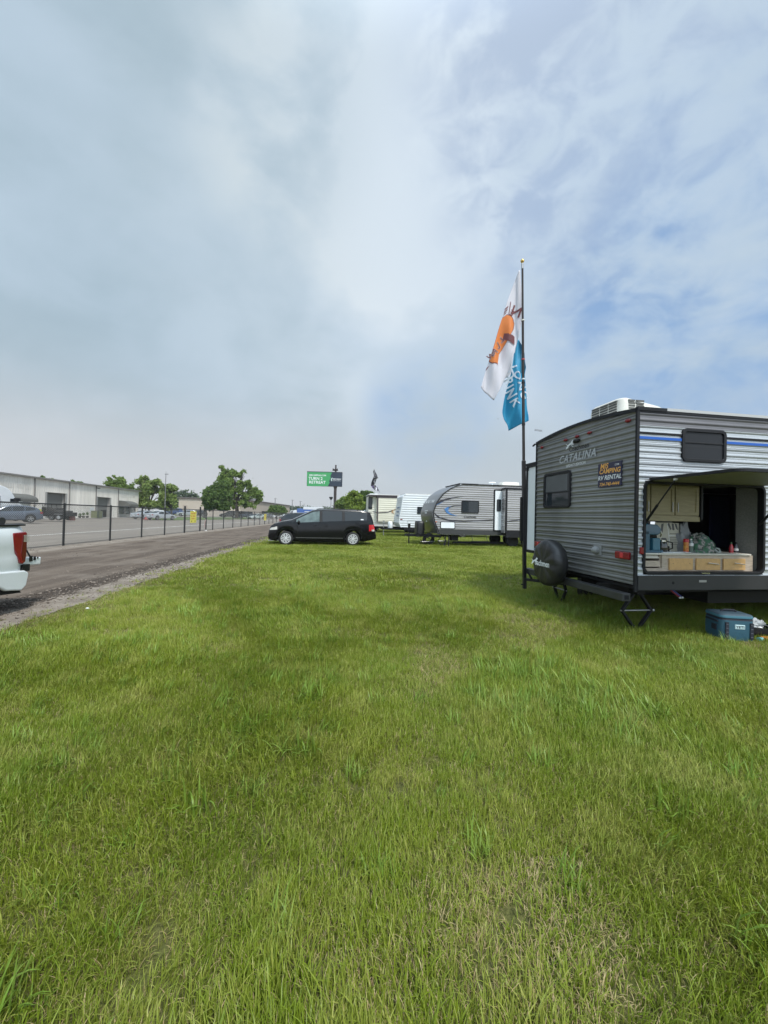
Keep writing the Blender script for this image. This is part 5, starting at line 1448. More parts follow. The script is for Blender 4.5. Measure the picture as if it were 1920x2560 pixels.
mb = MB(); mb.bb(-.06, 8.05, -.46, -.43, zt4 - .09, zt4 + .02); mb.bb(-.07, -.03, -.44, 2.4, zt4 - .06, zt4 + .0); mb.build('roof_edge', M('brown_trim', (.05, .04, .045), .5), t4)
a, b, c_, d_ = rect4(232, 360, 560, 585, h4)
mb = MB(); mb.bb(a, 7.6, -.40, -.0, c_, d_ + .05); s4 = mb.build('slide_out', CREAM, t4)
mb = MB(); siding(mb, levels(c_ + .02, d_, .19, 8), lambda z: .40 + fo4(z), lambda z: a + .10, lambda z: 7.6); mb.build('slide_front', CREAM, s4, smooth=50)
BRT = M('brown_trim', (.05, .04, .045), .5)
mb = MB(); mb.bb(a, a + .12, -.43, -.38, c_, d_ + .08); mb.bb(a - .02, 7.6, -.43, -.01, d_ + .03, d_ + .13); mb.build('slide_trim', BRT, s4)
mb = MB()
dec4(mb, [(190, 485), (240, 494), (330, 488), (400, 462), (440, 448), (400, 470), (330, 496), (240, 500), (190, 492)], h4, -.50 + .06 - .0)
mb.build('swoosh_decal', BRT, t4)
mb = MB(); dec4(mb, [(365, 490), (378, 470), (405, 462), (382, 478), (378, 492), (395, 505), (372, 500)], h4, -.445); mb.build('swoosh_decal', M('tan_decal', (.40, .24, .12), .5), t4)
win4(t4, h4, 155, 348, 190, 462)
mb = MB(); mb.bb(-.05, 8, -.44, .0, .62, .78); mb.build('skirt', M('pale_skirt', (.42, .42, .41), .5), t4)
mb = MB(); mb.bb(0, 8, .0, .1, .45, .62); mb.bar((-.9, 1.2, .5), (.3, .4, .5), .1); mb.bar((-.9, 1.2, .5), (.3, 2.0, .5), .1); mb.build('chassis', STEEL, t4)
mb = MB(); mb.bb(-.5, -.1, .9, 1.5, .55, .9); mb.build('battery_box', M('pale_box', (.5, .5, .48), .6), t4, bevel=.03)
for x in (4.0, 4.8): wheel(t4, x, .15, .34, .22, 'plain'); wheel(t4, x, 2.25, .34, .22, 'plain')
mb = MB(); mb.bb(.2, .9, 1, 1.6, zt4 + .06, zt4 + .2); mb.ball((-.25, 1.2, 1.9), .12, .12, .14); mb.build('roof_vent', WHT, t4)

# dark patterned flag on a thin pole beyond the row
pq = gpx(934, 37.0)
dfp = thing('flagpole', 'thin pale pole carrying the dark patterned flag above the cream trailer', 'flagpole', pq)
zt_ = at(931, 1170, 37.0).z
mb = MB(); mb.cyl((0, 0, 0), (0, 0, zt_ * .98), .025, .018, 8); mb.cyl((0, 0, 0), (0, 0, .08), .12); mb.build('pole', GALV, dfp)
dfl = thing('flag', 'black and white flag with purple patches waving on the thin far pole', 'flag', pq)
DFM = bpy.data.materials.new('dark_flag_cloth'); DFM.use_nodes = True; _t = DFM.node_tree; _b = NB(_t); _o = _b.n('ShaderNodeTexCoord').outputs['Object']
_n = _b.noise(_o, 4.2, 2, .5, .8); _n2 = _b.noise(_o, 2.6, 2, .5)
_c = _b.mix(_b.ramp(_n, .57, .62), (.015, .015, .022), (.45, .45, .48)); _c = _b.mix(_b.ramp(_n2, .56, .62), _c, (.10, .06, .20)); _t.links.new(_c, _t.nodes['Principled BSDF'].inputs['Base Color']); _t.nodes['Principled BSDF'].inputs['Roughness'].default_value = .7
def r3(X, Y): return (660 + X / 5.184, 1140 + Y / 5.184)
LE = [(1425, 172), (1415, 200), (1425, 260), (1390, 345), (1385, 385), (1425, 435), (1500, 475)]; RE = [(1430, 175), (1460, 235), (1480, 280), (1455, 300), (1435, 370), (1470, 405), (1503, 470)]
mb = MB(); rows = []
for t in np.linspace(0, 1, 37):
    f_ = t * (len(LE) - 1); i = min(int(f_), len(LE) - 2); g_ = f_ - i
    row = []
    for u in np.linspace(0, 1, 9):
        X = (LE[i][0] + (LE[i + 1][0] - LE[i][0]) * g_) * (1 - u) + (RE[i][0] + (RE[i + 1][0] - RE[i][0]) * g_) * u
        Y = (LE[i][1] + (LE[i + 1][1] - LE[i][1]) * g_) * (1 - u) + (RE[i][1] + (RE[i + 1][1] - RE[i][1]) * g_) * u
        p = at(*r3(X, Y), 37.0) - pq; row.append(p + UY * (.18 * math.sin(t * 11 + u * 2) + .25 * u))
    rows.append(row)
mb.grid(rows); mb.build('cloth', DFM, dfl, smooth=70, solid=.004)

# ------------------------------------------------------------------ chain link fence
FXX = -11.42
fence = thing('chain_link_fence', 'black chain link fence with posts and top rail running along the dirt road', 'fence', (FXX, 0, 0))
FBLK = M('fence_black', (.012, .013, .013), .5, var=.2)
FH = 1.68
posts_y = [7.6 + 3.03 * i for i in range(3)] + [16.85, 19.95, 22.85, 25.6, 28.6, 31.5, 34.4, 37.3] + [40.3 + 3.05 * i for i in range(36)]
mbp = MB(); mbp.cyl((0, 0, -.05), (0, 0, FH + .02), .042, .042, 8); mbp.ball((0, 0, FH + .03), .04, n=8, m=6)
p0 = mbp.build('post', FBLK, fence, smooth=40)
for i, y in enumerate(posts_y):
    o = p0 if i == 0 else p0.copy()
    if i: C.objects.link(o); o.parent = fence
    big = abs(y - 28.6) < .1 or abs(y - 31.5) < .1
    o.location = (0, y, 0); o.scale = (1.5, 1.5, 1.10) if big else (1, 1, 1)
mb = MB(); mb.cyl((0, 6, FH), (0, 150, FH), .024, n=8); mb.build('top_rail', FBLK, fence)
mb = MB(); mb.cyl((0, 6, .06), (0, 150, .06), .006, n=4); mb.build('tension_wire', FBLK, fence)
mb = MB()
y = 6.0
def wire(y0, y1, x, r):
    q = .7071 * r
    a, b = (x, y0, .03), (x, y1, FH)
    s = 1 if y1 > y0 else -1
    mb._add([(x - r, y0, .03), (x + r, y0, .03), (x, y0 + r * 1.4 * s, .03 - r), (x - r, y1, FH), (x + r, y1, FH), (x, y1 + r * 1.4 * s, FH - r)], [(0, 1, 4, 3), (1, 2, 5, 4), (2, 0, 3, 5)])
while y < 62:
    st_ = .082 if y < 40 else .13
    r_ = .0031 if y < 22 else .0024
    wire(y, y + FH - .03, -.004, r_); wire(y + FH - .03, y, .004, r_); y += st_
WIRE = M('mesh_wire', (.17, .165, .155), .5, .2)
mb.build('wire_mesh', WIRE, fence)
mb = MB(); y = 62.0
while y < 150: wire(y, y + FH - .03, -.004, .005); wire(y + FH - .03, y, .004, .006); y += .45
mb.build('wire_mesh', WIRE, fence)
YS = M('yellow_sign', (.68, .62, .10), .5, var=.08); SGR = M('red_sign_print', (.50, .14, .05), .6)
def sign(yc, zc, w, h, label):
    t = thing('fence_sign', label, 'sign', (FXX + .05, yc, zc), 0, 'yellow signs wired to the fence')
    mb = MB(); mb.bb(0, .006, -w / 2, w / 2, -h / 2, h / 2); mb.build('plate', YS, t, bevel=.002)
    mb = MB()
    for r_, (zz_, hh, ww) in enumerate(((h * .30, .10, .72), (h * .08, .09, .78), (-h * .14, .09, .70))):
        k_ = 8
        for i in range(k_):
            if (i + r_) % 5 == 3: continue
            y0 = -w * ww / 2 + w * ww * i / k_; mb.bb(.006, .008, y0, y0 + w * ww / k_ * .72, zz_ - h * hh / 2, zz_ + h * hh / 2)
    mb.build('worn_print', SGR, t)
    mb = MB()
    for q in (-.28, .28): mb.cyl((.006, q * w, -h * .36), (.0085, q * w, -h * .36), .05, n=10)
    mb.build('black_mark', LOGO_B, t)
s0 = gnd(487, 1329); 
sign(30.0, 1.12, 1.15, .86, 'yellow warning sign with worn red print on the near stretch of fence')
sign(55.6, 1.0, 1.5, .9, 'yellow sign further along the fence before the mint sedan')
bl = thing('bollard', 'short black post with pale base standing beside the fence near the yellow sign', 'bollard', (FXX + .28, 32.0, 0))
mb = MB(); mb.cyl((0, 0, 0), (0, 0, 1.02), .045); mb.ball((0, 0, 1.02), .06); mb.build('post', FBLK, bl); mb = MB(); mb.cyl((0, 0, 0), (0, 0, .10), .10, .06); mb.build('base', M('pale_concrete', (.4, .39, .37), .9), bl)
mb = MB(); mb.tube([(0, -.02, .95), (-.05, -.15, .6), (-.02, -.2, .3)], .02); mb.build('chain', M('red_white_chain', (.30, .20, .19), .6), bl)

# ------------------------------------------------------------------ the long warehouse
A1, B1 = at(-330, 1300, 33), at(345, 1298, 81)
A1.z = B1.z = 0
WY = math.atan2(B1.y - A1.y, B1.x - A1.x); WL = (B1 - A1).length
wh = thing('warehouse', 'long pale corrugated warehouse with roll doors and barrel awnings behind the fence', 'warehouse', (A1.x, A1.y, .12), WY)
mw, hw_ = local_plane(Vector((A1.x, A1.y, .12)), WY)
def wx_(px): return hw_(px, 1280)[0]
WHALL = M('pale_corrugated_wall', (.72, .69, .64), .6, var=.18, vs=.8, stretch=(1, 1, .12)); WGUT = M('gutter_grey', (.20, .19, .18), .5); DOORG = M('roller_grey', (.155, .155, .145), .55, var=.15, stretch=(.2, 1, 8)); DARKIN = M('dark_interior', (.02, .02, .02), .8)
ZW = 5.45
d1 = (wx_(116), wx_(162)); d1z = hw_(140, 1232)[1]
d2 = (wx_(243), wx_(274)); d2z = hw_(258, 1243)[1]
rc_ = (wx_(297), wx_(343)); rcz = hw_(297, 1251)[1]
a1 = (wx_(25), wx_(80)); 
mb = MB()
def solid(x0, x1, z0, z1): mb.bb(x0, x1, 0, .25, z0, z1)
cuts = [(a1[0], a1[1], 2.6), (d1[0], d1[1], d1z), (d2[0], d2[1], d2z), (rc_[0], WL - .6, 2.75)]
x = 0
for a, b, z in cuts: solid(x, a, -.12, ZW); solid(a, b, z, ZW); x = b
solid(x, WL, -.12, ZW)
k = 0.15
while k < WL:
    zlo = -.1
    for a, b, z in cuts:
        if a - .05 < k < b + .05: zlo = z
    mb.bb(k - .05, k + .05, -.03, .02, zlo, ZW - .05); k += .42
mb.bb(WL - .25, WL, .25, 22, -.12, ZW); mb.bb(0, .25, .25, 22, -.12, ZW)
mb.build('wall', WHALL, wh)
mb = MB(); mb.prism([(-.25, ZW), (11, ZW + .9), (22.3, ZW), (22.3, ZW + .15), (11, ZW + 1.05), (-.25, ZW + .15)], -.2, WL + .2, 'yz'); mb.build('roof', M('roof_grey', (.30, .29, .28), .6), wh)
mb = MB(); mb.bb(-.2, WL + .2, -.32, -.05, ZW - .02, ZW + .18); mb.build('gutter', WGUT, wh)
for px in (83.5, 171, 238, 294): mb = MB(); xx = wx_(px); mb.bb(xx - .06, xx + .06, -.14, -.03, 0, ZW); mb.build('downpipe', WGUT, wh)
for (a, b), z, full in ((d1, d1z, 1), (d2, d2z, 0)):
    mb = MB(); z0 = 0 if full else 1.35
    k = z0
    while k < z: mb.prism([(.45, k), (.42, k + .04), (.42, k + .16), (.45, k + .20)], a, b, 'yz'); k += .2
    rd = mb.build('roller_door', DOORG, wh)
    mb = MB(); mb.bb(a - .35, a, -.04, .5, 0, z + .02); mb.bb(b, b + .35, -.04, .5, 0, z + .02); mb.build('door_jamb', M('jamb_grey', (.30, .295, .28), .6), rd)
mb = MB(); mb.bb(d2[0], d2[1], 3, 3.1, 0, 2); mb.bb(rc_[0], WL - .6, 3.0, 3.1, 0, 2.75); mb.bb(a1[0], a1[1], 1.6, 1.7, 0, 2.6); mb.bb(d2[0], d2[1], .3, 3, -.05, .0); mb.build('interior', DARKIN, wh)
mb = MB(); mb.bb(d2[0] + .2, d2[1] - .2, 1.2, 1.9, 0, 1.25); mb.build('indoor_bin', M('maroon_bin', (.09, .06, .065), .6), wh)
AWN = M('awning_grey', (.105, .105, .095), .8, var=.2)
def awning(x0, x1, zb_, zt__, dep, lbl='awning'):
    mb = MB(); rows = []
    for k in range(11):
        t = math.pi / 2 * k / 10
        rows.append([(x0, -dep * math.sin(t), zb_ + .25 + (zt__ - zb_ - .25) * math.cos(t)), (x1, -dep * math.sin(t), zb_ + .25 + (zt__ - zb_ - .25) * math.cos(t))])
    rows.append([(x0, -dep, zb_), (x1, -dep, zb_)])
    mb.grid(rows)
    for xx in (x0, x1): mb.poly([(xx, 0, zb_)] + [(xx, r_[0][1], r_[0][2]) for r_ in rows])
    return mb.build(lbl, AWN, wh, smooth=40)
awning(wx_(-8), wx_(56), hw_(60, 1255)[1] - .0, hw_(60, 1239)[1] + .2, 1.8)
awning(rc_[0] - .2, WL - 4.5, rcz - 1.1, rcz, 2.0)
mb = MB(); mb.bb(rc_[0] + 1.6, WL - 1.2, 1.2, 1.3, .6, 2.4); mb.build('shop_window', GLSL, wh)
mb = MB(); mb.bb(rc_[0] + 1.4, WL - .6, .9, 1.2, 0, .6); mb.bb(WL - 1.1, WL - .6, .6, 1.1, 0, 2.75); mb.build('recess_wall', WHALL, wh)
for (x0, x1, z0, seedn) in ((wx_(4), wx_(78), hw_(40, 1214)[1], 9), (wx_(300), wx_(337), hw_(318, 1240)[1], 8)):
    mb = MB(); n_ = 13 if seedn == 9 else 12
    for i in range(n_):   # ghost of removed lettering, no longer readable
        if i in (5, 9): continue
        w_ = (x1 - x0) / n_; mb.bb(x0 + i * w_, x0 + (i + .66) * w_, -.036, -.03, z0 - .28, z0 + .25)
    mb.build('faded_lettering', M('ghost_letters', (.61, .585, .545), .65), wh)
mb = MB(); mb.bb(0, WL, -1.6, 0, -.14, .02); mb.build('pavement', M('pale_kerb', (.36, .34, .31), .9, var=.2), wh)
mb = MB(); xx = wx_(229); mb.bar((xx + .9, -.1, hw_(238, 1219)[1]), (xx, -1.0, hw_(229, 1220)[1]), .08); mb.box((xx, -1.0, hw_(229, 1220)[1]), (.4, .25, .12)); mb.build('wall_lamp', BLACK, wh)
mb = MB(); mb.bb(wx_(224), wx_(234), -.05, -.03, hw_(229, 1279)[1], hw_(229, 1269)[1]); mb.build('wall_notice', LOGO_W, wh)
def wpt(px, off, z=.12): return mw @ Vector((wx_(px), -off, z - .12))
# bin, pot plants, hedge before the wall
p = wpt(222, 1.2, .14); k = thing('utility_cabinet', 'olive green utility cabinet against the warehouse wall', 'cabinet', p, WY)
wd_ = 1.7; mb = MB(); mb.bb(-wd_ / 2, wd_ / 2 * .9, -.5, .4, 0, 1.12); mb.build('cabinet', M('olive_paint', (.14, .155, .075), .6, var=.2), k, bevel=.03)
mb = MB(); mb.bb(-wd_ / 2 * .98, -wd_ * .16, -.515, -.5, .05, 1.08); mb.build('cabinet_door', M('dark_olive', (.055, .075, .05), .6), k)
mb = MB(); mb.bb(-wd_ / 2 - .03, wd_ / 2 * .93, -.53, .43, 1.12, 1.18); mb.build('cabinet_lid', M('olive_lid', (.17, .18, .11), .6), k)
p = wpt(236, 1.0, .14); k = thing('barrel', 'small blue barrel next to the olive cabinet', 'barrel', p, 0); mb = MB(); mb.lathe([(0, 0), (.27, 0), (.29, .3), (.28, .32), (.28, .6), (.29, .62), (.27, .88), (0, .88)], 16, axis='z'); mb.build('drum', M('blue_drum', (.05, .12, .22), .5), k, smooth=40)


def leafy(name, pts_lobes, n, size, seed, cent=None, thr=-.12, nz=1.0):
    """leaf clumps spread through lobes (x, y, z, rx, ry, rz)"""
    r = np.random.default_rng(seed); mb = MB(); tot = sum((l[3] * l[4] * l[5]) ** .667 for l in pts_lobes)
    vs, fs = [], []
    for l in pts_lobes:
        m_ = int(n * (l[3] * l[4] * l[5]) ** .667 / tot)
        for _ in range(m_):
            d = r.normal(size=3); d /= np.linalg.norm(d); q = (.30 + .72 * r.random() ** .6) * (1.28 if r.random() < .07 else 1)
            p = np.array(l[:3]) + d * np.array(l[3:]) * q * (1 + .42 * mnoise.noise(Vector(d * 2.6) + Vector((seed, l[0], l[2]))))
            if mnoise.noise(Vector(p) * nz * .9 + Vector((seed * 3.1, 0, 0))) < thr: continue
            s = size * r.uniform(.55, 1.35); a = r.normal(size=3); a /= np.linalg.norm(a); a = a * .8 + np.array([0, 0, .3]); b = np.cross(a, r.normal(size=3)); b /= max(1e-6, np.linalg.norm(b)); c = np.cross(a, b); c /= max(1e-6, np.linalg.norm(c))
            o = len(vs); vs += [tuple(p - b * s), tuple(p + c * s * .55 + a * s * .15), tuple(p + b * s), tuple(p - c * s * .55 + a * s * .15)]; fs.append((o, o + 1, o + 2, o + 3))
    me = bpy.data.meshes.new(name); me.from_pydata(vs, [], fs); return me


def leaf_mat(name, c1, c2):
    m = bpy.data.materials.new(name); m.use_nodes = True; t = m.node_tree; b = NB(t); t.nodes.clear()
    g_ = b.n('ShaderNodeNewGeometry'); c = b.mix(g_.outputs['Random Per Island'], c1, c2)
    c = b.mix(b.ramp(b.noise(g_.outputs['Position'], .9, 3, .6), .35, .7), c, c2)
    d_ = b.n('ShaderNodeBsdfDiffuse'); r_ = b.n('ShaderNodeBsdfTranslucent'); t.links.new(c, d_.inputs[0]); t.links.new(c, r_.inputs[0])
    mx = b.n('ShaderNodeMixShader'); mx.inputs[0].default_value = .35; t.links.new(d_.outputs[0], mx.inputs[1]); t.links.new(r_.outputs[0], mx.inputs[2])
    o = b.n('ShaderNodeOutputMaterial'); t.links.new(mx.outputs[0], o.inputs[0]); return m
LF_M, LF_L, LF_D, LF_W = leaf_mat('leaf_mid', (.10, .165, .04), (.20, .27, .08)), leaf_mat('leaf_light', (.13, .20, .05), (.25, .31, .11)), leaf_mat('leaf_dark', (.068, .122, .036), (.125, .185, .058)), leaf_mat('leaf_willow', (.14, .215, .04), (.21, .27, .06))
LF_F = leaf_mat('leaf_far_hazed', (.07, .10, .055), (.09, .125, .07))  # distance haze put into the greyish leaf colour
BARK = M('bark', (.055, .045, .038), .9, var=.3, vs=6, bump=.6, bs=12)


def tree(name, label, px, Z, lobes, n, size, lm, seed, trunk=(.30, 4.0), group=None, limbs=True, thr=-.12, z0=0.0, nz=.6):
    """lobes: (px, py, rx_px, rz_px[, depth offset m]) in the photograph at depth Z, turned into metres"""
    p = gpx(px, Z); t = thing(name, label, 'tree', (p.x, p.y, z0), 0, group)
    s = Z / FPX; L3 = []
    for l in lobes:
        c = at(l[0], l[1], Z) - Vector((p.x, p.y, z0)); dd = l[4] if len(l) > 4 else 0
        c = c + UY * dd; L3.append((c.x, c.y, c.z, l[2] * s, max(l[2], l[3]) * s * .9, l[3] * s))
    me = leafy('crown', L3, n, size, seed, thr=thr, nz=nz); me.materials.append(lm)
    o = bpy.data.objects.new('crown', me); C.objects.link(o); o.parent = t
    mb = MB(); r_ = trunk[0]; hT = trunk[1]
    mb.tube([(0, 0, -.1), (.05, 0, hT * .35), (-.06, .04, hT * .7), (0, 0, hT)], r_ * 1.15, 8, r_ * .75)
    if limbs:
        for i, l in enumerate(L3):
            e = Vector(l[:3]); st_ = Vector((0, 0, hT * (.75 + .25 * ((i * 37) % 10) / 10))); mid = (st_ + e) / 2 + Vector((0, 0, .12 * (e - st_).length))
            mb.tube([st_ - Vector((0, 0, .3)), mid, e], r_ * .5, 6, r_ * .14)
            e2 = e + Vector((l[3] * .6, 0, l[5] * .5)); mb.tube([mid, (mid + e2) / 2, e2], r_ * .25, 5, r_ * .08)
            e3 = e + Vector((-l[3] * .6, 0, l[5] * .45)); mb.tube([mid, (mid + e3) / 2, e3], r_ * .22, 5, r_ * .08)
    mb.build('trunk', BARK, t, smooth=50)
    return t
def r2(X, Y): return (340 + X / 4.608, 1140 + Y / 4.608)
def lob2(*ls): return [(*r2(x, y), rx / 4.608, rz / 4.608, *d) for x, y, rx, rz, *d in ls]
TG = 'trees behind the lot'
tree('tree', 'tall broad tree with ragged open crown standing on the lawn island', 592, 97,
     lob2((980, 160, 38, 48), (1035, 200, 55, 50), (990, 265, 50, 45), (1120, 200, 55, 48), (1235, 190, 38, 32), (1200, 260, 80, 60), (1110, 290, 85, 70), (1290, 310, 60, 55), (1330, 380, 65, 50), (1400, 440, 62, 45), (1400, 500, 55, 55), (1300, 470, 60, 50), (1210, 390, 50, 60), (1120, 420, 60, 70), (1250, 560, 80, 50), (1340, 570, 60, 45), (1130, 560, 55, 50)), 24000, .27, LF_M, 5, (.45, 5.0), TG, thr=-.02)
tree('tree', 'dense dark round tree left of the tall ragged one', 513, 92,
     lob2((820, 420, 50, 50), (870, 385, 45, 40), (940, 370, 65, 60), (1010, 340, 60, 60), (900, 470, 110, 80), (1010, 450, 90, 85), (830, 520, 60, 70), (960, 560, 110, 55), (1050, 540, 45, 65), (850, 590, 55, 35), (1010, 600, 60, 30)), 22000, .29, LF_D, 8, (.40, 3.0), TG, thr=-.35)
tree('tree', 'pale loose tree right of the tall mast', 428, 84, lob2((300, 560, 70, 50), (430, 500, 50, 55), (440, 580, 40, 40), (370, 600, 70, 30), (400, 370, 55, 45), (440, 375, 38, 30), (350, 400, 50, 60), (390, 480, 55, 60), (330, 540, 70, 60), (410, 550, 45, 50)), 11000, .27, LF_L, 3, (.20, 3.5), TG, thr=-.06)
tree('tree', 'pale airy tree at the right corner of the warehouse', 372, 83, lob2((20, 430, 50, 60), (140, 560, 90, 50), (30, 540, 70, 50), (250, 560, 70, 50), (180, 340, 50, 45), (95, 270, 50, 45), (40, 300, 45, 40), (130, 320, 60, 50), (60, 390, 70, 70), (160, 410, 60, 80), (240, 310, 50, 45), (230, 400, 70, 80), (90, 490, 80, 70), (200, 510, 80, 60), (285, 350, 40, 50), (290, 470, 50, 70)), 19000, .27, LF_L, 4, (.22, 3.2), TG, thr=-.05)
def r1(X, Y): return (X / 4.608, 1140 + Y / 4.608)
tree('tree', 'leafy green tree rising over the warehouse roof at its right end', 300, 92, [(*r1(x, y), rx / 4.608, rz / 4.608) for x, y, rx, rz in ((1290, 255, 45, 32), (1340, 300, 90, 45), (1260, 330, 60, 40), (1420, 310, 75, 45), (1395, 265, 30, 22), (1480, 340, 60, 55), (1400, 380, 120, 50))], 9000, .27, LF_M, 6, (.3, 5), TG, thr=-.12)
tree('tree', 'tree tops just showing over the middle of the warehouse roof', 118, 84, [(*r1(x, y), rx / 4.608, rz / 4.608) for x, y, rx, rz in ((490, 255, 25, 22), (540, 262, 50, 24), (620, 272, 40, 16), (560, 330, 90, 60))], 1900, .34, LF_D, 12, (.3, 5), TG)
tree('tree', 'small tree tip showing over the warehouse roof near the lamp arm', 187, 86, [(*r1(x, y), rx / 4.608, rz / 4.608) for x, y, rx, rz in ((832, 300, 20, 18), (905, 312, 40, 13), (870, 360, 60, 45))], 1000, .34, LF_D, 13, (.3, 5), TG)
for i, (px, py, rx, rz, lab) in enumerate(((440, 1246, 12, 17, 'bluish far tree just left of the beige hall'), (462, 1242, 14, 16, 'bluish far tree behind the left roof edge of the beige hall'), (482, 1243, 13, 14, 'small bluish far tree over the middle of the beige hall'))):
    tree('tree', lab, px, 215, [(px, py, rx, rz), (px + 5, py + 12, rx * 1.1, rz), (px - 6, py + 10, rx, rz * .9)], 2000, .8, LF_F, 30 + i, (.4, 6), TG, limbs=False)
tree('bush', 'broad clipped dark bush by the end of the beige hall', 692, 112, [(688, 1272, 14, 9), (700, 1273, 12, 8), (680, 1276, 10, 7), (694, 1279, 20, 8)], 3800, .34, LF_D, 41, (.2, .8), None, limbs=False, thr=-.6)['category'] = 'bush'
tree('tree', 'bright yellow green willow like tree behind the minivan', 888, 76, [(*r3(x, y), rx / 5.184, rz / 5.184) for x, y, rx, rz in ((1165, 500, 70, 45), (1110, 560, 60, 50), (1200, 560, 75, 60), (1240, 620, 60, 60), (1130, 620, 80, 60), (1180, 680, 110, 50))], 9500, .27, LF_W, 51, (.28, 2.5), TG, thr=-.35)
tree('tree', 'darker leafy tree right of the willow like one', 908, 88, [(*r3(x, y), rx / 5.184, rz / 5.184) for x, y, rx, rz in ((1275, 490, 40, 35), (1330, 485, 40, 30), (1380, 490, 35, 28), (1300, 550, 70, 60), (1350, 560, 60, 60), (1300, 620, 80, 60), (1410, 500, 25, 20))], 6000, .32, LF_D, 52, (.3, 3), TG, thr=-.2)
tree('tree', 'low leafy tree just right of the billboard post', 852, 92, [(*r3(x, y), rx / 5.184, rz / 5.184) for x, y, rx, rz in ((1040, 560, 45, 30), (975, 600, 40, 28), (1040, 620, 80, 45), (970, 650, 60, 40))], 4200, .32, LF_M, 53, (.25, 2.5), TG, thr=-.2)
# the far wood: one mass
rng2 = np.random.default_rng(5); lobs = []
for px in np.arange(700, 1240, 5.0):
    hpx = 1271 + 4 * mnoise.noise((px * .05, 1, 0)) + 3 * mnoise.noise((px * .21, 4, 0)) - (2 if px < 760 else 0)
    Zf = 330 + 25 * mnoise.noise((px * .1, 8, 2)); c = at(px, hpx + 5, Zf); lobs.append((c.x, c.y, c.z - .5, 4.2, 4, 3.4)); c = at(px + 2, hpx + 13, Zf - 3); lobs.append((c.x, c.y, c.z, 4.5, 4, 3.6))
me = leafy('far_wood', lobs, 26000, .95, 77, thr=-.5, nz=.2); me.materials.append(LF_F); o = bpy.data.objects.new('far_wood', me); C.objects.link(o); tag(o, 'low line of far woods along the horizon', kind='stuff')
# hedge by the warehouse
p = wpt(325, 1.6, .14); k = thing('hedge', 'dark clipped hedge below the warehouse shop window', 'hedge', p, WY)
me = leafy('foliage', [(x, 0, .45, .9, .5, .5) for x in (-2, -.8, .4, 1.6)], 2600, .12, 91, thr=-.6, nz=2); me.materials.append(LF_D); o = bpy.data.objects.new('foliage', me); C.objects.link(o); o.parent = k
for i, px in enumerate((184, 193, 203)):
    p = wpt(px, .9, .14); k = thing('potted_plant', ['small potted plant against the warehouse, nearest the buggy', 'spindly potted plant, middle of three along the warehouse', 'low potted plant nearest the olive cabinet'][i], 'plant', p, 0, 'pot plants along the warehouse')
    mb = MB(); mb.lathe([(0, 0), (.16, 0), (.22, .32), (.18, .32), (0, .28)], 12, axis='z'); mb.build('pot', M('dark_pot', (.05, .045, .04), .7), k, smooth=40)
    me = leafy('foliage', [(0, 0, .5 + .1 * i, .18, .18, .25)], 110, .07, 95 + i, thr=-1, nz=2); me.materials.append(LF_D); o = bpy.data.objects.new('foliage', me); C.objects.link(o); o.parent = k

# ------------------------------------------------------------------ beige hall
bo = gpx(446, 150); B2Y = -YAW * .2 + R(-2)
bh = thing('beige_hall', 'long plain beige hall behind the trees with a low dark edged roof', 'hall', (bo.x, bo.y, 0), B2Y)
mh, hh_ = local_plane(Vector((bo.x, bo.y, 0)), B2Y)
hz_ = hh_(470, 1246)[1]; hx1 = hh_(602, 1262)[0]
BEI = M('beige_wall', (.40, .345, .285), .7, var=.08, vs=.15); 
DH = 95
mb = MB(); mb.bb(0, hx1, 0, DH, -.1, hz_); mb.build('wall', BEI, bh)
mb = MB(); mb.bb(-.4, hx1 + .5, -.5, DH, hz_, hz_ + .45); mb.build('roof', M('brown_roof', (.09, .075, .07), .6), bh)
mb = MB(); 
for q in (.52, .74): mb.bb(hx1 * q, hx1 * q + .25, -.12, 0, 0, hz_)
mb.build('downpipe', M('beige_pipe', (.34, .29, .245), .6), bh)
xx = hh_(463, 1268); mb = MB(); mb.bb(xx[0] - .8, xx[0] + .8, -.1, 0, xx[1] - .8, xx[1] + .8); mb.build('wall_vent', M('beige_vent', (.30, .25, .21), .7), bh)
mb = MB(); xv = hh_(493, 1240)[0]; mb.cyl((xv, 8, hz_), (xv, 8, hz_ + 6), .06); mb.bar((xv - 1, 8, hz_ + 4), (xv + 1, 8, hz_ + 4), .05); mb.build('roof_aerial', GALV, bh)
mb = MB(); mb.bb(hx1, hx1 + 3.4, 30, 48, 1.5, 2.6); mb.bb(hx1, hx1 + 3, 52, 62, 2.4, 3.4); mb.build('side_awning', BLACK, bh)

# ------------------------------------------------------------------ billboard, lamps, masts
Zb = 98.0
bp = gpx(836, Zb)
bb_ = thing('billboard', 'green and navy billboard on a single brown post reading turn 2 retreat', 'billboard', bp, -YAW)
sc_b = Zb / FPX
def bloc(px, py): w = at(px, py, Zb) - bp; return (w.dot(UX), w.z)
def b3(X, Y): return bloc(*r3(X, Y))
POSTB = M('brown_post', (.045, .034, .032), .5, .2, var=.2)
z_b, z_t = b3(900, 395)[1], b3(900, 205)[1]
mb = MB(); mb.cyl((0, .45, 0), (0, .45, z_b + .2), .36, .36, 16); mb.cyl((0, .45, z_b - .5), (0, .45, z_b + .1), .36, .55, 16); mb.cyl((0, .45, z_b), (0, .45, b3(920, 112)[1]), .25, .20, 12)
mb.build('post', POSTB, bb_, smooth=40)
x0, x1 = b3(555, 300)[0], b3(1012, 300)[0]
SGREEN = M('sign_green', (.035, .27, .085), .45, var=.06); SNAVY = M('sign_navy', (.012, .022, .040), .45)
mb = MB(); mb.bb(x0, x1, 0, .7, z_b, z_t); pn = mb.build('panel', M('panel_edge', (.03, .03, .035), .5), bb_)
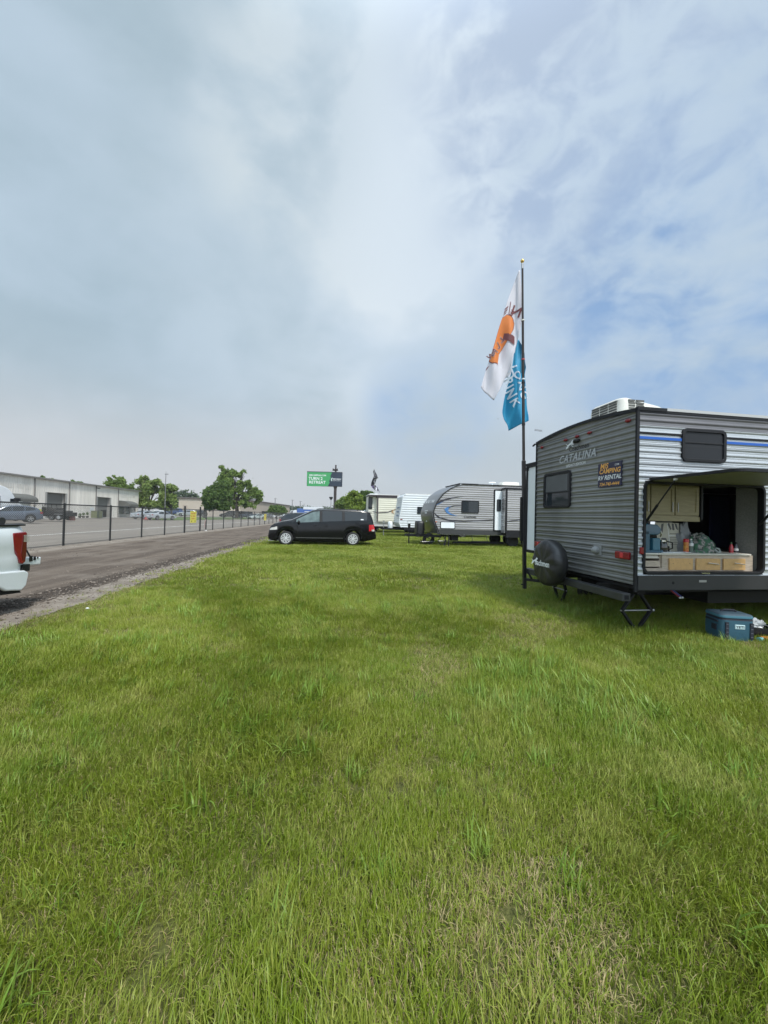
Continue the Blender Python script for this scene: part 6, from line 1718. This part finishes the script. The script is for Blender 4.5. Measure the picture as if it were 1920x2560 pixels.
mb = MB(); pts = [b3(*q) for q in ((558, 390), (558, 207), (875, 213), (848, 268), (862, 270), (832, 338), (846, 340), (820, 392))]; mb.prism(pts, -.02, -.004); mb.build('green_field', SGREEN, pn)
mb = MB(); pts = [b3(*q) for q in ((820, 392), (846, 340), (832, 338), (862, 270), (848, 268), (875, 213), (1009, 215), (1009, 394))]; mb.prism(pts, -.016, -.004); mb.build('navy_field', SNAVY, pn)
mb = MB(); pts = [b3(*q) for q in ((820, 392), (846, 340), (832, 338), (862, 270), (848, 268), (875, 213), (881, 213), (856, 265), (870, 267), (840, 335), (854, 337), (827, 392))]; mb.prism(pts, -.03, -.021); mb.build('bolt_edge', SGREEN, pn)
mb = MB()
def btxt(mb, s, X, Y, hpx, **kw):
    c = b3(X, Y); letters(mb, s, hpx / 5.184 * sc_b * 1.38, lambda x, y: (c[0] + x, -.035, c[1] + y), **kw)
for a_ in (('MISCAMPING.COM', 695, 250, 20, .015, .92, 0), ('TURN 2', 668, 293, 38, .018, 1.0, 0), ('RETREAT', 690, 342, 38, .018, 1.02, 0), ('MICHIGAN', 945, 300, 16, .02, .95, .2), ('INTERNATIONAL SPEEDWAY', 942, 321, 6.5, .02, .9, 0)):
    mb = MB(); btxt(mb, *a_[:4], bold=a_[4], space=a_[5], shear=a_[6]); mb.build('lettering', LOGO_W, pn)
mb = MB(); mb.prism([b3(*q) for q in ((868, 318), (866, 295), (878, 284), (892, 282), (884, 300), (880, 326), (874, 326))], -.035, -.03); mb.build('emblem', M('sign_silver', (.40, .52, .48), .4), pn)
mb = MB()
for Y, w_ in ((172, 34), (184, 38)): c = b3(920, Y); mb.cyl((c[0], .45, c[1] - .06), (c[0], .45, c[1] + .06), w_ / 5.184 * sc_b, n=14); mb.cyl((c[0] - .55, .45, c[1]), (c[0] - .55, .45, c[1] + .28), .12); mb.cyl((c[0] + .55, .45, c[1]), (c[0] + .55, .45, c[1] + .28), .12)
mb.build('light_ring', POSTB, bb_)
# lamp standard in front of the billboard
lp_ = gpx(826.5, 62); k = thing('lamp_standard', 'pale lamp standard with wedge shaped head left of the billboard post', 'street lamp', lp_, -YAW)
hgt = (at(826, 1243, 62)).z
mb = MB(); mb.cyl((0, 0, 0), (0, 0, hgt - .3), .07, .06, 10); mb.build('post', GALV, k)
mb = MB(); mb.prism([(-.26, .30), (.26, .30), (.26, .12), (.08, -.16), (-.08, -.16), (-.26, .12)], -.26, .26); hd = mb.build('lamp_head', BLACK, k); hd.location = (0, 0, hgt - .25)
def mast(px, py0, Z, r, label, arms=0, cat='mast'):
    p = gpx(px, Z); k = thing('mast', label, cat, p, 0, None); h = at(px, py0, Z).z
    mb = MB(); mb.cyl((0, 0, 0), (0, 0, h), r * 1.3, r * .7, 8)
    mb.build('pole', M('mast_grey', (.16, .16, .16), .5, .3), k)
    if arms:
        mb = MB(); mb.box((.15, 0, h - .1), (arms, .1, .16)); mb.cyl((0, 0, h), (0, 0, h + .5), .03); mb.build('mast_head', M('mast_grey', (.16, .16, .16), .5, .3), k)
mast(412, 1184, 82, .09, 'tall thin dark mast in front of the pale trees', .7)
mast(687, 1246, 190, .22, 'tall lamp mast above the clipped bush', 1.2)
mast(730, 1250, 230, .25, 'far lamp mast left of the blue hauler', 1.6)
mast(750, 1253, 240, .25, 'far lamp mast above the blue hauler', 1.8)
mast(759.5, 1259, 240, .18, 'short far mast right of the hauler mast')
# blue hauler far down the road
p = gpx(770, 118); k = thing('hauler', 'blue racing hauler with white roof line far down the road', 'lorry', (p.x, p.y, 0), -YAW + R(8))
HB, HWt = paint('hauler_blue', (.03, .09, .30)), paint('hauler_white', (.55, .58, .62))
mb = MB(); mb.bb(-3.2, 4.6, -1.25, 1.25, .95, 3.3); mb.build('trailer_box', HB, k, bevel=.05)
mb = MB(); mb.bb(-1.4, 4.7, -1.28, 1.28, 3.05, 3.9); mb.bb(-1.0, 4.6, -1.29, 1.29, 2.3, 2.5); mb.build('roof_deck', HWt, k, bevel=.05)
mb = MB(); mb.bb(-5.2, -3.3, -1.2, 1.2, .6, 2.6); mb.prism([(-5.2, .6), (-5.2, 1.5), (-4.9, 2.5), (-3.4, 2.9), (-3.4, .6)], -1.15, 1.15); mb.build('cab', HWt, k, bevel=.06)
mb = MB(); mb.prism([(-5.19, 1.6), (-4.93, 2.4), (-4.4, 2.45), (-4.4, 1.6)], -1.21, -1.19); mb.build('cab_window', GLS, k)
for x in (-4.5, 2.8, 3.9):
    for y in (-1.1, 1.1): wheel(k, x, y, .5, .3, 'plain')
# white tractor unit with curved roof fairing at the left edge
p = gpx(-14, 41.5); k = thing('tractor_unit', 'white lorry cab with curved roof fairing at the left edge beyond the fence', 'lorry', (p.x, p.y, .05), WY - R(6))
TW = paint('lorry_white', (.66, .69, .72)); s = 40.5 / FPX
def tz(py): return at(10, py, 41.5).z - .05
mb = MB(); prof = [(-3.2, .9), (-3.2, tz(1214)), (-.6, tz(1214)), (.1, tz(1219)), (.6, tz(1228)), (.95, tz(1239)), (1.05, tz(1243)), (1.1, 2.05), (1.5, 2.0), (2.0, 1.75), (2.12, 1.4), (2.15, .8), (1.6, .5)]
mb.prism(prof, -1.2, 1.2); mb.build('cab', TW, k, bevel=.09)
mb = MB(); mb.prism([(.45, 2.05), (.45, tz(1246)), (1.0, tz(1246)), (1.06, 2.1)], -1.215, -1.195); mb.build('side_window', GLS, k)
mb = MB(); mb.bb(.95, 1.12, -1.0, 1.0, 2.12, tz(1246)); mb.build('windscreen', GLS, k, bevel=.03)
mb = MB(); mb.bb(.55, 1.1, -1.75, -1.45, tz(1252), tz(1244)); mb.bar((.8, -1.2, tz(1250)), (.8, -1.5, tz(1250)), .05); mb.build('mirror', BLACK, k, bevel=.02)
mb = MB(); mb.cyl((-.9, -1.32, .9), (-.9, -1.32, tz(1240)), .09); mb.build('exhaust_stack', CHROME, k)
mb = MB(); mb.bb(1.2, 1.9, -1.225, -1.19, .8, 1.15); mb.build('headlight', CLEARL, k)
for x in (1.35, -2.4):
    for y in (-1.05, 1.05): wheel(k, x, y, .5, .3, 'plain')
# black buggy with its small trailer
p = gpx(112, 45); k = thing('utility_buggy', 'black open utility buggy with roll cage before the roller door', 'buggy', (p.x, p.y, .16), -YAW + R(6))
x0 = -1.25
mb = MB(); mb.prism([(-1.45, .55), (-1.45, .95), (-.9, 1.12), (-.55, 1.05), (-.5, .75), (.55, .75), (.55, 1.05), (1.7, 1.05), (1.75, .6), (1.2, .45), (-1.0, .42)], -.72, .72); mb.build('body', BLACK, k, bevel=.04)
mb = MB()
for y in (-.68, .68): mb.tube([(-.85, y, 1.08), (-.42, y, 1.86), (.75, y, 1.88), (.95, y, 1.05)], .028, 6); mb.tube([(.3, y, .8), (.25, y, 1.86)], .028, 6)
for q in ((-.42, 1.86), (.75, 1.88)): mb.tube([(q[0], -.68, q[1]), (q[0], .68, q[1])], .028, 6)
mb.build('roll_cage', BLACK, k)
mb = MB(); mb.bb(-.55, .95, -.70, .70, 1.88, 1.93); mb.build('roof', BLACK, k, bevel=.02)
mb = MB(); mb.bb(.75, 1.7, -.7, .7, 1.05, 1.45); mb.build('cargo', M('dark_load', (.03, .028, .026), .8), k, bevel=.06)
for y in (-.35, .35): mb = MB(); mb.bb(.05, .25, y - .22, y + .22, .9, 1.5); mb.bb(-.3, .2, y - .22, y + .22, .75, .9); mb.build('seat', M('seat_dark', (.02, .02, .02), .8), k, bevel=.04)
for x in (-1.0, 1.25):
    for y in (-.62, .62): wheel(k, x, y, .34, .24, 'alloy')
sb = thing('safety_vest', 'bright yellow vest lying on the buggy seat', 'vest', (p.x - .35, p.y - .2, 1.05), 0)
crumpled(.20, .16, .36, 9.9, 16, 10, .3).build('cloth', M('hi_vis', (.60, .62, .08), .6), sb)
p2 = gpx(160, 45); k = thing('utility_trailer', 'small black utility trailer hitched behind the buggy', 'trailer', (p2.x, p2.y, .16), -YAW + R(6))
mb = MB(); mb.bb(-1.1, 1.0, -.7, .7, .50, .62); mb.bb(-1.1, -1.06, -.7, .7, .62, .95); mb.bb(.96, 1.0, -.7, .7, .62, .95); mb.bb(-1.1, 1.0, -.7, -.66, .62, .95); mb.bar((-1.1, 0, .55), (-1.6, 0, .55), .08); mb.build('bed', BLACK, k)
mb = MB(); mb.bb(-.8, .7, -.5, .5, .62, 1.15); mb.build('load', M('dark_load', (.03, .028, .026), .8), k, bevel=.1)
for y in (-.78, .78): wheel(k, 0, y, .33, .2, 'plain')
mb = MB(); mb.bb(-.45, .45, -.92, -.66, .70, .74); mb.build('mudguard', GALV, k)
p = gpx(181, 45.5); k = thing('traffic_drum', 'rust red barrel between the utility trailer and the pot plants', 'barrel', (p.x, p.y, .16)); mb = MB(); mb.lathe([(0, 0), (.28, 0), (.30, .05), (.30, .85), (.28, .9), (0, .9)], 16, axis='z'); mb.build('drum', M('rust_red', (.20, .06, .045), .7, var=.3), k, smooth=40)
k = thing('traffic_cone', 'low red road cone in front of the left silver sedan', 'cone', gpx(365, 59.5)); k.location.z = .16
mb = MB(); mb.bb(-.3, .3, -.3, .3, 0, .06); mb.cyl((0, 0, .05), (0, 0, .45), .2, .05, 14); mb.build('cone', M('cone_red', (.28, .04, .035), .6), k)

# ------------------------------------------------------------------ the distant walker
p = gpx(726, 76); k = thing('person', 'distant person in black shirt and shorts walking on the dirt road near the fence', 'person', p, R(20))
def skin_body(name, joints, edges, mat, parent, sub=1):
    me = bpy.data.meshes.new(name); me.from_pydata([j[:3] for j in joints], edges, []); me.materials.append(mat)
    o = bpy.data.objects.new(name, me); C.objects.link(o); o.parent = parent
    md = o.modifiers.new('skin', 'SKIN'); 
    for v_, j in zip(me.skin_vertices[0].data, joints): v_.radius = (j[3], j[3] * (j[4] if len(j) > 4 else 1))
    me.skin_vertices[0].data[0].use_root = True
    s_ = o.modifiers.new('sub', 'SUBSURF'); s_.levels = s_.render_levels = sub
    return o
SKN = M('skin', (.42, .26, .19), .5)
J = [(0, 0, .93, .13), (0, 0, 1.12, .13), (0, 0, 1.35, .16), (0, 0, 1.46, .08), (0, 0, 1.54, .055), (0, 0, 1.62, .09), (0, 0, 1.72, .085),
     (.10, 0, .88, .095), (.12, .06, .48, .065), (.12, .16, .09, .045), (.12, .02, .05, .04), (-.10, 0, .88, .095), (-.12, -.12, .50, .065), (-.12, -.06, .09, .045), (-.12, -.20, .05, .04),
     (.19, 0, 1.38, .065), (.25, .06, 1.10, .045), (.24, -.06, .88, .035), (.24, -.09, .80, .04), (-.19, 0, 1.38, .065), (-.26, -.05, 1.10, .045), (-.25, -.20, .92, .035), (-.25, -.25, .86, .04)]
E = [(0, 1), (1, 2), (2, 3), (3, 4), (4, 5), (5, 6), (0, 7), (7, 8), (8, 9), (9, 10), (0, 11), (11, 12), (12, 13), (13, 14), (2, 15), (15, 16), (16, 17), (17, 18), (2, 19), (19, 20), (20, 21), (21, 22)]
skin_body('body', J, E, SKN, k)
skin_body('shirt', [(0, 0, .95, .155), (0, 0, 1.15, .155), (0, 0, 1.38, .175), (0, 0, 1.46, .10), (.20, 0, 1.37, .085), (.25, .05, 1.17, .07), (-.20, 0, 1.37, .085), (-.26, -.04, 1.17, .07)], [(0, 1), (1, 2), (2, 3), (2, 4), (4, 5), (2, 6), (6, 7)], M('black_cloth', (.012, .012, .013), .9), k)
skin_body('shorts', [(0, 0, .97, .15), (.10, 0, .85, .12), (.12, .05, .56, .10), (-.10, 0, .85, .12), (-.12, -.10, .58, .10)], [(0, 1), (1, 2), (0, 3), (3, 4)], M('dark_shorts', (.03, .03, .035), .9), k)
mb = MB(); mb.ball((0, .015, 1.71), .10, .105, .10, 12, 8); mb.build('hair', M('dark_hair', (.02, .015, .012), .7), k, smooth=60)

# ------------------------------------------------------------------ sky traffic: gull and towed banner
p = at(1244.5, 1047.5, 60); k = thing('bird', 'tiny bird in the sky left of the teal flag', 'bird', p, R(30))
mb = MB(); mb.poly([(-.02, -.08, 0), (.03, 0, .03), (-.02, .30, .10), (-.06, .30, .10), (-.08, 0, .02)]); mb.poly([(-.02, .08, 0), (.03, 0, .03), (-.02, -.30, .10), (-.06, -.30, .10), (-.08, 0, .02)]); mb.ball((0, 0, 0), .14, .04, .035, 8, 6); mb.build('body', M('bird_grey', (.25, .25, .26), .8), k)
p = at(1346, 1076, 420); k = thing('aerial_banner', 'pale grey banner towed through the sky right of the flagpole', 'banner', p, -YAW)
mb = MB(); rows = [[(x, .25 * math.sin(x * .9), z + (-.09 * x) + .0) for x in np.linspace(-4.2, 4.2, 17)] for z in (-1.1, 1.1)]; mb.grid(rows); mb.build('cloth', M('banner_cloth', (.28, .30, .33), .9), k, solid=.03)
mb = MB(); mb.cyl((-4.2, 0, -.8), (-4.2, 0, 1.6), .06); 
for z in (.35, -.45): mb.grid([[(x, .25 * math.sin(x * .9) - .06, zz_ + z - .09 * x) for x in np.linspace(-3.6, 3.6, 13)] for zz_ in (-.22, .22)])
mb.build('banner_print', M('banner_print', (.20, .21, .24), .9), k)
# litter on the lawn edge
for i, (px, py, lab) in enumerate(((219, 1527, 'small white scrap on the lawn edge by the dirt road'), (733, 1453, 'small white scrap in the mown track before the minivan'))):
    p = gnd(px, py); k = thing('litter', lab, 'litter', (p.x, p.y, .03)); crumpled(.025, .02, .02, 4.4 + i, 10, 6, .4).build('scrap', LOGO_W, k)

# ------------------------------------------------------------------ loose clods and gravel along the dirt road's edges
stones = bpy.data.collections.new('gravel_bits')
GRV = M('gravel_stone', (.24, .20, .165), .95, var=.45, vs=30)
GRD = M('dark_clod', (.085, .066, .052), .95, var=.4, vs=30)
for i in range(6):
    r = np.random.default_rng(300 + i); n_, m_ = 8, 5; rows = []
    for a in range(m_ + 1):
        th = math.pi * a / m_; row = []
        for b_ in range(n_ + 1):
            ph = 2 * math.pi * (b_ % n_) / n_; d = Vector((math.sin(th) * math.cos(ph), math.sin(th) * math.sin(ph), math.cos(th))); f_ = 1 + .45 * mnoise.noise(d * 1.7 + Vector((i * 3.3, 0, 0)))
            row.append((d.x * f_, d.y * f_ * .8, d.z * f_ * .55))
        rows.append(row)
    o = MB().grid(rows).build('stone_%d' % i, GRD if i % 3 == 0 else GRV, smooth=50)
    C.objects.unlink(o); stones.objects.link(o)
P_, S_, A_, I_ = [], [], [], []
for _ in range(15000):
    y = 2.5 + 34 * rng.random() ** 1.6
    ex = edge_x(y); k_ = rng.random()
    if k_ < .55: x = rng.normal(-5.0 + .15 * mnoise.noise((y * .6, 3, 3)), .30)
    elif k_ < .85: x = rng.uniform(-5.4, ex + .12)
    else: x = rng.uniform(-10.9, -5.2) if rng.random() < .5 else rng.normal(-10.8, .25)
    if x > ex + .15: continue
    s_ = (.006 + .016 * rng.random() ** 3) * (1.25 if abs(x + 5.05) < .3 else 1)
    P_.append((x, y, .004 + s_ * .2)); S_.append(s_); A_.append(rng.uniform(0, 6.28)); I_.append(rng.integers(0, 6) if abs(x + 5.05) > .3 or rng.random() < .4 else int(rng.choice([0, 3])))
gv = bpy.data.meshes.new('gravel'); gv.from_pydata(P_, [], [])
for nm, typ, dat in (('ts', 'FLOAT', S_), ('ta', 'FLOAT', A_), ('ti', 'INT', I_)):
    q_ = gv.attributes.new(nm, typ, 'POINT'); q_.data.foreach_set('value', [float(q) if typ == 'FLOAT' else int(q) for q in dat])
gvo = bpy.data.objects.new('gravel', gv); C.objects.link(gvo); tag(gvo, 'loose brown clods and gravel along the edges of the dirt road', kind='stuff')
def scatter_tree(name, coll):
    gt = bpy.data.node_groups.new(name, 'GeometryNodeTree')
    gt.interface.new_socket('Geometry', in_out='INPUT', socket_type='NodeSocketGeometry'); gt.interface.new_socket('Geometry', in_out='OUTPUT', socket_type='NodeSocketGeometry')
    gi, gq = gt.nodes.new('NodeGroupInput'), gt.nodes.new('NodeGroupOutput'); ip = gt.nodes.new('GeometryNodeInstanceOnPoints'); ci = gt.nodes.new('GeometryNodeCollectionInfo')
    ci.inputs['Collection'].default_value = coll; ci.inputs['Separate Children'].default_value = True; ci.inputs['Reset Children'].default_value = True
    def nattr(nm, typ):
        a = gt.nodes.new('GeometryNodeInputNamedAttribute'); a.data_type = typ; a.inputs[0].default_value = nm; return a.outputs[0]
    cx = gt.nodes.new('ShaderNodeCombineXYZ'); gt.links.new(nattr('ta', 'FLOAT'), cx.inputs[2])
    gt.links.new(gi.outputs[0], ip.inputs['Points']); gt.links.new(ci.outputs[0], ip.inputs['Instance']); ip.inputs['Pick Instance'].default_value = True
    gt.links.new(nattr('ti', 'INT'), ip.inputs['Instance Index']); gt.links.new(cx.outputs[0], ip.inputs['Rotation']); gt.links.new(nattr('ts', 'FLOAT'), ip.inputs['Scale']); gt.links.new(ip.outputs[0], gq.inputs[0])
    return gt
gvo.modifiers.new('scatter', 'NODES').node_group = scatter_tree('gravel_scatter', stones)

# ------------------------------------------------------------------ thin summer haze
hm = bpy.data.materials.new('haze'); hm.use_nodes = True; t = hm.node_tree; t.nodes.clear()
pv = t.nodes.new('ShaderNodeVolumePrincipled'); pv.inputs['Color'].default_value = (.8, .84, .9, 1); pv.inputs['Density'].default_value = .0003; pv.inputs['Anisotropy'].default_value = .2
oo = t.nodes.new('ShaderNodeOutputMaterial'); t.links.new(pv.outputs[0], oo.inputs['Volume'])
mb = MB(); mb.bb(-600, 600, -100, 700, -1, 60); hz = mb.build('haze', hm); tag(hz, kind='stuff', label='thin summer haze over the field')

# ------------------------------------------------------------------ grass: tufts scattered over the lawn, one object
def blade_mat(name, c1, c2, c3):
    m = bpy.data.materials.new(name); m.use_nodes = True
    t = m.node_tree; b = NB(t); t.nodes.clear()
    pos = b.n('ShaderNodeNewGeometry').outputs['Position']
    rnd = b.n('ShaderNodeObjectInfo').outputs['Random']
    isl_ = b.n('ShaderNodeNewGeometry').outputs['Random Per Island']
    n1 = b.noise(pos, .6, 5, .62); n2 = b.noise(pos, 2.6, 5, .6)
    c = b.mix(b.ramp(n1, .22, .70), c1, c2)
    c = b.mix(b.m('MULTIPLY', b.ramp(n2, .45, .72), .55), c, c3)
    c = b.mix(b.m('MULTIPLY', b.m('POWER', isl_, 2.5), .7), c, c3)
    c = b.mix(b.m('MULTIPLY', rnd, .35), c, c1)
    pb = b.n('ShaderNodeBsdfPrincipled'); t.links.new(c, pb.inputs['Base Color']); pb.inputs['Roughness'].default_value = .45
    pb.inputs['Specular IOR Level'].default_value = .30
    tr = b.n('ShaderNodeBsdfTranslucent'); t.links.new(b.mix(.35, c, (.28, .33, .03)), tr.inputs[0])
    mx = b.n('ShaderNodeMixShader'); mx.inputs[0].default_value = .22
    t.links.new(pb.outputs[0], mx.inputs[1]); t.links.new(tr.outputs[0], mx.inputs[2])
    o = b.n('ShaderNodeOutputMaterial'); t.links.new(mx.outputs[0], o.inputs[0])
    return m


BL_G = blade_mat('grass_blade', (.104, .178, .009), (.198, .243, .017), (.40, .385, .11))
BL_D = blade_mat('dry_blade', (.40, .31, .15), (.47, .39, .21), (.27, .18, .085))
BL_S = blade_mat('blue_green_blade', (.11, .20, .022), (.16, .25, .03), (.26, .30, .08))
tufts = bpy.data.collections.new('grass_tufts')


def tuft(i, nbl, rad, hmin, hmax, w, dry, lay=0.0, wide=False):
    r = np.random.default_rng(100 + i)
    vs, fs, mi = [], [], []
    for k in range(nbl):
        a = r.uniform(0, 2 * math.pi); q = rad * math.sqrt(r.uniform(0, 1))
        bx, by = q * math.cos(a), q * math.sin(a)
        h = r.uniform(hmin, hmax) * (1.0 if r.random() < .8 else 1.25)
        yaw = r.vonmises(0, .9); lean = r.uniform(.15, 1.75) * (1 if r.random() < .7 else .5) + lay * r.uniform(0, 1.0)
        is_dry = r.random() < dry
        if is_dry: lean += .45; h *= .8
        ww = w * r.uniform(.6, 1.3) * (.7 if is_dry else 1)
        dx, dy = math.cos(yaw), math.sin(yaw); face = yaw + math.pi / 2 + r.uniform(-.6, .6)
        sx, sy = math.cos(face) * ww / 2, math.sin(face) * ww / 2
        o = len(vs); nseg = 4
        px_, py_, pz_ = bx, by, -.004
        for s in range(nseg + 1):
            t = s / nseg
            wd = (1 - t ** 1.8) * (.75 + .5 * min(1, t * 3)) if s < nseg else 0
            if s < nseg:
                vs += [(px_ - sx * wd, py_ - sy * wd, pz_), (px_ + sx * wd, py_ + sy * wd, pz_)]
            else:
                vs.append((px_, py_, pz_))
            ang = lean * (t + .15) * 1.25
            px_ += dx * math.sin(ang) * h / nseg; py_ += dy * math.sin(ang) * h / nseg; pz_ += math.cos(ang) * h / nseg
            pz_ = max(pz_, .004)
        for s in range(nseg - 1):
            fs.append((o + 2 * s, o + 2 * s + 1, o + 2 * s + 3, o + 2 * s + 2)); mi.append(1 if is_dry else 0)
        e = o + 2 * (nseg - 1); fs.append((e, e + 1, e + 2)); mi.append(1 if is_dry else 0)
    me = bpy.data.meshes.new('tuft'); me.from_pydata(vs, [], fs)
    me.materials.append(BL_S if wide else BL_G); me.materials.append(BL_D)
    me.polygons.foreach_set('material_index', mi); me.polygons.foreach_set('use_smooth', [True] * len(fs))
    ob = bpy.data.objects.new('tuft_%02d' % i, me); tufts.objects.link(ob)


for i in range(5): tuft(i, 64, .085, .035, .09, .0034, .12)                 # 0-4 fine lawn
for i in range(5, 8): tuft(i, 40, .085, .035, .085, .0040, .50, .5)          # 5-7 half dry, lying
for i in range(8, 10): tuft(i, 22, .06, .08, .15, .0072, .04, 0, True)       # 8-9 broad blades, taller
for i in range(10, 13): tuft(i, 60, .20, .05, .10, .0085, .10)               # 10-12 middle distance
for i in range(13, 15): tuft(i, 60, .20, .04, .09, .0085, .38, .4)           # 13-14 middle distance, dry
for i in range(15, 17): tuft(i, 70, .38, .05, .105, .016, .10)               # 15-16 far


def weed(i, n, rad):
    """low broad leaved weed: oval leaves round a crown"""
    r = np.random.default_rng(200 + i); vs, fs = [], []
    for k in range(n):
        a = r.uniform(0, 6.283); L_ = r.uniform(.012, .026); w = L_ * r.uniform(.28, .42); up = r.uniform(.1, .9); bx, by = r.uniform(-rad, rad, 2); z0 = r.uniform(.01, .035)
        d = np.array([math.cos(a) * math.cos(up), math.sin(a) * math.cos(up), math.sin(up)]); q = np.array([-math.sin(a), math.cos(a), 0]); o = len(vs)
        p = np.array([bx, by, z0])
        for t, ww in ((0, .15), (.3, .9), (.65, 1.0), (1.0, .1)):
            c = p + d * L_ * t - np.array([0, 0, L_ * .25 * t * t]); vs += [tuple(c - q * w * ww), tuple(c + q * w * ww)]
        fs += [(o, o + 1, o + 3, o + 2), (o + 2, o + 3, o + 5, o + 4), (o + 4, o + 5, o + 7, o + 6)]
    me = bpy.data.meshes.new('weed'); me.from_pydata(vs, [], fs); me.materials.append(BL_S); ob = bpy.data.objects.new('tuft_%02d' % i, me); tufts.objects.link(ob)
weed(17, 26, .07); weed(18, 18, .05)


def scatter():
    P_, S_, A_, I_ = [], [], [], []
    def zone(y0, y1, dens, kind):
        # strips seen by the camera, with a margin of about a metre and a half each side
        for yy in np.arange(y0, y1, .5):
            hw = (yy + .5) * 1.0 + 2.2
            xa, xb = max(-hw, -4.9), min(hw * 1.15, 34)
            n = int((xb - xa) * .5 * dens)
            for x, y in zip(rng.uniform(xa, xb, n), rng.uniform(yy, yy + .5, n)):
                ex = edge_x(y)
                if x < ex - .4 or x < ex and rng.random() > .22: continue
                near_edge = min(1.0, max(0.0, 1 - (x - ex) / .7))
                if near_edge and rng.random() < near_edge * .6: continue
                d = mnoise.noise((x * .55, y * .55, 3)) + .6 * mnoise.noise((x * 1.7, y * 1.7, 7)) + near_edge * .9
                hgt = mnoise.noise((x * .8, y * .8, 11)) + .5 * mnoise.noise((x * 2.9, y * 2.9, 17))
                s = rng.uniform(.75, 1.2) * (1 + .38 * hgt) * (1 + .25 * max(0, 1 - y / 1.6))
                if abs(y - 9.05 - .02 * x) < .13: s *= .22
                dryp = d > .36 + rng.normal(0, .14)
                if kind == 'thatch': i = rng.integers(5, 8); s = rng.uniform(.6, .95)
                elif kind == 'near':
                    if dryp: i = rng.integers(5, 8); s *= .85
                    elif hgt > .25 and rng.random() < .08 or rng.random() < .025: i = rng.integers(8, 10)
                    elif mnoise.noise((x * 1.1, y * 1.1, 23)) > .34 and rng.random() < .03: i = rng.integers(17, 19); s = rng.uniform(.45, .8)
                    else: i = rng.integers(0, 5)
                elif kind == 'mid': i = rng.integers(13, 15) if dryp else rng.integers(10, 13)
                else: i = rng.integers(15, 17)
                P_.append((x, y, 0)); S_.append(max(.3, s)); A_.append(5.2 * mnoise.noise((x * .5, y * .5, 31)) + rng.normal(0, .9)); I_.append(i)
    zone(-.4, 4.5, 400, 'near'); zone(4.5, 8, 230, 'near'); zone(8, 18, 60, 'mid'); zone(18, 42, 14, 'far'); zone(-.4, 4.5, 65, 'thatch'); zone(4.5, 8, 40, 'thatch')
    return P_, S_, A_, I_


P_, S_, A_, I_ = scatter()
print('tufts', len(P_))
gm = bpy.data.meshes.new('grass'); gm.from_pydata(P_, [], [])
for nm, typ, dat in (('ts', 'FLOAT', S_), ('ta', 'FLOAT', A_), ('ti', 'INT', I_)):
    at_ = gm.attributes.new(nm, typ, 'POINT'); at_.data.foreach_set('value', [float(q) if typ == 'FLOAT' else int(q) for q in dat])
go = bpy.data.objects.new('grass', gm); C.objects.link(go)
tag(go, 'mown green grass with dry straw patches covering the field', kind='stuff')
go.modifiers.new('scatter', 'NODES').node_group = scatter_tree('grass_scatter', tufts)
